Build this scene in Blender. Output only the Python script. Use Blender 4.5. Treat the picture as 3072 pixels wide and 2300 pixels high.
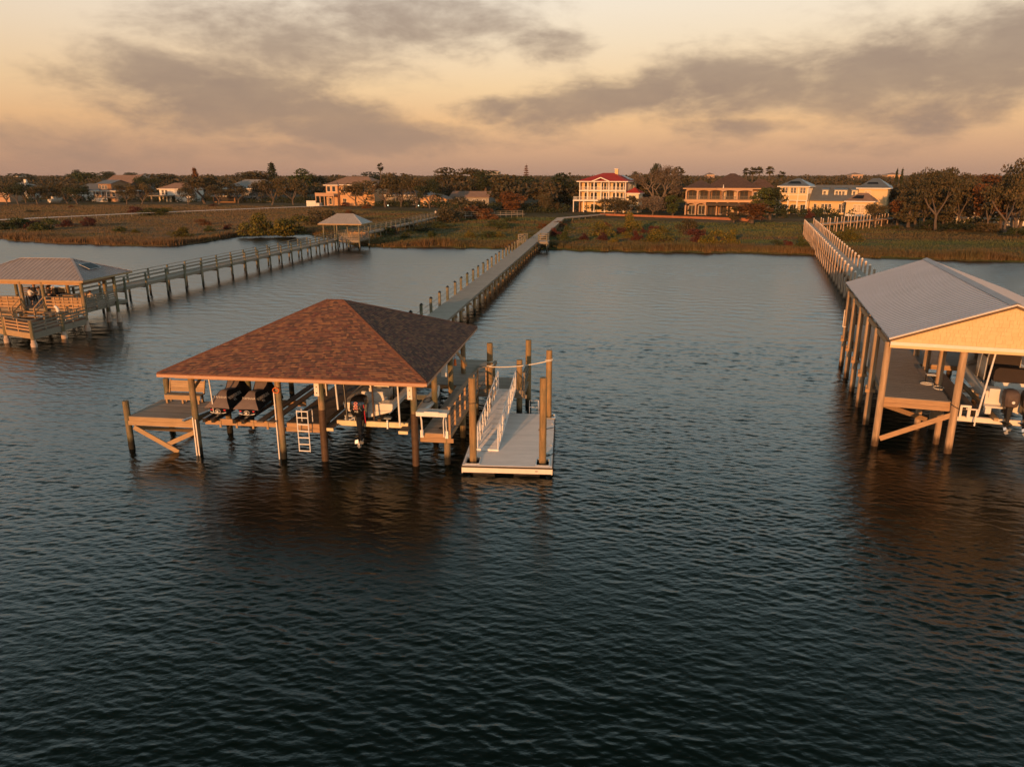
import bpy, math, random
import numpy as np
from mathutils import Vector, Matrix, noise as mnoise
random.seed(7)
rng = np.random.default_rng(11)
for o in list(bpy.data.objects): bpy.data.objects.remove(o)
S = bpy.context.scene
COL = S.collection
R = math.radians
# ------------------------------------------------------------------ camera
cd = bpy.data.cameras.new('camera'); cam = bpy.data.objects.new('camera', cd); COL.objects.link(cam)
cam.location = (0, 0, 13.5); cam.rotation_euler = (R(90 - 15.6), 0, 0)
cd.sensor_fit = 'HORIZONTAL'; cd.sensor_width = 36.0; cd.lens = 36.0 * 2240 / 3072
cd.clip_start = 0.1; cd.clip_end = 9000
S.camera = cam
S.render.resolution_x = 1024; S.render.resolution_y = 766
S.render.engine = 'CYCLES'
S.view_settings.view_transform = 'Standard'; S.view_settings.look = 'None'
S.view_settings.exposure = 0.0; S.view_settings.gamma = 1.0
# ------------------------------------------------------------------ sun
SUN_AZ, SUN_EL = 200.0, 6.5          # behind the camera, a little to its left
sl = bpy.data.lights.new('sun', 'SUN'); sun = bpy.data.objects.new('sun', sl); COL.objects.link(sun)
sl.energy = 4.8; sl.angle = R(0.6); sl.color = (1.0, 0.44, 0.145)
sv = Vector((math.sin(R(SUN_AZ)) * math.cos(R(SUN_EL)), math.cos(R(SUN_AZ)) * math.cos(R(SUN_EL)), math.sin(R(SUN_EL))))
sun.rotation_euler = sv.to_track_quat('Z', 'Y').to_euler()
# ------------------------------------------------------------------ node helpers
class G:
    """small helper round a node tree"""
    def __init__(s, nt): s.nt = nt
    def n(s, t, **kw):
        nd = s.nt.nodes.new(t)
        for k, v in kw.items(): setattr(nd, k, v)
        return nd
    def l(s, a, b): s.nt.links.new(a, b)
    def put(s, sock, v):
        if isinstance(v, bpy.types.NodeSocket): s.l(v, sock)
        elif v is not None: sock.default_value = v
    def m(s, op, a, b=None, c=None, clamp=False):
        nd = s.n('ShaderNodeMath', operation=op); nd.use_clamp = clamp
        s.put(nd.inputs[0], a)
        if b is not None: s.put(nd.inputs[1], b)
        if c is not None: s.put(nd.inputs[2], c)
        return nd.outputs[0]
    def mix(s, f, a, b, mode='MIX'):
        nd = s.n('ShaderNodeMix', data_type='RGBA', blend_type=mode)
        s.put(nd.inputs[0], f)
        for i, v in ((6, a), (7, b)):
            if isinstance(v, tuple) and len(v) == 3: v = v + (1,)
            s.put(nd.inputs[i], v)
        return nd.outputs[2]
    def noise(s, vec, scale, detail=4, rough=.55, dist=0, out='Fac'):
        nd = s.n('ShaderNodeTexNoise'); s.put(nd.inputs['Vector'], vec)
        nd.inputs['Scale'].default_value = scale; nd.inputs['Detail'].default_value = detail
        nd.inputs['Roughness'].default_value = rough; nd.inputs['Distortion'].default_value = dist
        return nd.outputs[out]
    def mapr(s, v, a, b, c=0., d=1., smooth=False):
        nd = s.n('ShaderNodeMapRange'); nd.interpolation_type = 'SMOOTHSTEP' if smooth else 'LINEAR'
        s.put(nd.inputs[0], v)
        for i, q in zip((1, 2, 3, 4), (a, b, c, d)): s.put(nd.inputs[i], q)
        return nd.outputs[0]
    def ramp(s, f, stops):
        nd = s.n('ShaderNodeValToRGB'); s.put(nd.inputs[0], f)
        cr = nd.color_ramp
        while len(cr.elements) > 1: cr.elements.remove(cr.elements[-1])
        cr.elements[0].position = stops[0][0]; cr.elements[0].color = tuple(stops[0][1]) + (1,)
        for p, c in stops[1:]:
            e = cr.elements.new(p); e.color = tuple(c) + (1,)
        return nd.outputs[0]
    def mapping(s, vec, scale=(1, 1, 1), rot=(0, 0, 0), loc=(0, 0, 0)):
        nd = s.n('ShaderNodeMapping'); s.put(nd.inputs[0], vec)
        nd.inputs['Scale'].default_value = scale; nd.inputs['Rotation'].default_value = rot; nd.inputs['Location'].default_value = loc
        return nd.outputs[0]
# ------------------------------------------------------------------ world: evening sky with cloud banks
w = bpy.data.worlds.new('World'); S.world = w; w.use_nodes = True
nt = w.node_tree; nt.nodes.clear(); g = G(nt)
tc = g.n('ShaderNodeTexCoord'); sep = g.n('ShaderNodeSeparateXYZ'); g.l(tc.outputs['Generated'], sep.inputs[0])
X, Y, Z = sep.outputs
el = g.m('MULTIPLY', g.m('ARCSINE', Z), 57.2958)
az = g.m('MULTIPLY', g.m('ARCTAN2', X, Y), 57.2958)
comb = g.n('ShaderNodeCombineXYZ'); g.l(az, comb.inputs[0]); g.l(el, comb.inputs[1])
ae = comb.outputs[0]
elp = g.mapr(el, 0, 60)
base = g.ramp(elp, [(0, (.44, .265, .19)), (.03, (.66, .385, .225)), (.062, (.86, .525, .265)), (.10, (.92, .65, .37)), (.15, (.92, .74, .52)), (.195, (.92, .80, .64)),
                    (.25, (1.00, 1.20, 1.22)), (.35, (.88, 1.12, 1.17)), (.48, (.40, .56, .60)), (.60, (.115, .165, .15)), (1, (.05, .070, .062))])
# paler and less orange to the left and the top
side = g.mapr(az, -36, 30)
base = g.mix(g.m('MULTIPLY', g.mapr(side, .55, 0, 0, 1), .55), base, g.mix(1.0, base, (.83, .79, .80), 'MULTIPLY'))
warp = g.noise(g.mapping(ae, (.10, .22, 1)), 1.0, 5, .6, 0, 'Color')
wsep = g.n('ShaderNodeSeparateColor'); g.l(warp, wsep.inputs[0])
azw = g.m('ADD', az, g.m('MULTIPLY', g.m('SUBTRACT', wsep.outputs[0], .5), 9))
elw = g.m('ADD', el, g.m('MULTIPLY', g.m('SUBTRACT', wsep.outputs[1], .5), 3.4))
def blob(a0, e0, sa, se, tilt, amp):
    da = g.m('SUBTRACT', azw, a0); de = g.m('SUBTRACT', g.m('SUBTRACT', elw, e0), g.m('MULTIPLY', da, tilt))
    q = g.m('ADD', g.m('POWER', g.m('ABSOLUTE', g.m('DIVIDE', da, sa)), 2.4), g.m('POWER', g.m('ABSOLUTE', g.m('DIVIDE', de, se)), 2.4))
    return g.m('MULTIPLY', g.m('EXPONENT', g.m('MULTIPLY', q, -1)), amp)
def pxdir(u, v):
    f = 2240; t = R(15.6); dx = (u - 1536) / f; dy = -(v - 1150) / f
    x, y, z = dx, math.cos(t) + dy * math.sin(t), -math.sin(t) + dy * math.cos(t)
    return math.degrees(math.atan2(x, y)), math.degrees(math.asin(z / math.sqrt(x * x + y * y + z * z)))
dens = None
for u, v, du, dv, tilt, amp in [
        (640, 290, 360, 120, -.10, 1.0), (850, 130, 330, 130, -.10, .80), (1250, 50, 400, 105, .0, .75), (450, 180, 170, 50, -.1, .62),
        (980, 365, 330, 72, -.14, .98), (150, 410, 400, 66, -.02, .72), (700, 425, 560, 46, -.02, .66), (350, 478, 600, 40, 0, .5), (1350, 415, 330, 34, .0, .45),
        (1800, 305, 340, 74, .15, 1.0), (2230, 235, 330, 110, .13, 1.0), (2750, 215, 380, 112, .10, 1.0), (3150, 140, 330, 120, .10, 1.0), (2220, 380, 190, 32, .05, .72),
        (1680, 140, 110, 50, 0, .5), (2850, 360, 190, 46, .1, .5), (1480, 335, 170, 34, .1, .8), (1900, 440, 560, 24, 0, .32), (2700, 430, 560, 24, 0, .30)]:
    a0, e0 = pxdir(u, v)
    b = blob(a0, e0, du * .95 / 39.5, dv * .98 / 39.5, tilt, amp if v < 403 else amp * .70)
    dens = b if dens is None else g.m('MAXIMUM', dens, b) if amp > .5 else g.m('ADD', dens, b)
fine = g.noise(g.mapping(ae, (.16, .40, 1), (0, 0, .12)), 1.0, 8, .60, .3)
fine2 = g.noise(g.mapping(ae, (.5, 1.1, 1)), 1.0, 6, .6)
inside = g.mapr(el, 12.5, 22, 1, 0)
dens = g.m('MULTIPLY', dens, inside)
# clouds over the rest of the sky
hi = g.mapr(g.noise(g.mapping(ae, (.035, .07, 1), (0, 0, .3)), 1.0, 7, .6), .42, .62)
dens = g.m('ADD', dens, g.m('MULTIPLY', hi, g.mapr(el, 13, 24, 0, .75)))
dens = g.m('ADD', dens, g.m('MULTIPLY', g.m('SUBTRACT', fine, .5), 1.30))
dens = g.m('ADD', dens, g.m('MULTIPLY', g.m('SUBTRACT', fine2, .5), .42))
cl = g.mapr(dens, .12, .92, 0, .94, True)
cl = g.m('MULTIPLY', cl, g.mapr(el, -1, 2.5, .35, 1))
cloudc = g.ramp(elp, [(0, (.34, .225, .17)), (.08, (.335, .235, .175)), (.2, (.345, .26, .205)), (.26, (.78, .90, .90)), (.36, (.72, .90, .92)), (.5, (.37, .50, .53)), (.66, (.14, .19, .195)), (1, (.055, .078, .082))])
cloudc = g.mix(g.mapr(g.noise(g.mapping(ae, (.11, .26, 1), (0, 0, .2)), 1.0, 6, .62), .34, .66), cloudc, g.mix(.16, cloudc, base))
sky = g.mix(cl, base, cloudc)
nish = g.n('ShaderNodeTexSky', sky_type='NISHITA'); nish.sun_disc = False
nish.sun_elevation = R(SUN_EL); nish.sun_rotation = R(SUN_AZ); nish.air_density = 1.5; nish.dust_density = 2.5
nz = g.mix(1.0, nish.outputs[0], (.07, .07, .07), 'MULTIPLY')
sky = g.mix(g.mapr(el, 12, 45, .0, .10), sky, nz)
bg = g.n('ShaderNodeBackground'); g.l(sky, bg.inputs[0]); bg.inputs[1].default_value = 1.0
ow = g.n('ShaderNodeOutputWorld'); g.l(bg.outputs[0], ow.inputs[0])
# ------------------------------------------------------------------ materials
MATS = {}
def newmat(name):
    m = bpy.data.materials.new(name); m.use_nodes = True; m.node_tree.nodes.clear()
    g = G(m.node_tree); p = g.n('ShaderNodeBsdfPrincipled'); o = g.n('ShaderNodeOutputMaterial'); g.l(p.outputs[0], o.inputs[0])
    MATS[name] = m
    return m, g, p
def plain(name, col, rough=.6, metal=0., var=.12, scale=3., bump=0., spec=.4):
    m, g, p = newmat(name)
    tc = g.n('ShaderNodeTexCoord')
    f = g.noise(tc.outputs['Object'], scale, 5, .6)
    c = g.mix(g.mapr(f, .3, .7), tuple(x * (1 - var) for x in col), tuple(min(1, x * (1 + var)) for x in col))
    g.l(c, p.inputs['Base Color']); p.inputs['Roughness'].default_value = rough; p.inputs['Metallic'].default_value = metal
    p.inputs['Specular IOR Level'].default_value = spec
    if bump:
        b = g.n('ShaderNodeBump'); b.inputs['Strength'].default_value = 1; b.inputs['Distance'].default_value = bump
        g.l(g.noise(tc.outputs['Object'], scale * 6, 3), b.inputs['Height']); g.l(b.outputs[0], p.inputs['Normal'])
    return m
def island(name, cols, rough=.8, grain=None, var=.25, spec=.25, metal=0.):
    """each board, tab or leaf of a mesh gets its own tone"""
    m, g, p = newmat(name)
    ge = g.n('ShaderNodeNewGeometry'); tc = g.n('ShaderNodeTexCoord')
    n = len(cols); c = g.ramp(ge.outputs['Random Per Island'], [(i / max(1, n - 1) if n > 1 else 0, k) for i, k in enumerate(cols)])
    v = grain or (2, 2, 2)
    f = g.noise(g.mapping(tc.outputs['Object'], v), 1.0, 5, .65)
    c = g.mix(1.0, c, g.ramp(f, [(.25, (1 - var,) * 3), (.75, (1 + var,) * 3)]), 'MULTIPLY')
    g.l(c, p.inputs['Base Color']); p.inputs['Roughness'].default_value = rough; p.inputs['Specular IOR Level'].default_value = spec
    p.inputs['Metallic'].default_value = metal
    return m
def pilemat(name, dry, green, wet=(.022, .020, .014), z0=.55, rough=.8):
    """round timber: streaked grain, mossy tone, wet foot at the tide line"""
    m, g, p = newmat(name)
    ge = g.n('ShaderNodeNewGeometry'); sp = g.n('ShaderNodeSeparateXYZ'); g.l(ge.outputs['Position'], sp.inputs[0])
    n1 = g.noise(g.mapping(ge.outputs['Position'], (9, 9, .7)), 1.0, 5, .7)
    n2 = g.noise(g.mapping(ge.outputs['Position'], (1.4, 1.4, .9)), 1.0, 4, .6)
    c = g.mix(g.mapr(n2, .4, .62), dry, green)
    c = g.mix(1.0, c, g.ramp(n1, [(.3, (.55,) * 3), (.7, (1.25,) * 3)]), 'MULTIPLY')
    h = g.m('ADD', sp.outputs[2], g.m('MULTIPLY', g.m('SUBTRACT', n1, .5), .5))
    c = g.mix(g.mapr(h, z0 - .2, z0 + .1, 1, 0), c, wet)
    g.l(c, p.inputs['Base Color']); p.inputs['Roughness'].default_value = rough; p.inputs['Specular IOR Level'].default_value = .25
    b = g.n('ShaderNodeBump'); b.inputs['Distance'].default_value = .012; g.l(n1, b.inputs['Height']); g.l(b.outputs[0], p.inputs['Normal'])
    return m
pilemat('pile_wood', (.30, .20, .11), (.13, .13, .075))
pilemat('pile_warm', (.36, .22, .10), (.24, .17, .085))
pilemat('pile_grey', (.24, .20, .14), (.11, .12, .08))
pilemat('pile_vinyl', (.46, .31, .19), (.43, .29, .175), (.09, .055, .03), .45, .45)
pilemat('pile_pink', (.54, .38, .27), (.47, .32, .22), (.10, .07, .045), .3, .5)
island('deck_grey', [(.27, .225, .185), (.34, .28, .23), (.20, .165, .135), (.30, .24, .19)], .75, (1.2, 8, 1))
island('deck_brown', [(.12, .095, .075), (.145, .11, .085), (.105, .085, .07)], .7, (1.2, 8, 1))
island('deck_composite', [(.26, .215, .18), (.28, .23, .19)], .65, (.8, 3, 1), .12)
island('deck_white', [(.78, .74, .73), (.82, .775, .765), (.74, .70, .69)], .6, (.9, 2, 1), .10)
island('deck_pale', [(.36, .305, .26), (.40, .34, .29), (.32, .27, .23)], .8, (1.2, 8, 1))
island('timber', [(.36, .22, .12), (.42, .26, .14), (.30, .185, .10)], .75, (1.5, 14, 14))
island('timber_new', [(.42, .28, .155), (.36, .24, .13), (.47, .32, .175)], .7, (1.5, 14, 14))
island('timber_grey', [(.20, .17, .13), (.24, .20, .155), (.17, .15, .115)], .8, (1.5, 10, 10))
island('timber_dark', [(.12, .085, .055), (.15, .10, .06)], .85, (2, 8, 8))
island('shingles', [(.155, .083, .070), (.092, .060, .055), (.26, .13, .082), (.18, .092, .074), (.118, .068, .060), (.30, .16, .092), (.165, .070, .062), (.092, .062, .056), (.185, .105, .080), (.28, .15, .09)], .92, (6, 6, 6), .22, .12)
plain('shingle_cap', (.19, .085, .055), .9, 0, .3, 9, .004, .12)
plain('white_trim', (.74, .66, .58), .5, 0, .06)
plain('fascia_tan', (.46, .27, .175), .6, 0, .1, 2)
plain('white_plastic', (.72, .70, .66), .35, 0, .05)
plain('aluminium', (.55, .55, .55), .38, .75, .08)
plain('alu_white', (.78, .76, .75), .4, .15, .06)
plain('steel_grey', (.28, .30, .31), .4, .6, .1)
plain('black_plastic', (.012, .012, .013), .35, 0, .2)
plain('black_cloth', (.010, .010, .012), .85, 0, .3, 4, .004)
plain('tan_cloth', (.175, .135, .125), .85, 0, .12, 3, .006)
plain('engine_cloth', (.085, .060, .050), .75, 0, .2, 4, .004)
plain('black_gloss', (.010, .010, .011), .12, 0, .1, 3, 0, .6)
plain('red_paint', (.55, .02, .03), .35)
plain('gelcoat', (.70, .66, .60), .25, 0, .04, 2, 0, .5)
plain('gelcoat_grey', (.46, .45, .43), .3, 0, .05, 2, 0, .5)
plain('rubber', (.02, .018, .016), .7)
plain('rope_white', (.72, .66, .56), .8)
plain('rope_dark', (.03, .03, .03), .8)
plain('orange_plastic', (.75, .16, .03), .5)
plain('lift_yellow', (.60, .52, .34), .42, .25, .08)
plain('wrap_dark', (.075, .042, .022), .6, 0, .35, 3)
plain('glass_dark', (.03, .032, .035), .08, 0, .1, 1, 0, .6); plain('solar_cells', (.012, .015, .022), .45, 0, .1, 1, 0, .2)
plain('cushion_dark', (.022, .012, .009), .7, 0, .2)
plain('concrete', (.45, .34, .27), .85, 0, .2, 5)
plain('skin', (.42, .24, .16), .6, 0, .05)
plain('shirt_white', (.62, .60, .57), .85); plain('shirt_grey', (.26, .25, .25), .85); plain('cloth_navy', (.02, .022, .03), .85)
plain('jeans', (.18, .21, .26), .85); plain('cap_red', (.22, .04, .04), .8); plain('hair_dark', (.035, .02, .014), .8); plain('shirt_tan', (.5, .38, .27), .85)
plain('metal_roof', (.37, .325, .33), .55, .25, .10, 1.5); plain('metal_roof_warm', (.41, .415, .475), .55, .1, .05, .6); plain('metal_roof_silver', (.46, .42, .41), .5, .3, .1, 1.2)
island('siding_yellow', [(.70, .50, .27), (.72, .52, .285), (.67, .475, .25)], .75, (1, 1, 1), .03)
# ------------------------------------------------------------------ mesh builder and things
class MB:
    def __init__(s): s.v = []; s.f = []; s.sm = False
    def add(s, vs, fs):
        b = len(s.v); s.v += [tuple(v) for v in vs]; s.f += [tuple(b + i for i in f) for f in fs]; return s
    def box(s, x0, x1, y0, y1, z0, z1):
        return s.add([(x0, y0, z0), (x1, y0, z0), (x1, y1, z0), (x0, y1, z0), (x0, y0, z1), (x1, y0, z1), (x1, y1, z1), (x0, y1, z1)],
                     [(0, 3, 2, 1), (4, 5, 6, 7), (0, 1, 5, 4), (1, 2, 6, 5), (2, 3, 7, 6), (3, 0, 4, 7)])
    def beam(s, a, b, wd, ht, up=(0, 0, 1)):
        a, b = Vector(a), Vector(b); d = (b - a).normalized(); u = Vector(up)
        if abs(d.dot(u)) > .98: u = Vector((0, 1, 0))
        sd = d.cross(u).normalized(); u = sd.cross(d).normalized(); sd *= wd / 2; u = u * ht / 2
        vs = [a - sd - u, a + sd - u, a + sd + u, a - sd + u, b - sd - u, b + sd - u, b + sd + u, b - sd + u]
        return s.add(vs, [(0, 3, 2, 1)[::-1], (4, 7, 6, 5)[::-1], (0, 1, 5, 4)[::-1], (1, 2, 6, 5)[::-1], (2, 3, 7, 6)[::-1], (3, 0, 4, 7)[::-1]])
    def cyl(s, a, b, r0, r1=None, n=12, caps=True):
        r1 = r0 if r1 is None else r1
        a, b = Vector(a), Vector(b); d = (b - a).normalized(); u = Vector((0, 0, 1)) if abs(d.z) < .9 else Vector((1, 0, 0))
        p = d.cross(u).normalized(); q = d.cross(p)
        vs = []
        for c, r in ((a, r0), (b, r1)):
            for i in range(n):
                t = 2 * math.pi * i / n; vs.append(c + p * (r * math.cos(t)) + q * (r * math.sin(t)))
        fs = [(i, (i + 1) % n, n + (i + 1) % n, n + i) for i in range(n)]
        if caps: fs += [tuple(range(n))[::-1], tuple(range(n, 2 * n))]
        return s.add(vs, fs)
    def tube(s, pts, r, n=8):
        pts = [Vector(p) for p in pts]; rs = r if isinstance(r, (list, tuple)) else [r] * len(pts); vs = []; u = None
        for i, p in enumerate(pts):
            d = (pts[min(i + 1, len(pts) - 1)] - pts[max(i - 1, 0)]).normalized()
            if u is None:
                u = Vector((0, 0, 1)) if abs(d.z) < .9 else Vector((1, 0, 0))
            u = (u - d * u.dot(d)).normalized(); q = d.cross(u)
            for k in range(n):
                t = 2 * math.pi * k / n; vs.append(p + u * (rs[i] * math.cos(t)) + q * (rs[i] * math.sin(t)))
        fs = [(i * n + k, i * n + (k + 1) % n, (i + 1) * n + (k + 1) % n, (i + 1) * n + k) for i in range(len(pts) - 1) for k in range(n)]
        fs += [tuple(range(n))[::-1], tuple(range((len(pts) - 1) * n, len(pts) * n))]
        return s.add(vs, fs)
    def loft(s, secs, closed=False, caps=True):
        n = len(secs[0]); vs = [p for c in secs for p in c]; fs = []
        m = n if closed else n - 1
        for i in range(len(secs) - 1):
            for k in range(m):
                a = i * n + k; b = i * n + (k + 1) % n
                fs.append((a, b, b + n, a + n))
        if caps: fs += [tuple(range(n))[::-1], tuple(range((len(secs) - 1) * n, len(secs) * n))]
        return s.add(vs, fs)
    def prism(s, pts, z0, z1):
        n = len(pts); vs = [(x, y, z0) for x, y in pts] + [(x, y, z1) for x, y in pts]
        return s.add(vs, [tuple(range(n))[::-1], tuple(range(n, 2 * n))] + [(i, (i + 1) % n, n + (i + 1) % n, n + i) for i in range(n)])
    def smooth(s): s.sm = True; return s
    def mesh(s, name, mat, org=(0, 0, 0)):
        me = bpy.data.meshes.new(name)
        me.from_pydata([(v[0] - org[0], v[1] - org[1], v[2] - org[2]) for v in s.v], [], s.f)
        me.materials.append(MATS[mat] if isinstance(mat, str) else mat)
        if s.sm:
            me.polygons.foreach_set('use_smooth', [True] * len(me.polygons))
            try: me.set_sharp_from_angle(angle=R(38))
            except Exception: pass
        me.update(); return me
FR = {'W': ((0, 0), 0.0), 'M': ((-15.67, 35.16), 7.5), 'R': ((18.73, 36.45), 17.8), 'L': ((-38.12, 65.94), 7.5), 'F': ((-2.35, 32.3), 3.0)}
ORG = {}
def world(fr, r, w_, z=0):
    (ox, oy), a = FR[fr]; a = R(a)
    return Vector((ox + r * math.cos(a) + w_ * math.sin(a), oy - r * math.sin(a) + w_ * math.cos(a), z))
def tag(o, label=None, cat=None, group=None, kind=None):
    if label: o['label'] = label
    if cat: o['category'] = cat
    if group: o['group'] = group
    if kind: o['kind'] = kind
    return o
def thing(name, label, cat, fr='W', org=(0, 0, 0), group=None):
    o = bpy.data.objects.new(name, None); COL.objects.link(o); o.empty_display_size = .3
    o.location = world(fr, *org); o.rotation_euler = (0, 0, -R(FR[fr][1])); ORG[o.name] = org
    return tag(o, label, cat, group)
def part(name, mb, mat, parent, label=None):
    r = parent; org = ORG.get(r.name, (0, 0, 0))
    o = bpy.data.objects.new(name, mb.mesh(name, mat, org)); COL.objects.link(o); o.parent = parent; ORG[o.name] = org
    if label: o['label'] = label
    return o
def split(name, boxes, mat, parent):
    for b_ in boxes: part(name, MB().box(*b_), mat, parent)
def splitb(name, beams, mat, parent):
    for b_ in beams: part(name, MB().beam(*b_), mat, parent)
def solo(name, label, cat, mb, mat, fr='W', org=(0, 0, 0), group=None):
    o = bpy.data.objects.new(name, mb.mesh(name, mat, org)); COL.objects.link(o)
    o.location = world(fr, *org); o.rotation_euler = (0, 0, -R(FR[fr][1])); ORG[o.name] = org
    return tag(o, label, cat, group)
def struct(name, mb, mat):
    o = bpy.data.objects.new(name, mb.mesh(name, mat)); COL.objects.link(o); return tag(o, kind='structure')
def copy_tree(o, parent=None):
    c = o.copy(); COL.objects.link(c)
    if parent is not None: c.parent = parent
    for ch in list(o.children): copy_tree(ch, c)
    return c
def planks(mb, r0, r1, w0, w1, zt, bw=.14, gap=.008, t=.035, jit=0.004):
    n = max(1, int(round((w1 - w0) / bw))); s = (w1 - w0) / n
    for i in range(n):
        e0 = random.uniform(-jit, jit); z = zt + random.uniform(-.002, .002)
        mb.box(r0 + e0, r1 + e0, w0 + i * s + gap / 2, w0 + (i + 1) * s - gap / 2, z - t, z)
    return mb
def pilemb(x, y, z0, z1, r=.15, n=14, lean=0.0):
    mb = MB(); lx, ly = random.uniform(-lean, lean), random.uniform(-lean, lean)
    hs = [z0, z0 + (z1 - z0) * .5, z1 - .01, z1]
    secs = []
    for k, h in enumerate(hs):
        rr = r * (1.06 - .06 * k / 2) if k < 3 else r * .93
        q = (h - z0) / (z1 - z0)
        secs.append([(x + lx * q + rr * math.cos(2 * math.pi * i / n), y + ly * q + rr * math.sin(2 * math.pi * i / n), h) for i in range(n)])
    mb.loft(secs, closed=True); return mb.smooth()
def text_mesh(name, txt, mat, parent, loc, rot, size, depth=.003):
    cu = bpy.data.curves.new(name, 'FONT'); cu.body = txt; cu.size = size; cu.extrude = depth; cu.align_x = 'CENTER'; cu.align_y = 'CENTER'
    tmp = bpy.data.objects.new(name, cu); COL.objects.link(tmp)
    me = bpy.data.meshes.new_from_object(tmp.evaluated_get(bpy.context.evaluated_depsgraph_get()))
    bpy.data.objects.remove(tmp)
    me.materials.clear(); me.materials.append(MATS[mat])
    o = bpy.data.objects.new(name, me); COL.objects.link(o); o.parent = parent
    org = ORG.get(parent.name, (0, 0, 0))
    o.matrix_local = Matrix.Translation(Vector(loc) - Vector(org)) @ rot.to_4x4()
    return o
# ------------------------------------------------------------------ water
m, g, p = newmat('water')
ge = g.n('ShaderNodeNewGeometry'); P = ge.outputs['Position']
p.inputs['Roughness'].default_value = .07; p.inputs['IOR'].default_value = 1.333
g.l(g.ramp(g.noise(P, .04, 3), [(.3, (.0010, .0040, .0032)), (.7, (.0016, .0055, .0045))]), p.inputs['Base Color'])
sp = g.n('ShaderNodeSeparateXYZ'); g.l(P, sp.inputs[0])
# ripples too small to model (and, far out, all of them) count as roughness
g.l(g.mapr(sp.outputs[1], 20, 130, .09, .30), p.inputs['Roughness'])
p.inputs['Specular Tint'].default_value = (.80, 1.0, .90, 1)
n3 = g.noise(g.mapping(P, (1, 1.5, 1), (0, 0, .3)), 5.2, 4, .62)
b = g.n('ShaderNodeBump'); b.inputs['Strength'].default_value = 1; b.inputs['Distance'].default_value = .014
g.l(n3, b.inputs['Height']); g.l(b.outputs[0], p.inputs['Normal'])
def water_mesh():
    rg = np.random.default_rng(21)
    ys = [6.0]
    while ys[-1] < 215: y = ys[-1]; ys.append(y + min(.50, max(.036, y * y / 16500)))
    ys = np.array(ys); nc = 960; u = np.linspace(-1, 1, nc)
    X = u[None, :] * (ys[:, None] * .80 + 5); Y = np.repeat(ys[:, None], nc, 1)
    dy = np.gradient(ys)[:, None]; dx = (ys * .80 + 5)[:, None] * 2 / nc; sp_ = np.maximum(dy, dx)
    Hh = np.zeros_like(X); DX = np.zeros_like(X); DY = np.zeros_like(X)
    N = 160
    for i in range(N):
        lam = math.exp(rg.uniform(math.log(.15), math.log(2.4))); k = 2 * math.pi / lam
        th = R(90 - 14) + rg.normal() * .52 + (R(0))
        slope = .0140 * (1.25 if lam < .5 else .8 if lam < .95 else .5) * rg.uniform(.6, 1.3); A = slope / k * 1.0
        kx, ky = k * math.cos(th), k * math.sin(th); ph = kx * X + ky * Y + rg.uniform(0, 6.28)
        keep = np.clip((lam - 1.25 * sp_) / (.9 * sp_), 0, 1) * np.ones_like(X)
        keep = keep * (np.clip((Y - 12) / 50, .5, 1.35) if lam > .8 else np.clip(.75 + (Y - 22) / 34, .8, 1.75)); Hh += A * keep * np.sin(ph); c_ = np.cos(ph) * keep * A * .75; DX += c_ * math.cos(th); DY += c_ * math.sin(th)
    gust = np.clip(1 + .20 * np.sin(X * .09 + Y * .21 + 1.5 * np.sin(X * .05)) + .17 * np.sin(X * .045 - Y * .13 + 2) + .15 * np.sin(X * .17 + Y * .41 + 2 * np.sin(X * .07 + Y * .03)), .4, 1.5)
    edge = np.minimum(1, (1 - np.abs(u))[None, :] * 25) * np.minimum(1, (ys - 6)[:, None] / 1.5) * np.minimum(1, (215 - ys)[:, None] / 5)
    gust = gust * np.clip(edge, 0, 1)
    V = np.stack([X + DX * gust, Y + DY * gust, Hh * gust], 2).reshape(-1, 3)
    nr = len(ys); i = np.arange(nr - 1)[:, None] * nc + np.arange(nc - 1)[None, :]
    F = np.stack([i, i + 1, i + nc + 1, i + nc], 2).reshape(-1, 4)
    xl, xr = -(6 * .80 + 5), (6 * .80 + 5); xl2, xr2 = -(ys[-1] * .80 + 5), ys[-1] * .80 + 5
    ex = np.array([(-700, -60, 0), (700, -60, 0), (-700, 6, 0), (700, 6, 0), (-700, ys[-1], 0), (700, ys[-1], 0), (-700, 260, 0), (700, 260, 0)])
    n0 = len(V); a_, b2, c2, d2 = 0, nc - 1, (nr - 1) * nc, nr * nc - 1
    V = np.concatenate([V, ex]); E8 = [n0 + q for q in range(8)]
    F = np.concatenate([F, np.array([[E8[0], E8[1], E8[3], E8[2]], [E8[2], a_, c2, E8[4]], [b2, E8[3], E8[5], d2], [E8[4], E8[5], E8[7], E8[6]]])])
    me = bpy.data.meshes.new('water'); me.vertices.add(len(V)); me.vertices.foreach_set('co', V.astype(np.float32).ravel())
    me.loops.add(len(F) * 4); me.loops.foreach_set('vertex_index', F.astype(np.int32).ravel())
    me.polygons.add(len(F)); me.polygons.foreach_set('loop_start', np.arange(0, len(F) * 4, 4, dtype=np.int32)); me.polygons.foreach_set('loop_total', np.full(len(F), 4, dtype=np.int32))
    me.polygons.foreach_set('use_smooth', np.ones(len(F), dtype=bool)); me.update(calc_edges=True); me.materials.append(MATS['water']); return me
wo = bpy.data.objects.new('water', water_mesh()); COL.objects.link(wo); tag(wo, kind='structure')
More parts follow.
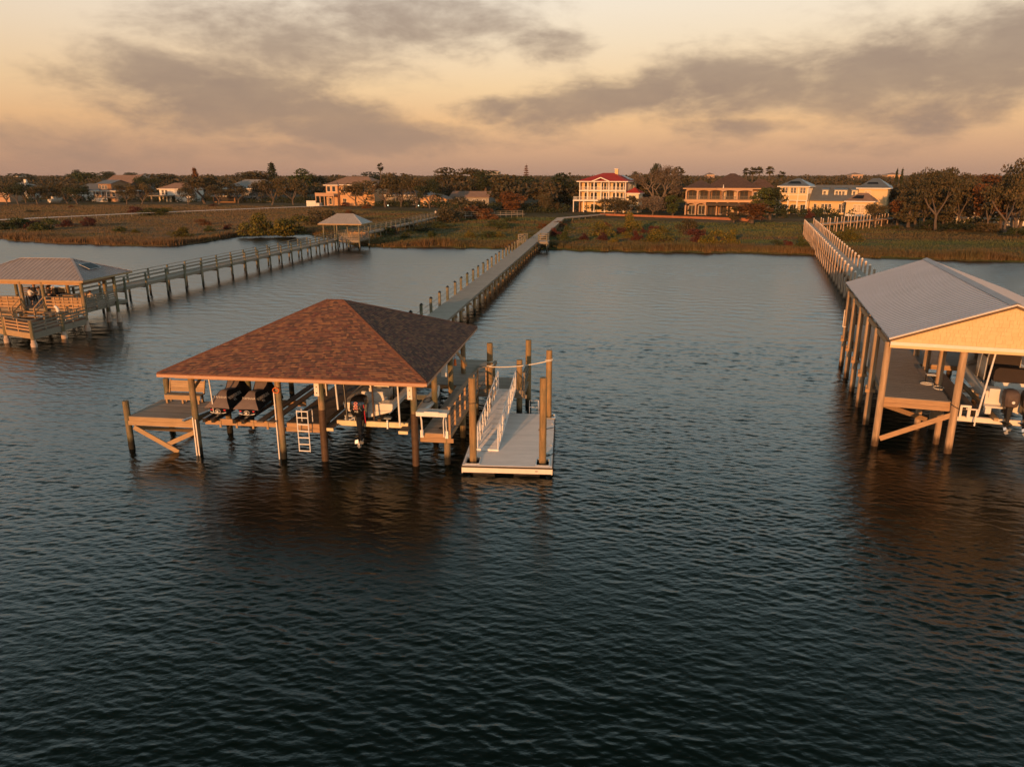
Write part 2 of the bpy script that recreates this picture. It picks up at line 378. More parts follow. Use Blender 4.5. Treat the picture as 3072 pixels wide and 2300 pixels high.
# ------------------------------------------------------------------ marsh and upland
SH = [(-620, 205), (-300, 196), (-160, 178), (-112, 165.6), (-92, 154), (-74.7, 149), (-66, 150.5), (-64, 158), (-63.5, 166), (-62, 174), (-57, 179), (-48, 178), (-41, 171), (-36, 160), (-32, 150.5), (-27.8, 147.4), (-14, 145.5), (-.5, 144), (6.6, 142.8), (19, 138.3), (34, 135.5), (45, 134), (52, 133), (60, 127.4), (72, 122.9), (82, 120.4), (110, 114), (170, 104), (620, 60)]
UP = [(-620, 345), (-300, 340), (-222, 334), (-182, 333), (-150, 333), (-113, 322), (-95, 318), (-75, 302), (-54, 281), (-27, 264), (-4, 240), (22, 226), (50, 208), (70, 209), (86, 210), (93, 196), (98, 178), (110, 165), (135, 150), (170, 140), (300, 120), (620, 90)]
def interp(poly, x):
    for (x0, y0), (x1, y1) in zip(poly, poly[1:]):
        if x0 <= x <= x1: return y0 + (y1 - y0) * (x - x0) / (x1 - x0)
    return poly[0][1] if x < poly[0][0] else poly[-1][1]
xs = sorted(set([p_[0] for p_ in SH] + [p_[0] for p_ in UP] + list(range(-220, 180, 2))))
def shore(x, jag=True):
    y = interp(SH, x)
    if jag and -230 < x < 180: y += 2.6 * mnoise.noise(Vector((x * .11, 3.1, 0))) + 1.6 * mnoise.noise(Vector((x * .45, 7.1, 0)))
    return y
rows = []
for k, (t, z) in enumerate([(0, -.35), (0, .22), (.06, .34), (.2, .42), (.4, .5), (.6, .6), (.8, .72), (1.0, .95)]):
    row = []
    for x in xs:
        a = shore(x); b_ = interp(UP, x); y = a + (b_ - a) * t
        if k == 0: y -= 1.2
        row.append((x, y, z + (.05 * mnoise.noise(Vector((x * .1, y * .1, 0))) if 0 < k < 7 else 0)))
    rows.append(row)
mmb = MB(); n = len(xs)
mmb.add([q for r_ in rows for q in r_], [(i * n + k, i * n + k + 1, (i + 1) * n + k + 1, (i + 1) * n + k) for i in range(len(rows) - 1) for k in range(n - 1)])
def marsh_color(g, P, leaf=False, k=1.45):
    sp = g.n('ShaderNodeSeparateXYZ'); g.l(P, sp.inputs[0])
    big = g.noise(g.mapping(P, (.28, 1.7, 0)), .045, 5, .6, .4)
    med = g.noise(g.mapping(P, (.35, 1.6, 0)), .16, 5, .6)
    fin = g.noise(g.mapping(P, (1, 1.4, .4)), 2.2, 5, .7)
    c = g.ramp(big, [(.28, (.120, .070, .034)), (.40, (.100, .070, .032)), (.49, (.082, .084, .032)), (.62, (.074, .100, .032)), (.70, (.125, .082, .040))])
    c = g.mix(g.mapr(med, .5, .66, 0, .7), c, (.150, .096, .046))
    c = g.mix(g.mapr(med, .46, .33, 0, .6), c, (.050, .060, .023))
    c = g.mix(g.m('MULTIPLY', g.mapr(sp.outputs[0], -20, -75), g.mapr(med, .36, .52, .25, .95)), c, (.150, .098, .052))
    c = g.mix(1.0, c, g.ramp(fin, [(.28, (.62,) * 3), (.72, (1.38,) * 3)]), 'MULTIPLY')
    return c
m, g, p = newmat('marsh_soil'); ge = g.n('ShaderNodeNewGeometry'); g.l(marsh_color(g, ge.outputs['Position']), p.inputs['Base Color']); p.inputs['Roughness'].default_value = .95; p.inputs['Specular IOR Level'].default_value = .1
b = g.n('ShaderNodeBump'); b.inputs['Distance'].default_value = .25; g.l(g.noise(ge.outputs['Position'], 1.6, 5, .7), b.inputs['Height']); g.l(b.outputs[0], p.inputs['Normal'])
struct('marsh_ground', mmb.smooth(), 'marsh_soil')
gmb = MB(); rows = []
for dy, z in ((0, .95), (1.5, 1.3), (14, 1.5), (60, 1.6), (200, 1.7)):
    rows.append([(x, interp(UP, x) + dy, z) for x in xs])
rows.append([(x * 6, 2600, 1.9) for x in xs]); rows.append([(x * 14, 7000, 2.0) for x in xs])
gmb.add([q for r_ in rows for q in r_], [(i * n + k, i * n + k + 1, (i + 1) * n + k + 1, (i + 1) * n + k) for i in range(len(rows) - 1) for k in range(n - 1)])
m, g, p = newmat('upland'); ge = g.n('ShaderNodeNewGeometry'); P = ge.outputs['Position']
c = g.ramp(g.noise(g.mapping(P, (.5, 1.6, 0)), .08, 5, .6), [(.3, (.055, .055, .022)), (.5, (.075, .062, .03)), (.68, (.13, .095, .06))])
c = g.mix(1.0, c, g.ramp(g.noise(P, 1.5, 5, .7), [(.3, (.6,) * 3), (.7, (1.4,) * 3)]), 'MULTIPLY')
g.l(c, p.inputs['Base Color']); p.inputs['Roughness'].default_value = .95; p.inputs['Specular IOR Level'].default_value = .1
struct('ground', gmb.smooth(), 'upland')
# tall marsh grass, denser and rustier along the water
def grass_mesh():
    pts = []
    # walkway strips to keep thin
    N = 150000
    x = rng.uniform(-215, 150, N * 3); t = rng.random(N * 3) ** 1.9
    ya = np.array([shore(a) for a in np.linspace(-215, 150, 1461)]); yb = np.array([interp(UP, a) for a in np.linspace(-215, 150, 1461)])
    idx = ((x + 215) * 4).astype(int); a = ya[idx]; b_ = yb[idx]; y = a + .1 + (b_ - a - .5) * t
    vis = np.abs(x) < y * .76 + 4
    keep = vis & (rng.random(len(x)) < np.clip((b_ - a) / 110, .2, 1)); x, y, t, a, b_ = x[keep][:N], y[keep][:N], t[keep][:N], a[keep][:N], b_[keep][:N]
    n = len(x); z0 = .22 + .6 * t
    edge = np.exp(-((y - a) / 9.0) ** 2)
    hgt = (.30 + .5 * edge * (.45 + 1.1 * np.clip(.5 + .5 * np.sin(x * .21 + 2 * np.sin(x * .07)), 0, 1))) * rng.uniform(.5, 1.45, n) * (1 + .35 * np.sin(x * .35) * np.sin(y * .27))
    wd = (.055 + .05 * t + .03 * edge) * rng.uniform(.6, 1.4, n) * (y / 150) 
    V = np.zeros((n, 3, 3, 3)); 
    for k in range(3):
        ang = rng.uniform(0, math.pi, n); ox = rng.uniform(-.18, .18, n); oy = rng.uniform(-.18, .18, n)
        dx, dy = np.cos(ang) * wd, np.sin(ang) * wd; hh = hgt * rng.uniform(.7, 1.1, n)
        V[:, k, 0] = np.stack([x + ox - dx, y + oy - dy, z0 - .15], 1)
        V[:, k, 1] = np.stack([x + ox + dx, y + oy + dy, z0 - .15], 1)
        V[:, k, 2] = np.stack([x + ox + rng.uniform(-.25, .25, n) * hh, y + oy + rng.uniform(-.25, .25, n) * hh, z0 + hh], 1)
    V = V.reshape(-1, 3); nf = len(V) // 3
    me = bpy.data.meshes.new('marsh_grass'); me.vertices.add(len(V)); me.vertices.foreach_set('co', V.ravel())
    me.loops.add(nf * 3); me.loops.foreach_set('vertex_index', np.arange(nf * 3, dtype=np.int32))
    me.polygons.add(nf); me.polygons.foreach_set('loop_start', np.arange(0, nf * 3, 3, dtype=np.int32)); me.polygons.foreach_set('loop_total', np.full(nf, 3, dtype=np.int32))
    me.update(calc_edges=True)
    return me
m, g, p = newmat('marsh_blades'); ge = g.n('ShaderNodeNewGeometry'); P = ge.outputs['Position']
c = marsh_color(g, P)
at_ = g.n('ShaderNodeAttribute'); at_.attribute_name = 'edge'
c = g.mix(g.m('MULTIPLY', at_.outputs['Fac'], g.mapr(g.noise(P, .12, 3), .35, .6, .25, .75)), c, (.120, .066, .034))
c = g.mix(1.0, c, g.ramp(ge.outputs['Random Per Island'], [(0, (.78,) * 3), (1, (1.28,) * 3)]), 'MULTIPLY')
g.l(c, p.inputs['Base Color']); p.inputs['Roughness'].default_value = .8; p.inputs['Specular IOR Level'].default_value = .15
gm = grass_mesh(); gm.materials.append(m)
co = np.zeros(len(gm.vertices) * 3); gm.vertices.foreach_get('co', co); co = co.reshape(-1, 3)
sh = np.interp(co[:, 0], np.linspace(-215, 150, 1461), np.array([shore(a) for a in np.linspace(-215, 150, 1461)]))
att = gm.attributes.new('edge', 'FLOAT', 'POINT'); att.data.foreach_set('value', np.exp(-((co[:, 1] - sh) / 12.0) ** 2).astype(np.float32))
go = bpy.data.objects.new('marsh_grass', gm); COL.objects.link(go)
tag(go, 'tall rusty and green marsh grass between the water and the houses', 'grass', kind='stuff')
def ground_z(x, y):
    a = shore(x); b_ = interp(UP, x)
    if y < a: return 0
    t = (y - a) / max(1, b_ - a)
    return .3 + .65 * t if t < 1 else min(1.6, .95 + (y - b_) * .2)
# ================================================================== MAIN BOATHOUSE (frame M)
bh = thing('boathouse', 'boathouse with a brown shingled hip roof on wooden piles over the water', 'boathouse', 'M', (5.5, 5.5, 0))
def shingle_face(mb, e0, e1, t0, t1, tab=.24, row=.135, thick=.014, up=.02, thick_k=1.5):
    """cover the trapezoid eave e0-e1 / top t0-t1 with overlapping tabs"""
    e0, e1, t0, t1 = map(Vector, (e0, e1, t0, t1)); nrm = (e1 - e0).cross(t0 - e0).normalized()
    L = ((t0 + t1) / 2 - (e0 + e1) / 2).length; nr = int(L / row)
    for i in range(nr):
        a, b = i / nr, min(1, (i + 1.0) / nr)
        la, ra = e0.lerp(t0, a), e1.lerp(t1, a); lb, rb = e0.lerp(t0, b), e1.lerp(t1, b)
        W = (ra - la).length; u = -random.random() * tab
        while u < W:
            wd = tab * random.choice((.45, .6, .8, 1.0, 1.3)); u0, u1 = max(0, u), min(W, u + wd); u += wd
            if u1 - u0 < .01: continue
            f0, f1 = u0 / W, u1 / W
            th = thick * random.uniform(.7, 1.4) * thick_k
            A, B, C, D = la.lerp(ra, f0), la.lerp(ra, f1), lb.lerp(rb, f1), lb.lerp(rb, f0)
            A2, B2 = A + nrm * (th + up), B + nrm * (th + up); C2, D2 = C + nrm * up, D + nrm * up
            A1, B1 = A + nrm * (up - .004), B + nrm * (up - .004)
            mb.add([A1, B1, B2, A2, C2, D2], [(0, 1, 2, 3), (3, 2, 4, 5)])
RL, RR_, RF, RB, ZE = -1.1, 12.0, -.95, 12.1, 4.42
rl, rr, rm, ZR = 5.0, 5.9, 5.6, 7.0
c = [(RL, RF, ZE), (RR_, RF, ZE), (RR_, RB, ZE), (RL, RB, ZE)]; t1, t2 = (rl, rm, ZR), (rr, rm, ZR)
mb = MB()
shingle_face(mb, c[0], c[1], t1, t2); shingle_face(mb, c[1], c[2], t2, t2); shingle_face(mb, c[2], c[3], t2, t1); shingle_face(mb, c[3], c[0], t1, t1)
roof = part('roof', mb, 'shingles', bh)
mb = MB().add(c + [t1, t2], [(0, 1, 5, 4), (1, 2, 5), (2, 3, 4, 5), (3, 0, 4)])
mb.add([(x, y, z - .12) for x, y, z in c + [t1, t2]], [(4, 5, 1, 0), (5, 2, 1), (5, 4, 3, 2), (4, 0, 3)])
part('roof_sheathing', mb, 'timber_grey', bh)
mb = MB()
def caps(mb, a, b, wd=.26):
    a, b = Vector(a), Vector(b); L = (b - a).length; n_ = int(L / .16); d = (b - a) / n_; dn = (b - a).normalized()
    sd = dn.cross(Vector((0, 0, 1))).normalized(); up_ = sd.cross(dn).normalized()
    for i in range(n_):
        p0 = a + d * i + up_ * .058; p1 = p0 + d * 1.15 - up_ * .012
        dr = up_ * (-.055)
        mb.add([p0 - sd * wd / 2 + dr, p0, p0 + sd * wd / 2 + dr, p1 - sd * wd / 2 + dr, p1, p1 + sd * wd / 2 + dr], [(1, 0, 3, 4), (2, 1, 4, 5)])
for a in (0, 3): caps(mb, c[a], t1)
for a in (1, 2): caps(mb, c[a], t2)
caps(mb, t1, t2, .3)
part('hip_cap', mb, 'shingle_cap', roof)
mb = MB(); f = .035
mb.box(RL, RR_, RF - f, RF, ZE - .19, ZE - .002).box(RL, RR_, RB, RB + f, ZE - .19, ZE - .002)
mb.box(RL - f, RL, RF - f, RB + f, ZE - .19, ZE - .002).box(RR_, RR_ + f, RF - f, RB + f, ZE - .19, ZE - .002)
part('fascia', mb, 'fascia_tan', bh)
mb = MB()
mb.box(RL - .03, RR_ + .03, RF - f - .012, RF - f, ZE - .05, ZE + .012).box(RR_ + f, RR_ + f + .012, RF - f, RB + f, ZE - .05, ZE + .012)
part('drip_edge', mb, 'shingle_cap', bh)
mb = MB()
for w_ in (0, 5.6, 11.2): mb.box(-.7, 11.7, w_ - .22, w_ - .16, 3.98, 4.26).box(-.7, 11.7, w_ + .16, w_ + .22, 3.98, 4.26)
for r_ in (0, 4.41, 6.57, 11.13): mb.box(r_ - .05, r_ + .05, -.1, 11.4, 4.0, 4.24)
part('header_beam', mb, 'timber', bh)
mb = MB()
for i in range(22): mb.box(-.9 + i * .6, -.85 + i * .6, -.9, 12.0, 4.30, 4.40)
part('rafter', mb, 'timber', bh)
def mpile(parent, r_, w_, z1, z0=-2, rad=.155, mat='pile_wood'): return part('pile', pilemb(r_, w_, z0, z1, rad), mat, parent)
for r_, w_ in ((0, 0), (4.41, .05), (6.57, .0), (11.13, 0), (0, 5.6), (0, 11.2), (4.41, 5.9), (4.41, 11.2), (6.75, 6.1), (6.75, 11.2), (11.27, 3.6), (11.27, 7.6), (11.27, 11.3)):
    p_ = mpile(bh, r_, w_, 4.2)
    if r_ in (6.57, 11.13) and w_ == 0:
        q = MB(); q.loft([[(r_ + rr2 * math.cos(i * math.pi / 7), w_ + rr2 * math.sin(i * math.pi / 7), z) for i in range(14)] for z, rr2 in ((-2, .178), (2.62, .172), (2.63, .158))], closed=True)
        part('pile_wrap', q.smooth(), 'wrap_dark', p_)
# deck frames
def deck(parent, r0, r1, w0, w1, zt, mat='deck_grey', fm='timber', skirt=.22, lower=True, bw=.14):
    part('deck', planks(MB(), r0, r1, w0, w1, zt, bw), mat, parent)
    q = MB(); a = zt - .037
    q.box(r0 + .01, r1 - .01, w0 + .005, w0 + .045, a - skirt, a - .001).box(r0 + .01, r1 - .01, w1 - .045, w1 - .005, a - skirt, a - .001)
    q.box(r0 + .01, r0 + .05, w0 + .047, w1 - .047, a - skirt, a - .001).box(r1 - .05, r1 - .01, w0 + .047, w1 - .047, a - skirt, a - .001)
    n_ = max(1, int((r1 - r0) / .6))
    for i in range(1, n_): x = r0 + (r1 - r0) * i / n_; q.box(x - .02, x + .02, w0 + .05, w1 - .05, a - skirt + .01, a - .002)
    if lower:
        q.box(r0 - .12, r1 + .12, w0 - .03, w0 + .003, a - skirt - .2, a - skirt + .015)
        q.box(r0 + .1, r1 - .1, w1 - .25, w1 - .2, a - skirt - .2, a - skirt - .002)
    part('deck_frame', q, fm, parent)
deck(bh, -3.75, -.18, .2, 3.15, 1.78, 'deck_grey', 'timber_new')
deck(bh, 4.62, 6.4, .2, 14.9, 1.82, 'deck_brown', 'timber')
deck(bh, 6.41, 12.84, 8.6, 14.9, 1.62, 'deck_grey', 'timber', lower=False)
deck(bh, 11.42, 12.84, .2, 8.59, 1.60, 'deck_grey', 'timber')
# left platform posts
for r_, w_, z in ((-3.87, .3, 2.55), (-3.45, 3.25, 2.95), (-.1, 3.3, 1.7)): mpile(bh, r_, w_, z)
splitb('brace', [((-3.45, .1, 1.25), (-1.2, .1, .02), .05, .24), ((-1.75, .16, .40), (-.2, .16, 1.12), .05, .22), ((-3.4, .2, 1.2), (-1.9, 2.9, .15), .05, .2)], 'timber_new', bh)
splitb('knee_brace', [((0, 5.7, 3.3), (2.2, 5.7, 4.1), .06, .2), ((4.4, 6.0, 2.0), (3.0, 6.0, 4.1), .06, .2), ((11.2, 3.7, 4.1), (11.2, 7.4, 2.5), .06, .2), ((11.3, 8.0, 4.1), (11.5, 11.2, 2.2), .06, .2), ((.0, .2, 3.4), (.0, 1.6, 4.1), .06, .16), ((4.55, 5.9, 2.3), (6.2, 5.9, 4.1), .06, .2)], 'timber', bh)
# walkway side piles
for r_, w_, z in ((12.62, .32, 1.38), (12.62, 4.2, 1.38), (12.62, 8.2, 1.5), (13.45, 8.2, 4.3), (15.15, 8.25, 3.35), (15.45, 10.2, 4.1), (9.0, 14.6, 1.5), (12.6, 14.6, 1.5)):
    mpile(bh, r_, w_, z, rad=.17 if z > 3 else .155, mat='pile_wood' if z < 3 else 'pile_warm')
# landing for the gangway
deck(bh, 12.86, 15.5, 8.0, 10.8, 1.6, 'deck_grey', 'timber_grey')
# cable railing on the right walkway
rl_ = thing('cable_railing', 'wooden post and cable railing along the right hand walkway of the shingled boathouse', 'railing', 'M', (12.8, .2, 1.6))
for i in range(7):
    w_ = .3 + i * 1.28
    part('post', MB().box(12.72, 12.81, w_ - .045, w_ + .045, 1.36 if i == 0 else 1.602, 2.9), 'timber', rl_)
part('cap_rail', MB().box(12.68, 12.86, .2, 8.1, 2.902, 2.945).box(12.865, 13.7, 7.96, 8.10, 2.90, 2.943), 'timber_grey', rl_)
q = MB()
for k in range(4): q.cyl((12.765, .3, 1.85 + k * .26), (12.765, 8.0, 1.85 + k * .26), .012, n=6).cyl((12.8, 8.0, 1.85 + k * .26), (13.3, 8.0, 1.85 + k * .26), .010, n=6)
part('cable', q, 'rubber', rl_)
part('post', MB().box(13.22, 13.3, 7.98, 8.06, 1.602, 2.9), 'timber', rl_)
lr = thing('landing_railing', 'grey wooden railing on the right edge of the gangway landing', 'railing', 'M', (15.4, 8.1, 1.6))
for w_ in (8.4, 9.5, 10.6): part('post', MB().box(15.36, 15.45, w_ - .045, w_ + .045, 1.3, 2.6), 'timber_grey', lr)
part('rail', MB().box(15.455, 15.50, 8.1, 10.7, 2.0, 2.14).box(15.455, 15.50, 8.1, 10.7, 2.3, 2.44).box(15.33, 15.51, 8.1, 10.7, 2.602, 2.64), 'timber_grey', lr)
# ---- bench
be = thing('bench', 'wooden bench with slatted back on the left platform of the shingled boathouse', 'bench', 'M', (-2.2, 2.9, 1.78))
q = MB()
for i in range(4): q.box(-3.2, -1.15, 2.55 + i * .115, 2.655 + i * .115, 2.22, 2.26)
part('seat', q, 'timber_grey', be)
q = MB()
for i in range(5):
    z = 2.31 + i * .115; w_ = 3.05 + i * .03; q.add([(-3.12, w_, z), (-1.2, w_, z), (-1.2, w_ + .027, z + .105), (-3.12, w_ + .027, z + .105), (-3.12, w_ + .03, z), (-1.2, w_ + .03, z), (-1.2, w_ + .057, z + .105), (-3.12, w_ + .057, z + .105)], [(0, 1, 2, 3), (5, 4, 7, 6), (3, 2, 6, 7), (0, 4, 5, 1), (0, 3, 7, 4), (1, 5, 6, 2)])
part('backrest', q, 'timber_new', be)
part('apron', MB().box(-3.18, -1.17, 2.52, 2.548, 2.0, 2.24), 'timber_new', be)
for r_ in (-3.1, -2.2, -1.3):
    for w_ in (2.6, 2.98): part('leg', MB().box(r_ - .045, r_ + .045, w_ - .045, w_ + .045, 1.782, 2.215), 'timber_new', be)
for r_ in (-3.16, -1.2): part('armrest', MB().beam((r_, 3.0, 2.2), (r_, 3.24, 2.92), .06, .08), 'timber_new', be)
# ---- ladder
ld = thing('ladder', 'aluminium swim ladder hanging from the middle deck between two front piles', 'ladder', 'M', (5.6, -.1, 1.8))
for r_ in (5.32, 5.87): part('side_rail', MB().tube([(r_, -.1, .45), (r_ , -.1, 2.5), (r_, -.08, 2.55)], .028, 8), 'alu_white', ld)
for z in (.5, .84, 1.18, 1.52, 1.86, 2.2, 2.52): part('rung', MB().box(5.32, 5.87, -.14, -.08, z - .022, z + .022), 'alu_white', ld)
for r_ in (5.32, 5.87): part('grab_rail', MB().tube([(r_, -.08, 2.5), (r_, .1, 2.53), (r_ + .0, .42, 2.5), (r_ + .0, .46, 2.4), (r_, .46, 1.82)], .022, 8), 'alu_white', ld)
# ---- boat lift hardware under the roof: white guide pipes, dark hangers, top plates
def pipe(label, a, b, mat, rad=.035, cat='guide pole'): return solo('guide_pole', label, cat, MB().cyl(a, b, rad, n=10).smooth(), mat, 'M', b, 'lift guide poles hanging under the shingled roof')
pipe('white guide pole beside the left front pile of the shingled boathouse', (.72, .5, 1.8), (.62, .5, 4.25), 'white_plastic')
pipe('white guide pole left of the motorboat transom', (7.15, .6, 2.45), (7.12, .5, 4.2), 'white_plastic', .045)
pipe('white guide pole right of the motorboat transom', (10.32, .3, 1.85), (10.25, .4, 4.2), 'white_plastic', .045)
pipe('thick dark hanging pole just left of the black outboard engine', (7.75, .2, 2.1), (7.5, .6, 4.2), 'black_plastic', .06)
pipe('thin dark hanging pole just right of the black outboard engine', (8.95, .6, 2.0), (8.85, .8, 4.2), 'wrap_dark', .04)
pipe('thin grey guide pole behind the covered watercraft', (5.0, 4.6, 1.9), (4.95, 4.6, 4.2), 'alu_white')
for r_, lb in ((6.45, 'white drilled mounting plate on top of the pile right of the ladder'), (11.0, 'white drilled mounting plate on top of the right front roof pile')):
    q = thing('mounting_plate', lb, 'bracket', 'M', (r_, -.2, 3.9))
    part('plate', MB().box(r_ - .12, r_ + .12, -.2, -.185, 3.35, 4.22), 'white_trim', q)
    b2 = MB()
    for z in (3.5, 3.8, 4.1): b2.cyl((r_, -.2, z), (r_, -.215, z), .03, n=10)
    part('bolt', b2, 'black_plastic', q)
# downspout strip beside the front left piles
solo('conduit', 'pair of pale conduit strips on the lower half of the left front roof pile', 'conduit', MB().box(-.07, -.01, -.21, -.17, -.3, 2.0).box(.06, .12, -.21, -.17, -.3, 1.9), 'white_trim', 'M', (0, -.2, 0), 'conduits on the front piles')
solo('conduit', 'pale conduit strip running down the left edge of the second front roof pile', 'conduit', MB().box(4.23, 4.28, -.14, -.08, -.3, 3.5), 'white_trim', 'M', (4.25, -.1, 0), 'conduits on the front piles')
rg = MB(); rg.tube([(4.41 + .16 * math.cos(t * .6), -.17 - .02 * (t % 3), 3.55 + .13 * math.sin(t * .6)) for t in range(24)], .022, 6)
solo('rope_coil', 'orange rope coil hung on the second front roof pile', 'rope', rg, 'orange_plastic', 'M', (4.41, -.17, 3.5))
# ---- lift cradles
def cradle(label, r0, r1, w0, z, mat, thick=.22, name='lift_cradle', cat='boat lift'):
    t_ = thing(name, label, cat, 'M', (r0, w0, z)); return t_
lc = thing('lift_cradle', 'wooden lift beam with dark bunks under the two covered watercraft', 'boat lift', 'M', (2.4, 0, 1.7))
split('cross_beam', [(.5, 4.3, -.03, .03, 1.62, 1.93), (.5, 4.3, 3.4, 3.46, 1.62, 1.93)], 'timber', lc)
for r_ in (1.3, 2.15, 3.0, 3.75): part('strap', MB().box(r_ - .05, r_ + .05, -.062, -.032, 1.5, 1.94), 'timber_new', lc)
for r_ in (.75, 1.2, 2.3, 2.75): part('bunk', MB().beam((r_ - .05, -.45, 1.97), (r_, 3.9, 1.97), .16, .2), 'black_plastic', lc)
for r_ in (3.55, 4.1): part('side_board', MB().box(r_ - .17, r_ + .17, -.4, 6.2, 1.96, 2.03), 'deck_brown', lc)
part('slide_board', MB().beam((-.3, -.6, 1.95), (.35, 1.6, 1.97), .16, .07), 'steel_grey', lc)
l2 = thing('lift_cradle', 'yellow lit metal lift beam and planks carrying the motorboat with the black outboard', 'boat lift', 'M', (8.7, .3, 1.7))
split('cross_beam', [(7.0, 10.6, .72, .86, 1.6, 1.86), (7.0, 10.6, 5.5, 5.64, 1.6, 1.86)], 'lift_yellow', l2)
for r_ in (6.85, 10.55):
    pl_ = part('side_plank', MB().box(r_ - .23, r_ + .23, .02, 6.6, 1.66, 1.70), 'deck_brown', l2)
    part('end_cap', MB().box(r_ - .23, r_ + .23, -.02, .018, 1.55, 1.70), 'lift_yellow', pl_)
for r_ in (7.95, 9.1): part('bunk', MB().box(r_ - .08, r_ + .08, .9, 6.4, 1.86, 1.93), 'timber_dark', l2)
part('upright', MB().box(9.55, 9.62, .64, .71, 1.55, 1.99), 'alu_white', l2)
# ---- covered personal watercraft
def watercraft(label, r0, w0):
    t_ = thing('covered_watercraft', label, 'watercraft', 'M', (r0, w0, 2.05), 'covered watercraft on the lift')
    hull = MB(); secs = []
    for w_, hw, zb, zt in ((.42, .50, 2.1, 2.32), (.6, .56, 2.06, 2.34), (1.6, .60, 2.05, 2.38), (2.6, .55, 2.07, 2.42), (3.3, .34, 2.16, 2.46), (3.65, .06, 2.34, 2.5)):
        secs.append([(r0 - hw, w0 + w_, zt), (r0 - hw * .85, w0 + w_, (zb + zt) / 2), (r0 - hw * .3, w0 + w_, zb), (r0, w0 + w_, zb - .03), (r0 + hw * .3, w0 + w_, zb), (r0 + hw * .85, w0 + w_, (zb + zt) / 2), (r0 + hw, w0 + w_, zt)])
    part('hull', hull.loft(secs).smooth(), 'black_gloss', t_)
    prof = [(.28, .66, 2.33, .66, 2.34), (.34, .655, 2.34, .62, 2.42), (.62, .64, 2.36, .40, 2.66), (.95, .63, 2.37, .22, 2.96), (1.12, .62, 2.38, .19, 3.04), (1.35, .62, 2.38, .20, 3.02), (1.8, .62, 2.40, .24, 2.95), (2.05, .60, 2.42, .30, 3.12), (2.3, .58, 2.43, .34, 3.38), (2.5, .55, 2.45, .30, 3.42), (2.9, .46, 2.48, .22, 3.05), (3.3, .3, 2.5, .12, 2.72), (3.62, .1, 2.52, .04, 2.56)]
    L_, T_, Rr = [], [], []
    for w_, hb, zb, ht, zt in prof:
        j = .012 * math.sin(w_ * 9 + r0)
        mid = lambda s: (r0 + s * (hb * .55 + ht * .45 + j), w0 + w_, zb * .5 + zt * .5)
        L_.append([(r0 - hb, w0 + w_, zb), mid(-1), (r0 - ht, w0 + w_, zt)]); Rr.append([(r0 + ht, w0 + w_, zt), mid(1), (r0 + hb, w0 + w_, zb)])
        T_.append([(r0 - ht, w0 + w_, zt), (r0 - ht * .4, w0 + w_, zt + .03), (r0 + ht * .4, w0 + w_, zt + .03 - j), (r0 + ht, w0 + w_, zt)])
    cv = part('cover', MB().loft(T_, caps=False).smooth(), 'tan_cloth', t_)
    part('side_panel', MB().loft(L_, caps=False).loft(Rr, caps=False).smooth(), 'black_cloth', cv)
    n_ = MB().tube([(r0 + .13 * math.cos(k * math.pi / 8), w0 + .36, 2.17 + .1 * math.sin(k * math.pi / 8)) for k in range(17)], .018, 6).cyl((r0, w0 + .3, 2.17), (r0, w0 + .5, 2.17), .06, n=10)
    part('jet_nozzle', n_.smooth(), 'aluminium', t_)
    for s in (-1, 1): part('tail_light', MB().box(r0 + s * .34 - .05, r0 + s * .34 + .05, w0 + .385, w0 + .41, 2.2, 2.26), 'red_paint', t_)
    part('bumper_strip', MB().tube([(r0 - .42, w0 + .38, 2.12), (r0 - .2, w0 + .36, 2.06), (r0 + .2, w0 + .36, 2.06), (r0 + .42, w0 + .38, 2.12)], .02, 6), 'white_plastic', t_)
    rot = Matrix.Rotation(R(47), 3, 'X')
    text_mesh('lettering', 'YAMAHA', 'white_trim', cv, (r0, w0 + .70, 2.80), rot, .17)
    # right side panel, reading away from the viewer
    nx = Vector((.60, 0, .45)).normalized(); tx = Vector((0, 1, 0)); ty = nx.cross(tx)
    ry = Matrix((tx, ty, nx)).transposed()
    text_mesh('lettering', 'WAVERUNNER', 'white_trim', cv, (r0 + .455, w0 + 1.55, 2.735), ry, .24)
    text_mesh('lettering', 'FX', 'white_trim', cv, (r0 + .535, w0 + 1.2, 2.575), ry, .2)
    return t_
watercraft('covered watercraft in the left bay nearer the bench, tan and black cover', .98, .05)
watercraft('covered watercraft second from the bench, beside the rope coil pile', 2.52, .0)
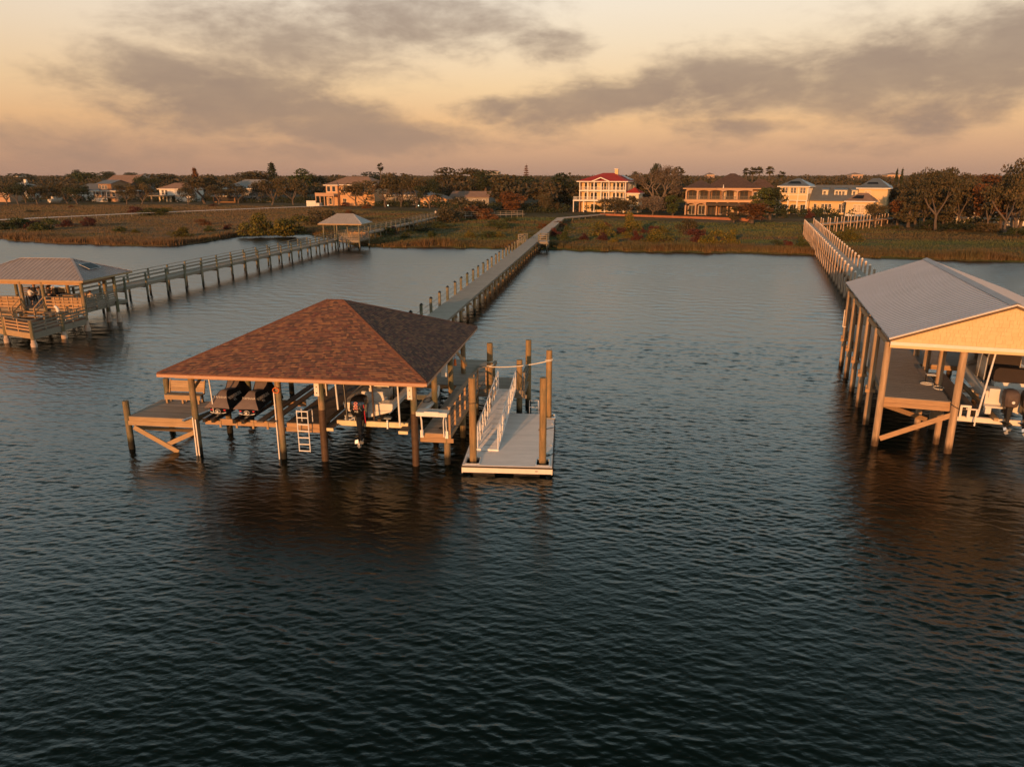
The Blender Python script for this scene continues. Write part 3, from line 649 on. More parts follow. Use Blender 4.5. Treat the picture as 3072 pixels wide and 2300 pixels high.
# ---- outboard engine
def outboard(parent, r0, w0, ztop, sc=1.0, cowl='black_gloss', lower='black_gloss', prop='aluminium', cover=False):
    o_ = MB(); k = sc
    def sec(z, hw, y0, y1, ch=.35):
        c_ = hw * ch; return [(r0 - hw + c_, w0 + y0, z), (r0 + hw - c_, w0 + y0, z), (r0 + hw, w0 + y0 + c_, z), (r0 + hw, w0 + y1 - c_, z), (r0 + hw - c_, w0 + y1, z), (r0 - hw + c_, w0 + y1, z), (r0 - hw, w0 + y1 - c_, z), (r0 - hw, w0 + y0 + c_, z)]
    o_.loft([sec(ztop - .88 * k, .20 * k, -.16 * k, .32 * k), sec(ztop - .80 * k, .27 * k, -.28 * k, .38 * k), sec(ztop - .5 * k, .32 * k, -.36 * k, .42 * k), sec(ztop - .18 * k, .31 * k, -.30 * k, .42 * k), sec(ztop - .06 * k, .26 * k, -.2 * k, .4 * k), sec(ztop, .14 * k, -.05 * k, .3 * k)], closed=True)
    eng = part('outboard_engine', o_.smooth(), cowl, parent)
    q = MB(); q.loft([sec(ztop - .87 * k, .17 * k, -.1 * k, .3 * k), sec(ztop - 1.25 * k, .13 * k, -.1 * k, .24 * k), sec(ztop - 1.7 * k, .07 * k, -.1 * k, .2 * k), sec(ztop - 1.72 * k, .2 * k, -.28 * k, .2 * k, .2), sec(ztop - 1.75 * k, .2 * k, -.28 * k, .2 * k, .2), sec(ztop - 1.77 * k, .06 * k, -.12 * k, .18 * k), sec(ztop - 2.0 * k, .05 * k, -.1 * k, .18 * k)], closed=True)
    part('midsection', q.smooth(), lower, eng)
    q = MB(); z = ztop - 2.03 * k
    q.loft([[(r0 + rr2 * math.cos(i * math.pi / 5), w0 + y, z + rr2 * math.sin(i * math.pi / 5)) for i in range(10)] for y, rr2 in ((-.3 * k, .05 * k), (-.12 * k, .075 * k), (.15 * k, .07 * k), (.32 * k, .02 * k))], closed=True)
    q.add([(r0, w0 - .05 * k, z - .05), (r0, w0 + .1 * k, z - .05), (r0, w0 + .02 * k, z - .27 * k), (r0, w0 - .05 * k, z - .25 * k)], [(0, 1, 2, 3)])
    for i in range(3):
        a = i * 2.094 + .4; u = Vector((math.cos(a), 0, math.sin(a))); v = Vector((-math.sin(a), 0, math.cos(a))); c0 = Vector((r0, w0 - .25 * k, z))
        q.add([c0 + u * .05 * k - v * .04 * k, c0 + u * .14 * k - v * .10 * k + Vector((0, .05 * k, 0)), c0 + u * .22 * k + v * .0 + Vector((0, .02, 0)), c0 + u * .13 * k + v * .1 * k - Vector((0, .05 * k, 0)), c0 + u * .05 * k + v * .04 * k], [(0, 1, 2, 3, 4)])
    part('propeller', q.smooth(), prop, eng)
    part('bracket', MB().box(r0 - .16 * k, r0 + .16 * k, w0 + .24 * k, w0 + .62 * k, ztop - 1.3 * k, ztop - .9 * k), lower, eng)
    return eng
def boat_hull(parent, r0, w0, L, bw, zk, zg, mat='gelcoat', inner='gelcoat_grey', bowrise=.35):
    secs, rim = [], []; N = 14
    for i in range(N + 1):
        t = i / N; w_ = w0 + L * t
        hw = bw / 2 * (1 - max(0, (t - .45) / .55) ** 2.3) * (.96 + .04 * min(1, t * 5)); hw = max(hw, .04)
        kz = zk + .0 + (max(0, (t - .55) / .45) ** 2.2) * (zg - zk) * .95; gz = zg + bowrise * t ** 1.6
        ch = kz + (gz - kz) * .42 + .02
        secs.append([(r0 - hw, w_, gz), (r0 - hw * .93, w_, ch + .1), (r0 - hw * .86, w_, ch), (r0, w_, kz), (r0 + hw * .86, w_, ch), (r0 + hw * .93, w_, ch + .1), (r0 + hw, w_, gz)])
        rim.append((hw, w_, gz))
    h_ = part('hull', MB().loft(secs).smooth(), mat, parent)
    q = MB(); 
    for s in (-1, 1):
        sec2 = []
        for hw, w_, gz in rim:
            hi = max(hw - .24, .0); sec2.append([(r0 + s * (hw + .03), w_, gz - .06), (r0 + s * (hw + .03), w_, gz + .02), (r0 + s * (hw - .06), w_, gz + .05), (r0 + s * hi, w_, gz + .05), (r0 + s * hi, w_, gz - .5)])
        q.loft(sec2, caps=False)
    part('gunwale', q.smooth(), mat, parent)
    fl = MB(); pts = [(r0 - max(hw - .1, .02), w_) for hw, w_, gz in rim] + [(r0 + max(hw - .1, .02), w_) for hw, w_, gz in rim[::-1]]
    fl.prism(pts, zg - .34, zg - .30); part('cockpit_floor', fl, inner, parent)
    return h_
mbt = thing('motorboat', 'white centre console motorboat with one black outboard under the shingled roof', 'boat', 'M', (8.5, 4.5, 1.93))
boat_hull(mbt, 8.5, 1.15, 7.3, 2.66, 1.93, 2.62)
part('transom_deck', MB().box(7.28, 7.95, 1.1, 1.75, 2.4, 2.68).box(9.1, 9.74, 1.1, 1.75, 2.4, 2.68).box(7.96, 9.09, 1.45, 1.75, 2.3, 2.62), 'gelcoat', mbt)
st = part('rear_seat', MB().box(7.95, 9.15, 1.8, 2.3, 2.3, 2.72), 'gelcoat', mbt)
part('backrest', MB().loft([[(x, 1.78 + .0, 2.74), (x, 1.72, 3.02), (x, 1.78, 3.08), (x, 1.86, 3.04), (x, 1.9, 2.74)] for x in (7.98, 8.02, 9.08, 9.12)], closed=True).smooth(), 'white_plastic', st)
cs = part('console', MB().box(8.0, 9.0, 4.2, 5.2, 2.3, 3.25), 'gelcoat', mbt)
part('windscreen', MB().add([(8.02, 4.5, 3.25), (8.98, 4.5, 3.25), (8.9, 4.75, 3.75), (8.1, 4.75, 3.75)], [(0, 1, 2, 3)]).add([(8.02, 4.53, 3.25), (8.98, 4.53, 3.25), (8.9, 4.78, 3.75), (8.1, 4.78, 3.75)], [(3, 2, 1, 0)]), 'glass_dark', cs)
lp = part('leaning_post', MB().box(7.95, 9.05, 3.0, 3.6, 2.3, 2.9), 'gelcoat', mbt)
part('seat_back', MB().box(7.98, 9.02, 3.0, 3.1, 3.0, 3.38).box(8.0, 8.06, 3.02, 3.08, 2.9, 3.0).box(8.94, 9.0, 3.02, 3.08, 2.9, 3.0), 'white_plastic', lp)
q = MB(); q.tube([(7.9, 2.95, 3.45), (9.1, 2.95, 3.45)], .022, 6)
for i in range(5): q.cyl((8.0 + i * .25, 2.93, 3.35), (8.0 + i * .25, 2.88, 3.58), .035, n=8)
part('rod_holder', q, 'black_plastic', lp)
part('grab_frame', MB().tube([(9.25, 3.0, 2.35), (9.25, 3.0, 3.3), (9.2, 3.1, 3.5), (9.1, 4.4, 3.6)], .03, 6).tube([(9.4, 3.6, 2.35), (9.35, 3.6, 3.5)], .035, 6), 'black_plastic', mbt)
part('swim_step', MB().box(7.4, 7.95, .75, 1.12, 2.06, 2.12).box(7.42, 7.47, .78, .83, 1.7, 2.06).box(7.86, 7.91, .78, .83, 1.8, 2.06).beam((7.46, .8, 1.76), (7.86, .8, 2.02), .03, .05), 'gelcoat_grey', mbt)
part('trim_tab', MB().box(9.35, 9.7, .85, 1.12, 1.98, 2.02).box(7.35, 7.6, .85, 1.12, 1.9, 1.94), 'steel_grey', mbt)
for r_, w_ in ((9.6, 2.4), (9.55, 4.2), (7.4, 2.4), (7.45, 4.2)): part('cleat', MB().cyl((r_, w_ - .1, 2.72), (r_, w_ + .1, 2.72), .018, n=6).box(r_ - .012, r_ + .012, w_ - .03, w_ + .03, 2.66, 2.72), 'black_plastic', mbt)
eng = outboard(mbt, 8.28, .42, 3.25, 1.15)
part('accent_stripe', MB().beam((8.03, .02, 2.62), (8.10, .08, 3.02), .02, .03).beam((8.53, .02, 2.62), (8.46, .08, 3.02), .02, .03), 'steel_grey', eng)
part('red_stripe', MB().beam((8.63, .27, 1.95), (8.62, .12, 2.9), .03, .05), 'red_paint', eng)
rot = Matrix.Rotation(R(78), 3, 'X') @ Matrix.Rotation(R(90), 3, 'Z')
text_mesh('lettering', '300', 'red_paint', eng, (8.28, -.02, 2.86), rot, .27)
text_mesh('lettering', 'V10', 'white_trim', eng, (8.28, -.01, 2.58), Matrix.Rotation(R(80), 3, 'X'), .12)
# ---- fish cleaning table
ft = thing('cleaning_table', 'white fish cleaning table on the front end of the right walkway', 'table', 'M', (12.05, -.15, 1.6))
tb = part('table_top', MB().box(11.3, 12.78, -.32, .32, 2.74, 2.78).box(11.3, 12.78, -.34, -.32, 2.6, 2.80).box(11.3, 11.32, -.318, .32, 2.66, 2.80).box(12.76, 12.78, -.318, .32, 2.66, 2.80).box(11.7, 12.4, -.36, -.342, 2.68, 2.84), 'white_plastic', ft)
for r_ in (11.42, 12.62):
    s_ = 1 if r_ < 12 else -1
    part('leg', MB().tube([(r_ , -.08, 2.74), (r_ + .08 * s_, -.06, 2.3), (r_ + .08 * s_, .0, 1.5)], .03, 6).tube([(r_ - .06, .12, 2.74), (r_ + .0, .14, 2.2), (r_ + .02, .16, 1.61)], .03, 6), 'white_plastic', ft)
    part('clamp', MB().box(r_ - .06, r_ + .1, .12, .17, 1.38, 1.75), 'alu_white', ft)
# ---- floating dock, its piles and gangway (frame F: front left corner)
FR['F'] = ((-2.32, 32.45), 4.0)
fd = thing('floating_dock', 'white decked floating dock with black bumper edge right of the shingled boathouse', 'floating dock', 'F', (2.1, 4.2, 0))
FW, FLn = 4.18, 8.0
q = MB(); holes = ((.15, .75, .2, .95), (3.45, 4.02, .2, .95), (3.5, 4.18, 7.2, 7.85))
bwid = .19; nb = int(FLn / bwid)
for i in range(nb):
    a, b_ = i * bwid + .009, (i + 1) * bwid - .009; segs = [(.0, FW)]
    for h0, h1, g0, g1 in holes:
        if b_ > g0 and a < g1:
            ns = []
            for s0, s1 in segs:
                if h1 <= s0 or h0 >= s1: ns.append((s0, s1))
                else:
                    if h0 > s0: ns.append((s0, h0))
                    if h1 < s1: ns.append((h1, s1))
            segs = ns
    for s0, s1 in segs: q.box(s0, s1, a, b_, .47, .50)
part('deck', q, 'deck_white', fd)
part('bumper', MB().box(-.04, FW + .04, -.05, -.005, .41, .48).box(FW + .005, FW + .05, -.004, FLn, .20, .505).box(-.05, -.005, -.004, FLn, .41, .48), 'rubber', fd)
part('skirt', MB().box(-.02, FW + .02, -.03, .02, .16, .405).box(-.03, .01, .021, FLn, .1, .405).box(FW - .02, FW + .004, .021, FLn, .1, .46), 'white_trim', fd)
part('float_drum', MB().box(.5, 1.5, .1, FLn - .2, -.3, .3).box(2.4, 3.6, .1, FLn - .2, -.3, .3), 'black_plastic', fd)
for h0, h1, g0, g1 in holes:
    part('pile_guide', MB().box(h0 - .05, h0, g0 - .05, g1 + .05, .42, .53).box(h1, h1 + .05, g0 - .05, g1 + .05, .42, .53).box(h0, h1, g0 - .05, g0, .42, .53).box(h0, h1, g1, g1 + .05, .42, .53), 'aluminium', fd)
for x_, y_ in ((.1, 2.6), (.1, 5.6), (4.08, 2.9), (4.08, 6.2)): part('cleat', MB().cyl((x_, y_ - .13, .59), (x_, y_ + .13, .59), .022, n=6).box(x_ - .02, x_ + .02, y_ - .05, y_ + .05, .502, .58), 'aluminium', fd)
part('marker_light', MB().box(3.4, 3.52, -.045, -.031, .27, .32), 'steel_grey', fd)
part('boarding_ladder', MB().tube([(2.75, 8.1, .3), (2.75, 8.1, 1.25), (3.25, 8.1, 1.25), (3.25, 8.1, .3)], .02, 6).cyl((2.75, 8.1, .85), (3.25, 8.1, .85), .018, n=6), 'alu_white', fd)
GP = 'guide piles of the floating dock'
for r_, w_, z, lb in ((.45, .60, 4.55, 'orange brown guide pile in the front left corner of the floating dock'), (3.72, .60, 4.62, 'orange brown guide pile in the front right corner of the floating dock'), (3.84, 7.52, 4.3, 'brown guide pile with a white rope tied round it, back right of the floating dock')):
    solo('guide_pile', lb, 'pile', pilemb(r_, w_, -2, z, .165), 'pile_warm', 'F', (r_, w_, 0), GP)
# dark line round front left pile
q = MB(); c0 = (.45, .6)
q.tube([(c0[0] + .175 * math.cos(a / 10 * 6.283), c0[1] + .175 * math.sin(a / 10 * 6.283), 3.35 + .03 * math.sin(a)) for a in range(11)], .018, 6)
solo('dark_rope', 'thin dark rope looped round the front left guide pile', 'rope', q, 'rope_dark', 'F', (.45, .6, 3.3))
def coil(fr, x, y, z, lb, s=1.0):
    pts = [(x + s * (.16 + .02 * math.sin(i * 1.7)) * math.cos(i * .7), y + s * (.12 + .03 * math.cos(i)) * math.sin(i * .7), z + .015 + .004 * (i % 5)) for i in range(26)]
    pts += [(x + s * .3, y + .2 * s, z + .02), (x + s * .6, y + .35 * s, z + .03)]
    q = MB().tube(pts, .016, 5); solo('rope', lb, 'rope', q, 'rope_dark', fr, (x, y, z))
coil('F', 3.55, 5.2, .5, 'dark mooring rope heap near the middle right edge of the floating dock')
coil('F', 3.9, 1.5, .5, 'dark mooring rope heap behind the front right guide pile', .9)
coil('M', 12.3, .9, 1.6, 'dark rope lying on the right walkway behind the cleaning table', 1.2)
gw = thing('gangway', 'aluminium gangway with truss handrails sloping down to the floating dock', 'gangway', 'M', (14.5, 4.5, 1.1))
A0, A1, wA, wB, zA, zB = 13.93, 14.98, 1.15, 8.05, .60, 1.66
def gz(w_): return zA + (zB - zA) * (w_ - wA) / (wB - wA)
q = MB(); nn = 44
for i in range(nn):
    a, b_ = wA + (wB - wA) * i / nn + .004, wA + (wB - wA) * (i + 1) / nn - .004
    q.add([(A0 + .05, a, gz(a)), (A1 - .05, a, gz(a)), (A1 - .05, b_, gz(b_)), (A0 + .05, b_, gz(b_)), (A0 + .05, a, gz(a) - .03), (A1 - .05, a, gz(a) - .03), (A1 - .05, b_, gz(b_) - .03), (A0 + .05, b_, gz(b_) - .03)], [(0, 1, 2, 3), (7, 6, 5, 4), (0, 4, 5, 1), (2, 6, 7, 3)])
part('walking_surface', q, 'deck_white', gw)
for i in range(12): a = wA + .3 + i * .57; part('tread_strip', MB().beam((A0 + .3, a, gz(a) + .008), (A1 - .3, a, gz(a) + .008), .03, .012), 'steel_grey', gw)
for r_ in (A0 + .02, A1 - .02):
    q = MB(); q.beam((r_, wA, zA - .03), (r_, wB, zB - .03), .05, .12)
    hr = 1.08
    q.tube([(r_, wA + .02, zA), (r_, wA + .02, zA + .85), (r_, wA + .12, zA + hr - .02), (r_, wA + .3, gz(wA + .3) + hr), (r_, wB - .1, zB + hr), (r_, wB - .02, zB + hr - .1), (r_, wB, zB)], .030, 8)
    nb_ = 9; st_ = (wB - wA) / nb_
    for i in range(nb_):
        a, b_ = wA + i * st_, wA + (i + 1) * st_
        if i: q.beam((r_, a, gz(a)), (r_, a, gz(a) + hr), .034, .034, (0, 1, 0))
        q.beam((r_, a, gz(a) + (.0 if i % 2 == 0 else hr - .05)), (r_, b_, gz(b_) + (hr - .05 if i % 2 == 0 else 0)), .028, .028)
    q.beam((r_, wA + .1, gz(wA) + .5), (r_, wB - .1, gz(wB) + .5), .02, .025)
    part('handrail', q, 'alu_white', gw)
part('end_lip', MB().box(A0 - .02, A1 + .02, wA - .12, wA, zA - .09, zA + .0), 'alu_white', gw)
# white rope between piles
a = world('M', 13.45, 8.0, 2.95); b_ = world('F', 3.84, 7.36, 3.75)
pts = []
for i in range(25):
    t = i / 24; v = a.lerp(b_, t); v.z -= .17 * 4 * t * (1 - t) * .8; pts.append(v)
q = MB().tube(pts, .028, 6)
for c_, z in ((world('M', 13.45, 8.2), 3.0), (world('M', 13.45, 8.2), 3.22), (world('F', 3.84, 7.52), 3.74), (world('F', 3.84, 7.52), 3.80)):
    q.tube([(c_.x + .20 * math.cos(k * .5236), c_.y + .20 * math.sin(k * .5236), z + .03 * math.cos(k * .52)) for k in range(13)], .022, 6)
solo('white_rope', 'white rope strung from a landing pile to the back right guide pile', 'rope', q, 'rope_white')
# orange life ring and box hung below the right eave, kayak in the right bay
solo('dock_light', 'small orange lantern hanging under the right eave', 'lantern', MB().cyl((11.9, 5.9, 3.5), (11.9, 5.9, 3.85), .09, .06, 10).cyl((11.9, 5.9, 3.85), (11.9, 5.9, 4.2), .012, n=6), 'orange_plastic', 'M', (11.9, 5.9, 3.5))
solo('control_box', 'white control box mounted on a pile under the right eave', 'box', MB().box(11.42, 11.7, 4.6, 4.8, 3.2, 3.85).box(11.45, 11.67, 4.59, 4.60, 3.3, 3.75), 'white_plastic', 'M', (11.5, 4.7, 3.2))
kk = thing('kayak', 'grey kayak lying on its lift plank between the motorboat and right walkway', 'kayak', 'M', (10.95, 3.4, 1.9))
secs = []
for i in range(13):
    t = i / 12; hw = .36 * math.sin(math.pi * min(.97, max(.03, t))) ** .6; w_ = 1.0 + 5.0 * t; zc = 2.08 + .1 * abs(2 * t - 1) ** 3
    secs.append([(10.93 + hw * math.cos(k * .5236), w_, zc + .17 * math.sin(k * .5236)) for k in range(12)])
part('hull', MB().loft(secs, closed=True).smooth(), 'gelcoat_grey', kk)
part('cockpit', MB().tube([(10.93 + .2 * math.cos(k * .5236), 3.4 + .45 * math.sin(k * .5236), 2.24) for k in range(13)], .03, 6), 'black_plastic', kk)
# ================================================================== LONG BOARDWALK (frame M)
bw = thing('boardwalk', 'long straight wooden boardwalk running from the shingled boathouse to the marsh', 'boardwalk', 'M', (5.6, 15, 0))
BL, BR_ = 4.62, 6.75
part('deck', planks(MB(), BL, BR_, 14.91, 181.5, 1.86, .16, .012, .04, .02), 'deck_pale', bw)
part('stringer', MB().box(BL + .05, BL + .11, 14.95, 181.4, 1.58, 1.81).box(BR_ - .11, BR_ - .05, 14.95, 181.4, 1.58, 1.81).box((BL + BR_) / 2 - .03, (BL + BR_) / 2 + .03, 14.95, 181.4, 1.58, 1.81), 'timber_grey', bw)
k = 0
for i in range(46):
    w_ = 20.6 + i * 3.42
    if w_ > 176: break
    x_, y_, _ = world('M', 5.6, w_); z0 = ground_z(x_, y_) - 1.5
    part('pile', pilemb(BR_ - .22, w_, z0, 1.56, .14, 10, .06), 'pile_warm', bw)
    tall = w_ < 103
    pl_ = part('pile', pilemb(BL - .06 if tall else BL + .2, w_, z0, 3.05 if tall else 1.56, .135, 10, .05), 'pile_grey', bw)
    if tall: part('cap', MB().loft([[(BL - .06 + rr2 * math.cos(q_ * math.pi / 4), w_ + rr2 * math.sin(q_ * math.pi / 4), z) for q_ in range(8)] for z, rr2 in ((3.052, .165), (3.09, .165), (3.22, .02))], closed=True), 'black_plastic', pl_)
q = MB()
for i in range(46):
    w_ = 20.6 + i * 3.42
    if w_ > 176: break
    part('cross_beam', MB().box(BL - .05, BR_ + .12, w_ + .13, w_ + .18, 1.36, 1.57), 'timber', bw)
q = MB()
for i in range(24):
    w_ = 20.6 + i * 3.42
    if w_ + 3.42 > 103: break
    for z in (2.25, 2.7): q.tube([(BL - .06 , w_ + 3.42 * t / 4, z - .10 * (4 * (t / 4) * (1 - t / 4))) for t in range(5)], .014, 5)
part('side_rope', q, 'rope_dark', bw)
mp = thing('side_platform', 'small railed platform with a bench on the right side of the long boardwalk', 'platform', 'M', (7.8, 105, 0))
deck(mp, 6.8, 8.7, 103.4, 107.6, 1.86, 'deck_pale', 'timber_grey')
for r_, w_ in ((7.0, 103.6), (8.5, 103.6), (7.0, 107.4), (8.5, 107.4)): part('pile', pilemb(r_, w_, -1, 3.1, .12, 8), 'pile_grey', mp)
for z in (2.2, 2.55, 2.95): part('rail', MB().box(6.95, 8.55, 103.5, 103.55, z - .06, z + .06).box(8.55, 8.6, 103.5, 107.5, z - .06, z + .06).box(6.95, 8.55, 107.45, 107.5, z - .06, z + .06), 'timber_grey', mp)
mp2 = thing('side_platform', 'small railed platform on the left side of the long boardwalk near the marsh edge', 'platform', 'M', (3.8, 106, 0))
deck(mp2, 2.9, 4.55, 105.4, 108.6, 1.86, 'deck_pale', 'timber_grey')
for r_, w_ in ((3.1, 105.6), (4.4, 105.6), (3.1, 108.4), (4.4, 108.4)): part('pile', pilemb(r_, w_, -1, 3.0, .11, 8), 'pile_grey', mp2)
for z in (2.2, 2.55, 2.9): part('rail', MB().box(3.0, 4.45, 105.5, 105.55, z - .06, z + .06).box(3.0, 3.05, 105.56, 108.5, z - .06, z + .06).box(3.06, 4.45, 108.45, 108.5, z - .06, z + .06), 'timber_grey', mp2)
# second leg, bending right towards the house
pA = world('M', 5.7, 182.2); pB = Vector((30.5, 238, 0)); d = (pB - pA); L2 = d.length; az2 = math.degrees(math.atan2(d.x, d.y))
FR['B'] = ((pA.x, pA.y), az2)
b2 = thing('boardwalk', 'far leg of the boardwalk bending right across the marsh to the red roofed house', 'boardwalk', 'B', (0, 20, 0))
part('deck', planks(MB(), -1.05, 1.05, -.6, L2, 1.872, .2, .015, .04, .02), 'deck_pale', b2)
part('stringer', MB().box(-1, -.94, -.5, L2 - .1, 1.60, 1.82).box(.94, 1, -.5, L2 - .1, 1.60, 1.82), 'timber_grey', b2)
for i in range(18):
    w_ = 1.5 + i * 3.5
    if w_ > L2: break
    for s in (-.85, .85): part('pile', pilemb(s, w_, -.3, 1.58, .13, 8), 'pile_grey', b2)
# ================================================================== RIGHT BOATHOUSE (frame R)
rb = thing('boathouse', 'tall tan boathouse with a grey ribbed metal gable roof and yellow shingled gable', 'boathouse', 'R', (5, 9, 0))
GE, GR, GZ0, GZ1, GW0, GW1 = -.02, 5.15, 5.78, 7.72, -.55, 20.2
sl_ = (GZ1 - GZ0) / (GR - GE); GX = 2 * GR - GE
def ribroof(mb, xe, ze, xr, zr, y0, y1, step=.3048, rib=.028, along='y', thick=.03):
    """corrugated sheet from eave line to ridge line, ribs running down the slope"""
    n_ = int((y1 - y0) / step); s_ = (y1 - y0) / n_; e, r = [], []
    for i in range(n_):
        y = y0 + i * s_
        for dy, h in ((0, 0), (s_ * .38, 0), (s_ * .46, rib), (s_ * .62, rib), (s_ * .70, 0)): e.append((xe, y + dy, ze + h)); r.append((xr, y + dy, zr + h))
    e.append((xe, y1, ze)); r.append((xr, y1, zr)); m_ = len(e)
    mb.add(e + r, [(i, i + 1, m_ + i + 1, m_ + i) for i in range(m_ - 1)])
    lo = [(x, y, z - thick) for x, y, z in (e[0], e[-1], r[-1], r[0])]; mb.add(lo + [e[0], e[-1], r[-1], r[0]], [(0, 3, 2, 1), (0, 1, 5, 4), (1, 2, 6, 5), (3, 0, 4, 7)])
    return mb
q = MB(); ribroof(q, GE, GZ0, GR, GZ1, GW0, GW1, .40, .024); part('roof_slope', q, 'metal_roof_warm', rb)
q = MB(); ribroof(q, GX, GZ0, GR, GZ1, GW0, GW1, .40, .024); part('roof_slope', q, 'metal_roof_warm', rb)
part('ridge_cap', MB().add([(GR - .28, GW0 - .02, GZ1 - .06), (GR, GW0 - .02, GZ1 + .055), (GR + .28, GW0 - .02, GZ1 - .06), (GR - .28, GW1, GZ1 - .06), (GR, GW1, GZ1 + .055), (GR + .28, GW1, GZ1 - .06)], [(0, 1, 4, 3), (1, 2, 5, 4)]), 'metal_roof', rb)
q = MB()
for s in (0, 1):
    x0 = GE if s == 0 else GX
    q.beam((x0, GW0 + .02, GZ0 - .035), (GR, GW0 + .02, GZ1 - .035), .03, .07)
part('rake_trim', q, 'white_trim', rb)
q = MB()
for s in (0, 1):
    x0 = GE + .05 if s == 0 else GX - .05
    q.beam((x0, GW0 + .05, GZ0 - .12), (GR, GW0 + .05, GZ1 - .14), .03, .12)
part('rake_board', q, 'timber_dark', rb)
# gable wall of staggered shakes
gb = MB(); w_ = GW0 + .12
gb.add([(GE + .1, w_ + .03, GZ0 - .12), (GX - .1, w_ + .03, GZ0 - .12), (GX - .1, w_ + .03, GZ0 - .5), (GE + .1, w_ + .03, GZ0 - .5), (GR, w_ + .03, GZ1 - .12)], [(3, 2, 1, 4, 0)])
z = GZ0 - .18; k = 0
while z < GZ1 - .2:
    z2 = z + .19; xl = GE + .12 + max(0, (z2 + .10 - GZ0)) / sl_; xr = GX - .12 - max(0, (z2 + .10 - GZ0)) / sl_; x = xl
    while x < xr - .02:
        x2 = min(xr, x + random.uniform(.1, .34)); t_ = random.uniform(.012, .026); d_ = random.uniform(-.006, .006)
        gb.box(x + .003, x2 - .003, w_ + .028 - t_, w_ + .027, z + d_, z2 - .003); x = x2
    z = z2
part('gable_siding', gb, 'siding_yellow', rb)
part('gable_beam', MB().box(GE + .1, GX - .1, w_ - .02, w_ + .02, GZ0 - .36, GZ0 - .19), 'white_trim', rb)
q = MB()
for r_ in (.05, 3.35, 7.0, 10.25): q.box(r_ - .06, r_ + .06, .0, 19.6, 5.28, 5.5)
part('header_beam', q, 'timber', rb)
for i in range(14): part('rafter', MB().beam((GE + .1, .4 + i * 1.45, GZ0 - .16), (GR, .4 + i * 1.45, GZ1 - .16), .05, .16).beam((GX - .1, .4 + i * 1.45, GZ0 - .16), (GR, .4 + i * 1.45, GZ1 - .16), .05, .16), 'timber', rb)
RPW = (0, 3.6, 7.1, 10.65, 14.1, 17.5)
for w_ in RPW:
    part('pile', pilemb(.06, w_, -2, 5.5, .165), 'pile_vinyl', rb)
    if w_: part('pile_bracket', MB().box(-.16, .3, w_ + .1, w_ + .2, 1.85, 2.25).box(-.2, .3, w_ - .2, w_ - .1, 1.9, 2.1), 'timber', rb)
for r_, w_ in ((3.42, -.05), (3.42, 3.9), (3.42, 7.3), (3.5, 10.65), (3.5, 14.1), (3.5, 17.5), (7.1, 10.6), (7.1, 17.5), (10.3, 0), (10.3, 3.6), (10.3, 7.1), (10.3, 10.65), (10.3, 14.1), (10.3, 17.5)):
    part('pile', pilemb(r_, w_, -2, 5.4, .175), 'pile_vinyl', rb)
part('pile', pilemb(3.15, 1.3, -2, 2.2, .15), 'pile_vinyl', rb); part('pile', pilemb(2.6, 3.4, -2, 2.2, .16), 'pile_vinyl', rb)
deck(rb, .24, 3.26, .12, 8.3, 2.62, 'deck_composite', 'timber', .26)
deck(rb, .24, 10.2, 8.31, 20.2, 2.62, 'deck_composite', 'timber', .26, lower=False)
deck(rb, 8.9, 10.2, .12, 8.30, 2.62, 'deck_composite', 'timber', .26)
part('slip_walk', planks(MB(), 3.6, 4.5, .1, 7.6, 2.30, .14), 'deck_brown', rb)
splitb('brace', [((.25, -.06, .42), (3.3, -.06, 1.98), .05, .26), ((.3, .22, 2.15), (3.0, 3.3, .65), .05, .24)], 'timber', rb)
q = MB().box(.12, .17, 6.3, 6.35, 2.7, 4.1); q.box(-.2, -.15, 17.2, 17.25, 3.0, 4.2).box(-.2, .1, 17.2, 17.25, 2.95, 3.0)
part('pile_conduit', q, 'white_trim', rb)
q = MB().tube([(3.42 + .19 * math.cos(k * .5236), -.05 + .19 * math.sin(k * .5236), 2.45 - .1 * math.cos(k * .5236)) for k in range(13)], .022, 6)
q.tube([(3.25, .05, 2.5), (3.0, 1.2, 3.1), (2.95, 2.4, 2.75)], .018, 5)
solo('dark_rope', 'dark line tied round the pile at the right front corner of the tan boathouse deck', 'rope', q, 'rope_dark', 'R', (3.4, 0, 2.5))
# lift and boat
l3 = thing('lift_cradle', 'white painted lift beam under the twin engine boat in the tan boathouse', 'boat lift', 'R', (6.3, 0, 1.7))
split('cross_beam', [(3.6, 9.0, .3, .46, 1.62, 1.88), (3.6, 9.0, 6.2, 6.36, 1.62, 1.88)], 'white_trim', l3)
part('guard_frame', MB().box(3.66, 3.76, -.04, .04, 1.882, 2.52).box(4.0, 4.14, -.04, .04, 1.882, 2.44).box(3.66, 4.14, -.05, .05, 2.44, 2.54).box(4.34, 4.40, -.14, -.08, 1.55, 2.42).box(3.9, 4.42, -.14, -.08, 2.36, 2.42), 'white_trim', l3)
for r_ in (5.25, 7.5): part('bunk', MB().box(r_ - .1, r_ + .1, -.15, 7, 1.90, 2.05), 'timber_new', l3)
part('guide_pole', MB().cyl((4.6, .5, 1.9), (4.95, .6, 5.2), .045, n=8), 'alu_white', l3)
tb_ = thing('motorboat', 'large white boat with two covered outboards and a top frame in the tan boathouse', 'boat', 'R', (6.4, 4, 2.1))
boat_hull(tb_, 6.4, .75, 8.6, 3.3, 2.1, 3.15, bowrise=.5)
part('transom_wall', MB().box(4.86, 7.94, .72, .80, 2.5, 3.12).box(4.9, 7.9, .81, 1.5, 2.7, 3.16), 'gelcoat', tb_)
part('bait_box', MB().box(4.98, 5.5, .62, 1.15, 2.85, 3.32), 'gelcoat', tb_)
part('step_platform', MB().box(4.8, 5.6, .3, .70, 2.42, 2.50).box(4.85, 5.1, .32, .7, 2.1, 2.41), 'gelcoat', tb_)
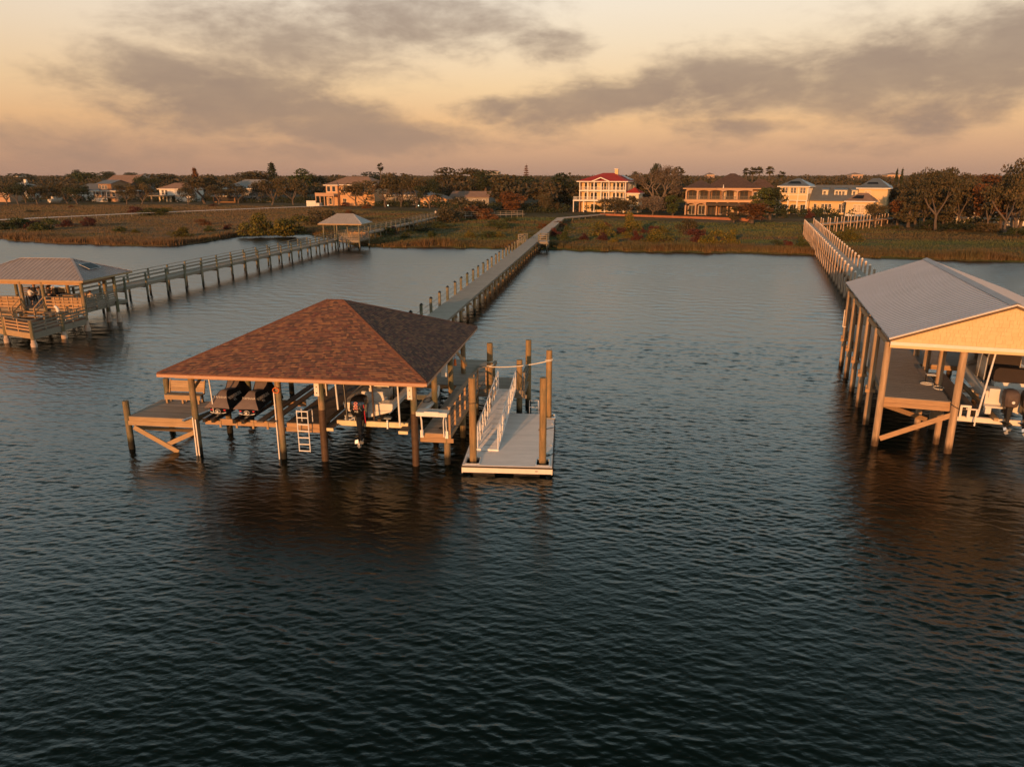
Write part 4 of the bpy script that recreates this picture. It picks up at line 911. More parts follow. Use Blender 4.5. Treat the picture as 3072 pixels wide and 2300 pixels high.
cs = part('console', MB().box(5.6, 7.2, 4.2, 5.8, 2.75, 4.1), 'gelcoat', tb_)
part('console_cover', MB().loft([[(x, 4.1, 2.9), (x, 4.05, 4.3), (x, 4.5, 4.95), (x, 5.9, 4.6), (x, 5.9, 2.9)] for x in (5.66, 5.72, 7.08, 7.14)], closed=True).smooth(), 'cushion_dark', cs)
lp = part('leaning_post', MB().box(5.7, 7.1, 2.6, 3.2, 2.8, 3.2), 'gelcoat', tb_)
q = MB(); q.loft([[(5.62, y, 3.25), (5.58, y, 3.5), (5.62, y, 3.85), (5.8, y, 3.98), (7.0, y, 3.94), (7.16, y, 3.8), (7.18, y, 3.5), (7.1, y, 3.22)] for y in (2.55, 2.62, 2.95, 3.0)], closed=True)
part('seat_cover', q.smooth(), 'cushion_dark', lp)
for x in (5.45, 7.3):
    q = MB().tube([(x, 3.6, 2.9), (x + (.05 if x < 6 else -.05), 3.7, 4.2), (x + (.15 if x < 6 else -.15), 3.6, 5.0)], .04, 8).tube([(x, 4.8, 2.9), (x + (.1 if x < 6 else -.1), 4.7, 5.0)], .04, 8)
    part('top_frame', q, 'aluminium', tb_)
part('hard_top', MB().box(5.4, 7.4, 3.4, 5.6, 5.0, 5.08), 'gelcoat', tb_)
q = MB().tube([(5.5, 3.3, 4.92), (7.3, 3.3, 4.92)], .025, 6)
for i in range(5): q.cyl((5.6 + i * .4, 3.32, 4.95), (5.58 + i * .4, 3.1, 4.72), .035, n=8)
part('rod_holder', q, 'white_plastic', tb_)
for r_ in (4.95, 7.85):
    for w_ in (2.2, 3.6, 5.0): part('cleat', MB().cyl((r_, w_ - .14, 3.28), (r_, w_ + .14, 3.28), .02, n=6).box(r_ - .015, r_ + .015, w_ - .04, w_ + .04, 3.2, 3.28), 'steel_grey', tb_)
for r_ in (5.72, 6.5, ):
    e_ = outboard(tb_, r_, -.12, 3.52, .98, 'engine_cloth', 'black_plastic')
    part('emblem', MB().cyl((r_ + .02, -.505, 2.98), (r_ + .02, -.482, 2.98), .07, n=14), 'white_plastic', e_)
ws = thing('step_stool', 'dark stool with pale stripes on the deck beside the slip of the tan boathouse', 'stool', 'R', (2.95, 3.9, 2.62))
for i in range(4): part('slat', MB().box(2.75, 3.2, 3.55 + i * .1, 3.62 + i * .1, 3.07, 3.10), 'white_plastic', ws)
part('seat', MB().box(2.75, 3.2, 3.53, 3.94, 3.02, 3.068), 'black_plastic', ws)
for a, b_ in ((2.78, 3.56), (3.17, 3.56), (2.78, 3.9), (3.17, 3.9)): part('leg', MB().box(a - .02, a + .02, b_ - .02, b_ + .02, 2.622, 3.018), 'black_plastic', ws)
q = MB()
for c_, rad in (((2.75, 3.3), .32), ((2.7, 3.32), .26)): q.tube([(c_[0] + rad * math.cos(k * .4189), c_[1] + rad * .7 * math.sin(k * .4189), 2.65 + rad * .08) for k in range(16)], .022, 6)
q.tube([(3.2 + .25 * math.cos(k * .4), 2.7 + .35 * math.sin(k * .4), 2.64) for k in range(14)], .022, 6)
solo('hose_coil', 'pale hose coiled on the deck of the tan boathouse by the stool', 'hose', q, 'rope_white', 'R', (2.8, 3.2, 2.63))
# ================================================================== RIGHT WALKWAY with pale capped posts
rw = thing('walkway', 'walkway lined with pale capped posts running from the tan boathouse to shore', 'walkway', 'R', (4.5, 20, 0))
part('deck', planks(MB(), 3.6, 5.5, 20.21, 150.6, 2.64, .2, .01, .04, .01), 'deck_pale', rw)
part('stringer', MB().box(3.62, 3.68, 20.3, 150.5, 2.32, 2.59).box(5.42, 5.48, 20.3, 150.5, 2.32, 2.59), 'timber', rw)
for i in range(35):
    w_ = 23.4 + i * 3.45
    if w_ > 141.5: break
    for r_ in (3.44, 5.66):
        x_, y_, _ = world('R', r_, w_); z0 = ground_z(x_, y_) - 1.2
        p_ = part('post', pilemb(r_, w_, z0, 3.8, .125, 10, .03), 'pile_pink', rw)
        part('cap', MB().loft([[(r_ + rr2 * math.cos(k * math.pi / 5), w_ + rr2 * math.sin(k * math.pi / 5), z) for k in range(10)] for z, rr2 in ((3.802, .15), (3.84, .15), (3.99, .015))], closed=True), 'white_trim', p_)
q = MB()
for i in range(35):
    w_ = 23.4 + i * 3.45
    if w_ > 141.5: break
    part('cross_beam', MB().box(3.28, 5.85, w_ + .13, w_ + .19, 2.0, 2.30), 'timber', rw)
pA = world('R', 5.4, 145.0); pB = Vector((99, 199, 0)); d = pB - pA; L3 = d.length
FR['C'] = ((pA.x, pA.y), math.degrees(math.atan2(d.x, d.y)))
rw2 = thing('walkway', 'short far leg of the pale posted walkway turning right to the yellow house', 'walkway', 'C', (0, 10, 0))
part('deck', planks(MB(), -1, 1, .3, L3, 2.655, .2, .01, .04, .01), 'deck_pale', rw2)
part('stringer', MB().box(-.97, -.91, .4, L3 - .1, 2.36, 2.61).box(.91, .97, .4, L3 - .1, 2.36, 2.61), 'timber', rw2)
for i in range(13):
    w_ = 2.5 + i * 3.3
    if w_ > L3: break
    for r_ in (-1.12, 1.12):
        p_ = part('post', pilemb(r_, w_, -.3, 3.8, .12, 10), 'pile_pink', rw2)
        part('cap', MB().loft([[(r_ + rr2 * math.cos(k * math.pi / 5), w_ + rr2 * math.sin(k * math.pi / 5), z) for k in range(10)] for z, rr2 in ((3.802, .145), (3.84, .145), (3.97, .015))], closed=True), 'white_trim', p_)
# ================================================================== LEFT PAVILION (frame L, origin at the front right roof post)
lpv = thing('pavilion', 'dock pavilion with a brown metal hip roof, rails and lower terrace at the left', 'pavilion', 'L', (-4, 2, 0))
EX0, EX1, EY0, EY1, EZ = -11.6, .55, -.45, 6.6, 4.55; rx0, rx1, ry, rz = -8.0, -2.9, 3.05, 6.05
def hipmetal(mb, E, rdg, step=.5, rib=.035):
    """four hip faces with standing seams"""
    x0, x1, y0, y1, ze = E; a, b_, yr, zr = rdg
    mb.add([(x0, y0, ze), (x1, y0, ze), (x1, y1, ze), (x0, y1, ze), (a, yr, zr), (b_, yr, zr)], [(0, 1, 5, 4), (1, 2, 5), (2, 3, 4, 5), (3, 0, 4)])
    mb.add([(x0, y0, ze - .04), (x1, y0, ze - .04), (x1, y1, ze - .04), (x0, y1, ze - .04), (a, yr, zr - .04), (b_, yr, zr - .04)], [(4, 5, 1, 0), (5, 2, 1), (5, 4, 3, 2), (4, 0, 3)])
    def pt(f, x):  # front/back faces: param by x
        ye = y0 if f == 0 else y1
        if x < a: t = (x - x0) / (a - x0)
        elif x > b_: t = (x1 - x) / (x1 - b_)
        else: t = 1
        return (x, ye + (yr - ye) * t, ze + (zr - ze) * t)
    x = x0 + step
    while x < x1 - .1:
        for f in (0, 1):
            p1 = pt(f, x); mb.beam((x, y0 if f == 0 else y1, ze + rib / 2), (p1[0], p1[1], p1[2] + rib / 2), .03, rib)
        x += step
    y = y0 + step
    while y < y1 - .1:
        t = (y - y0) / (yr - y0) if y < yr else (y1 - y) / (y1 - yr)
        mb.beam((x1, y, ze + rib / 2), (x1 + (b_ - x1) * t, y, ze + (zr - ze) * t + rib / 2), .03, rib)
        mb.beam((x0, y, ze + rib / 2), (x0 + (a - x0) * t, y, ze + (zr - ze) * t + rib / 2), .03, rib); y += step
    return mb
rf = part('roof', hipmetal(MB(), (EX0, EX1, EY0, EY1, EZ), (rx0, rx1, ry, rz), .42), 'metal_roof', lpv)
q = MB()
for a, b_ in (((EX1, EY0, EZ), (rx1, ry, rz)), ((EX1, EY1, EZ), (rx1, ry, rz)), ((EX0, EY0, EZ), (rx0, ry, rz)), ((rx0, ry, rz), (rx1, ry, rz))): q.beam(Vector(a) + Vector((0, 0, .04)), Vector(b_) + Vector((0, 0, .05)), .2, .03)
part('hip_flashing', q, 'metal_roof', rf)
part('fascia', MB().box(EX0, EX1, EY0 - .03, EY0, EZ - .17, EZ - .002).box(EX1, EX1 + .03, EY0 - .03, EY1, EZ - .17, EZ - .002).box(EX0, EX1, EY1, EY1 + .03, EZ - .17, EZ - .002), 'timber_new', lpv)
part('header_beam', MB().box(-11, .1, -.1, -.03, 4.1, 4.36).box(-11, .1, 4.4, 4.47, 4.1, 4.36).box(-.08, .0, -.02, 4.39, 4.1, 4.36), 'timber', lpv)
for r_, w_ in ((0, 0), (-3.8, 0), (-5.95, 0), (-10.2, 0), (.1, 4.35), (-4.8, 4.35), (-10.2, 4.35), (-.9, 4.3)):
    part('pile', pilemb(r_, w_, -2, 4.4, .15), 'pile_wood', lpv)
def collar(parent, r_, w_, z0=-.6, z1=.32, z2=.95):
    part('concrete_jacket', MB().loft([[(r_ + rr2 * math.cos(k * math.pi / 6), w_ + rr2 * math.sin(k * math.pi / 6), z) for k in range(12)] for z, rr2 in ((z0, .235), (z1, .245), (z1 + .05, .19), (z2, .175))], closed=True).smooth(), 'concrete', parent)
for r_, w_ in ((0, 0), (.1, 4.35), (-.9, 4.3)): collar(lpv, r_, w_)
deck(lpv, -11, .02, .16, 6.1, 1.88, 'deck_grey', 'timber_grey', .26)
# solar panel on right hip face
pn = thing('solar_panel', 'small dark solar panel on the right slope of the left pavilion roof', 'solar panel', 'L', (-1.2, 3, 5.3))
n_ = Vector((rz - EZ, 0, EX1 - rx1)).normalized(); ux = Vector((EX1 - rx1, 0, -(rz - EZ))).normalized(); uy = Vector((0, 1, 0))
c0 = Vector((-1.15, 3.0, EZ + (EX1 + 1.15) / (EX1 - rx1) * (rz - EZ))) + n_ * .16
def slab(c, ux, uy, n_, a, b_, t): 
    v = [c + ux * sx * a + uy * sy * b_ + n_ * k * t for k in (0, 1) for sx, sy in ((-1, -1), (1, -1), (1, 1), (-1, 1))]; return MB().add(v, [(0, 3, 2, 1), (4, 5, 6, 7), (0, 1, 5, 4), (1, 2, 6, 5), (2, 3, 7, 6), (3, 0, 4, 7)])
part('frame', slab(c0, ux, uy, n_, .55, .8, .03), 'aluminium', pn); part('cells', slab(c0 + n_ * .033, ux, uy, n_, .5, .74, .006), 'solar_cells', pn)
q = MB(); q.cyl(c0 + uy * .5 - n_ * .2, c0 + uy * .5, .03, n=6).cyl(c0 - uy * .5 - n_ * .2, c0 - uy * .5, .03, n=6); part('stand', q, 'black_plastic', pn)
# upper rails
def rail(parent, a, b_, z0, h=1.05, boards=3, mat='timber', posts=None, cap='timber_grey', bw_=.14, post_end=True):
    a, b_ = Vector(a + (0,)), Vector(b_ + (0,)); L = (b_ - a).length; n_ = posts or max(1, int(L / 1.7)); d = (b_ - a) / n_
    for i in range(n_ + 1):
        if not post_end and i in (0, n_): continue
        c = a + d * i; s_ = MB().beam(c + Vector((0, 0, z0 - .25)), c + Vector((0, 0, z0 + h - .03)), .09, .09, (0, 1, 0)); part('rail_post', s_, mat, parent)
    q = MB()
    for k in range(boards):
        z = z0 + .14 + k * (h - .25) / boards; q.beam(a + Vector((0, 0, z + bw_ / 2)), b_ + Vector((0, 0, z + bw_ / 2)), .035, bw_)
    part('rail_boards', q, mat, parent)
    part('cap_rail', MB().beam(a + Vector((0, 0, z0 + h - .01)), b_ + Vector((0, 0, z0 + h - .01)), .17, .035), cap, parent)
rail(lpv, (-3.6, -.12), (-.15, -.12), 1.88, 1.15, 3, 'timber', 4)
rail(lpv, (-11, -.12), (-6.15, -.12), 1.88, 1.15, 3, 'timber', 4)
rail(lpv, (.08, .2), (.18, 4.3), 1.88, 1.2, 5, 'timber_grey', 3)
rail(lpv, (-11, 6.05), (-8.4, 6.05), 1.88, 1.15, 4, 'timber_dark', 2)
for x0, x1 in ((-3.5, -.3), (-11, -6.3)): part('bench_back', MB().box(x0, x1, .42, .46, 1.9, 2.86), 'timber', lpv); part('bench_seat', MB().box(x0, x1, .47, .95, 2.28, 2.33), 'timber_grey', lpv)
# raking rails and steps
for i, z in enumerate((1.7, 1.52, 1.34)): part('step', MB().box(-5.9, -3.95, -.35 - i * .3, -.04 - i * .3, z - .04, z).box(-5.9, -3.95, -.06 - i * .3, -.03 - i * .3, z - .17, z - .042), 'timber', lpv)
for r_ in (-6.0, -3.85):
    part('stair_rail', MB().beam((r_, -.05, 2.95), (r_, -1.35, 2.2), .12, .04).beam((r_, -.05, 2.45), (r_, -1.35, 1.72), .04, .14).box(r_ - .05, r_ + .05, -1.4, -1.3, 1.16, 2.2), 'timber', lpv)
# lower terrace polygon
def Lp(x, y):
    (ox, oy), a = FR['L']; a = R(a); dx, dy = x - ox, y - oy
    return (dx * math.cos(a) - dy * math.sin(a), dx * math.sin(a) + dy * math.cos(a))
c0 = Lp(-38.88, 59.34); cl_ = Lp(-38.88 - 3.34 * 2.4, 59.34 + 1.78 * 2.4)
poly = [c0, (.1, 0.05), (-11, .05), (cl_[0] - 1, .05), cl_]
q = MB(); yy = min(c0[1], cl_[1])
# boards across, clipped by the slanting front edge
w_ = c0[1]
while w_ < .05:
    w2 = w_ + .14; t = (w_ - c0[1]) / (cl_[1] - c0[1]) if cl_[1] != c0[1] else 1
    xl = c0[0] + (cl_[0] - c0[0]) * min(1, t) ; xr = c0[0] + (0.1 - c0[0]) * (w_ - c0[1]) / (0 - c0[1])
    if xr - xl > .1: q.box(xl, xr, w_ + .004, w2 - .004, 1.125, 1.16)
    w_ = w2
part('terrace_deck', q, 'deck_brown', lpv)
def skirt(a, b_, z0, z1, mat): 
    return part('skirt_board', MB().beam((a[0], a[1], (z0 + z1) / 2), (b_[0], b_[1], (z0 + z1) / 2), .05, z1 - z0), mat, lpv)
skirt(c0, cl_, .66, 1.12, 'timber_new'); skirt(c0, (.05, 0), .62, 1.12, 'timber_grey')
rail(lpv, c0, cl_, 1.16, 1.05, 3, 'timber', 5); rail(lpv, c0, (.08, -.1), 1.16, 1.05, 3, 'timber_grey', 4)
for t, e_ in ((0, 0), (.42, 0), (.85, 0)):
    x_, y_ = c0[0] + (cl_[0] - c0[0]) * t, c0[1] + (cl_[1] - c0[1]) * t; part('pile', pilemb(x_, y_ - .02, -2, 2.2, .145), 'pile_wood', lpv); collar(lpv, x_, y_, -.6, .3, .6)
x_, y_ = c0[0] * .48, c0[1] * .48; part('pile', pilemb(x_ + .1, y_, -2, 2.15, .145), 'pile_wood', lpv); collar(lpv, x_ + .1, y_, -.6, .3, .6)
# things on the pavilion
fr_ = thing('grill_cabinet', 'dark grey cabinet with steel edge at the back rail of the left pavilion', 'cabinet', 'L', (-7.9, 5.4, 1.88))
part('body', MB().box(-7.5, -5.7, 5.2, 5.85, 1.89, 3.05), 'steel_grey', fr_); part('top', MB().box(-7.55, -5.65, 5.15, 5.9, 3.052, 3.1), 'aluminium', fr_)
part('door', MB().box(-7.4, -6.5, 5.16, 5.195, 2.0, 2.95).box(-6.5, -5.8, 5.16, 5.195, 2.0, 2.95), 'black_plastic', fr_)
tt = thing('bar_table', 'high table with pale top between the standing people in the left pavilion', 'table', 'L', (-6.3, 2.4, 1.88))
part('table_top', MB().box(-7.2, -5.2, 1.75, 2.5, 2.84, 2.9), 'timber_grey', tt)
for a, b_ in ((-7.1, 1.85), (-5.3, 1.85), (-7.1, 2.4), (-5.3, 2.4)): part('leg', MB().box(a - .04, a + .04, b_ - .04, b_ + .04, 1.885, 2.838), 'timber_dark', tt)
t2 = thing('side_table', 'low table with pale top and orange edge right of the grey cabinet', 'table', 'L', (-3.9, 3.4, 1.88))
part('table_top', MB().box(-5, -3.2, 3.0, 3.9, 2.6, 2.66), 'timber_new', t2)
for a, b_ in ((-4.9, 3.1), (-3.3, 3.1), (-4.9, 3.8), (-3.3, 3.8)): part('leg', MB().box(a - .04, a + .04, b_ - .04, b_ + .04, 1.885, 2.598), 'timber_dark', t2)
ch = thing('chair', 'brown wooden chair under the seated person at the right end of the left pavilion', 'chair', 'L', (-1.4, 3.0, 1.88))
part('seat', MB().box(-1.7, -1.1, 2.6, 3.2, 2.3, 2.36), 'timber', ch); part('backrest', MB().box(-1.76, -1.7, 2.6, 3.2, 2.3, 3.0), 'timber', ch)
for a, b_ in ((-1.67, 2.65), (-1.13, 2.65), (-1.67, 3.15), (-1.13, 3.15)): part('leg', MB().box(a - .03, a + .03, b_ - .03, b_ + .03, 1.885, 2.298), 'timber', ch)
pp = thing('standpipe', 'white elbow pipe rising from the lower terrace of the left pavilion', 'pipe', 'L', (-1.75, -1.1, 1.16))
part('pipe', MB().tube([(-1.75, -1.1, 1.17), (-1.75, -1.1, 2.1), (-1.8, -1.12, 2.25), (-1.95, -1.15, 2.4)], .12, 10).smooth(), 'white_plastic', pp)
part('fitting', MB().cyl((-1.75, -1.1, 2.0), (-1.75, -1.1, 2.12), .15, n=10), 'white_trim', pp)
bx = thing('storage_box', 'dark storage box on the lower terrace beside the white elbow pipe', 'box', 'L', (-2.6, -1.2, 1.16))
part('body', MB().box(-3.0, -2.1, -1.5, -.8, 1.165, 1.75), 'timber_dark', bx); part('lid', MB().box(-3.05, -2.05, -1.55, -.76, 1.752, 1.8), 'timber_grey', bx)
be2 = thing('box_bench', 'long wooden box bench under the rail on the lower terrace', 'bench', 'L', (-3.2, -.6, 1.16))
part('seat', MB().box(-3.6, -.3, -.66, -.2, 1.55, 1.6), 'timber', be2); part('front', MB().box(-3.6, -.3, -.64, -.6, 1.165, 1.548), 'timber', be2)
be3 = thing('box_bench', 'long wooden box bench left of the pavilion steps', 'bench', 'L', (-8, -.6, 1.16))
part('seat', MB().box(-10.6, -6.2, -.66, -.2, 1.58, 1.63), 'timber', be3); part('front', MB().box(-10.6, -6.2, -.64, -.6, 1.165, 1.578), 'timber', be3)
fc = thing('folding_chair', 'small folding chair on the lower terrace near its right rail', 'chair', 'L', (-.9, -1.9, 1.16))
part('seat', MB().box(-1.2, -.7, -2.1, -1.6, 1.56, 1.59), 'timber', fc); part('backrest', MB().box(-1.22, -1.19, -2.1, -1.6, 1.59, 2.0), 'timber', fc)
for a, b_ in ((-1.17, -2.07), (-.73, -2.07), (-1.17, -1.63), (-.73, -1.63)): part('leg', MB().box(a - .02, a + .02, b_ - .02, b_ + .02, 1.165, 1.558), 'alu_white', fc)
# ================================================================== LEFT WALKWAY with rails, straight past the far pavilion
FR['K'] = ((-39.9, 89.3), 8.35)
def kr(x, y):
    (ox, oy), a = FR['K']; a = R(a); dx, dy = x - ox, y - oy
    return (dx * math.cos(a) - dy * math.sin(a), dx * math.sin(a) + dy * math.cos(a))
KW0, KW1 = -17.5, 134
lw = thing('walkway', 'grey railed walkway running from the left pavilion back to the marsh', 'walkway', 'K', (-1.1, 0, 0))
part('deck', planks(MB(), -2.1, -.05, KW0, KW1, 1.95, .16, .012, .04, .01), 'deck_pale', lw)
part('stringer', MB().box(-2.08, -2.02, KW0, KW1, 1.6, 1.90).box(-.12, -.06, KW0, KW1, 1.6, 1.90), 'timber_grey', lw)
nP = 40; st_ = (KW1 - KW0) / nP
for i in range(nP + 1):
    w_ = KW0 + i * st_
    for r_ in (-2.18, .03):
        x_, y_, _ = world('K', r_, w_); part('post', pilemb(r_, w_, ground_z(x_, y_) - 1, 3.02, .12, 8, .03), 'pile_grey', lw)
gapG = (50, 57)
for s, r_ in (('l', -2.1), ('r', -.04)):
    q = MB(); q2 = MB()
    segs = [(KW0, KW1)] if s == 'l' else [(KW0, gapG[0]), (gapG[1], KW1)]
    for a, b_ in segs:
        for z in (2.32, 2.68): q.box(r_ - .02, r_ + .02, a, b_, z - .065, z + .065)
        q2.box(r_ - .1, r_ + .1, a, b_, 3.03, 3.065)
    part('rail', q, 'timber_grey', lw); part('cap_rail', q2, 'timber_grey', lw)
for i in range(nP * 2):
    if i % 2: continue
for i in range(nP): part('cross_beam', MB().box(-2.14, .0, KW0 + i * st_ + .13, KW0 + i * st_ + .18, 1.38, 1.6), 'timber', lw)
# ---- far pavilion
gp = thing('pavilion', 'small far pavilion with a silver hip roof beside the left walkway', 'pavilion', 'K', (2, 54, 0))
GXa, GXb, GYa, GYb, GZe = -3.3, 5.0, 51.0, 57.5, 4.85
part('roof', hipmetal(MB(), (GXa, GXb, GYa, GYb, GZe), (-.6, 2.3, 54.2, 6.55), .45), 'metal_roof_silver', gp)
part('fascia', MB().box(GXa, GXb, GYa - .03, GYa, GZe - .2, GZe - .002).box(GXb, GXb + .03, GYa - .03, GYb, GZe - .2, GZe - .002).box(GXa, GXb, GYb, GYb + .03, GZe - .2, GZe - .002), 'timber_new', gp)
for r_, w_ in ((-2.5, 51.6), (.1, 51.6), (4.3, 51.6), (-2.5, 57), (.1, 57), (4.3, 57), (2.2, 57), (2.2, 51.6)): part('pile', pilemb(r_, w_, -1, 4.8 if r_ != 2.2 else 2, .13, 10), 'pile_grey', gp)
deck(gp, .0, 4.3, 51.6, 57, 1.95, 'deck_grey', 'timber_grey', .28)
rail(gp, (.1, 51.6), (4.3, 51.6), 1.95, 1.3, 4, 'timber_grey', 3); rail(gp, (4.3, 51.6), (4.3, 57), 1.95, 1.2, 4, 'timber_grey', 3); rail(gp, (.2, 57), (4.3, 57), 1.95, 1.2, 4, 'timber', 3)
pb = thing('bench', 'wooden bench under the roof of the small far pavilion', 'bench', 'K', (2.4, 56.3, 1.95))
part('seat', MB().box(.7, 3.9, 56.0, 56.5, 2.38, 2.42), 'timber', pb); part('backrest', MB().box(.7, 3.9, 56.52, 56.56, 2.42, 2.95), 'timber', pb)
for a in (.8, 2.3, 3.8): part('leg', MB().box(a - .04, a + .04, 56.05, 56.45, 1.955, 2.378), 'timber', pb)
# end of walkway: fence turning right, partly behind bushes
a0 = world('K', 0, KW1 - .5)
lf = thing('railing_fence', 'dark railing running right from the end of the left walkway behind bushes', 'fence', 'W', (a0.x, a0.y, 1))
q = MB(); 
for z in (1.9, 2.4, 2.95): q.beam((a0.x, a0.y, z), (a0.x + 24, a0.y + 13, z), .05, .12)
part('rail', q, 'timber_grey', lf)
for i in range(15): part('post', MB().beam((a0.x + i * 1.7, a0.y + i * .92, .4), (a0.x + i * 1.7, a0.y + i * .92, 3.0), .12, .12, (0, 1, 0)), 'timber_grey', lf)
part('deck', MB().beam((a0.x, a0.y + 1, 1.85), (a0.x + 24, a0.y + 14, 1.85), 1.9, .08), 'deck_pale', lf)
# ---- thin low boardwalk far left
tw = thing('boardwalk', 'thin pale low boardwalk crossing the whole left marsh', 'boardwalk', 'W', (-130, 214, 0))
PT = [(-152, 176), (-136.4, 203.3), (-116, 239.2), (-87.8, 274.2), (-69.1, 286.8)]
PT = [(-160, 190), (-140.5, 208), (-121, 231.5), (-98, 262), (-76, 287)]
def at_px(u, v, z):
    f = 2240; t = R(15.6); dx = (u - 1536) / f; dy = -(v - 1150) / f
    k = (z - 13.5) / (-math.sin(t) + dy * math.cos(t)); return (dx * k, (math.cos(t) + dy * math.sin(t)) * k)
PT = [at_px(-60, 662, 1.6), at_px(0, 659, 1.6), at_px(423, 639, 1.6), at_px(800, 624, 1.6), at_px(985, 617, 1.6)]
q = MB(); ps = []
for (x0, y0), (x1, y1) in zip(PT, PT[1:]):
    q.beam((x0, y0, 1.57), (x1, y1, 1.57), 1.3, .07)
    L = math.hypot(x1 - x0, y1 - y0); n_ = int(L / 3.6)
    for i in range(n_): ps.append((x0 + (x1 - x0) * i / n_, y0 + (y1 - y0) * i / n_))
part('deck', q, 'deck_white', tw)
for x_, y_ in ps[:48]:
    for d_ in (-.45, .45): part('pile', MB().beam((x_ + d_, y_, .2), (x_ + d_, y_, 1.5), .13, .13, (0, 1, 0)), 'timber_grey', tw)
# ================================================================== HOUSES
plain('wall_yellow', (.66, .47, .25), .8, 0, .05, .6); plain('wall_cream', (.66, .55, .38), .8, 0, .05, .6); plain('wall_orange', (.54, .32, .17), .8, 0, .06, .6)
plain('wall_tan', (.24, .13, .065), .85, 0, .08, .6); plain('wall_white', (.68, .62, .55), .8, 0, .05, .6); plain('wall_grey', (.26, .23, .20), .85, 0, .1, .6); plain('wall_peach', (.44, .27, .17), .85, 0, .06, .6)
plain('trim', (.74, .68, .60), .6, 0, .04); plain('roof_red', (.34, .028, .020), .75, 0, .12, .8); plain('roof_brown', (.085, .050, .040), .9, 0, .3, 1.5)
plain('roof_bluegrey', (.16, .18, .205), .45, .3, .1, .8); plain('roof_tan', (.24, .15, .11), .85, 0, .15, 1); plain('roof_grey', (.14, .14, .145), .6, .2, .12, 1); plain('roof_pale', (.30, .29, .29), .5, .3, .1, 1)
plain('screen_and_shade_dark', (.022, .018, .016), .7); plain('terracotta', (.32, .12, .06), .9, 0, .15, 1); plain('curtain', (.5, .38, .24), .9); plain('paving', (.42, .34, .28), .9, 0, .12, .8)
NF = [0]
def newframe(u, v, z, az):
    NF[0] += 1; k = 'H%d' % NF[0]; FR[k] = (at_px(u, v, z), az); return k
def window(par, face, a0, a1, z0, z1, c, cols=2, rows=2, frame='trim', pane='glass_dark', fw=.09):
    """face 'f': plane w=c seen from -w; 'r': plane r=c seen from +r; 'l': plane r=c seen from -r"""
    def bx(mb, s0, s1, q0, q1, d0, d1):
        if face == 'f': mb.box(s0, s1, c - d1, c - d0, q0, q1)
        elif face == 'r': mb.box(c + d0, c + d1, s0, s1, q0, q1)
        else: mb.box(c - d1, c - d0, s0, s1, q0, q1)
        return mb
    m_ = MB(); bx(m_, a0 - fw, a1 + fw, z1, z1 + fw * 1.3, .002, .07); bx(m_, a0 - fw, a1 + fw, z0 - fw * 1.3, z0, .002, .09); bx(m_, a0 - fw, a0, z0, z1, .002, .06); bx(m_, a1, a1 + fw, z0, z1, .002, .06)
    for i in range(1, cols): x = a0 + (a1 - a0) * i / cols; bx(m_, x - .03, x + .03, z0, z1, .012, .045)
    for i in range(1, rows): z = z0 + (z1 - z0) * i / rows; bx(m_, a0, a1, z - .025, z + .025, .012, .040)
    w_ = part('window', m_, frame, par); p_ = MB(); bx(p_, a0, a1, z0, z1, .002, .010); part('pane', p_, pane, w_); return w_
def hiproof(par, x0, x1, y0, y1, ze, zr, mat, over=.5, ridge=None, name='roof', axis='x', fascia='trim'):
    x0 -= over; x1 += over; y0 -= over; y1 += over
    if axis == 'x':
        d = (y1 - y0) / 2; a, b_ = (x0 + d, x1 - d) if ridge is None else ridge
        if a > b_: a = b_ = (x0 + x1) / 2
        r1, r2 = (a, (y0 + y1) / 2, zr), (b_, (y0 + y1) / 2, zr); F = [(0, 1, 5, 4), (1, 2, 5), (2, 3, 4, 5), (3, 0, 4)]
    else:
        d = (x1 - x0) / 2; a, b_ = (y0 + d, y1 - d) if ridge is None else ridge
        if a > b_: a = b_ = (y0 + y1) / 2
        r1, r2 = ((x0 + x1) / 2, a, zr), ((x0 + x1) / 2, b_, zr); F = [(0, 1, 4), (1, 2, 5, 4), (2, 3, 5), (3, 0, 4, 5)]
    v = [(x0, y0, ze), (x1, y0, ze), (x1, y1, ze), (x0, y1, ze), r1, r2]
    q = MB().add(v, F); q.add([(x0, y0, ze - .02), (x1, y0, ze - .02), (x1, y1, ze - .02), (x0, y1, ze - .02)], [(3, 2, 1, 0)])
    rf = part(name, q, mat, par)
    part('fascia', MB().box(x0, x1, y0 - .05, y0, ze - .28, ze).box(x1, x1 + .05, y0 - .05, y1 + .05, ze - .28, ze).box(x0 - .05, x0, y0 - .05, y1 + .05, ze - .28, ze).box(x0, x1, y1, y1 + .05, ze - .28, ze), fascia, rf)
    return rf
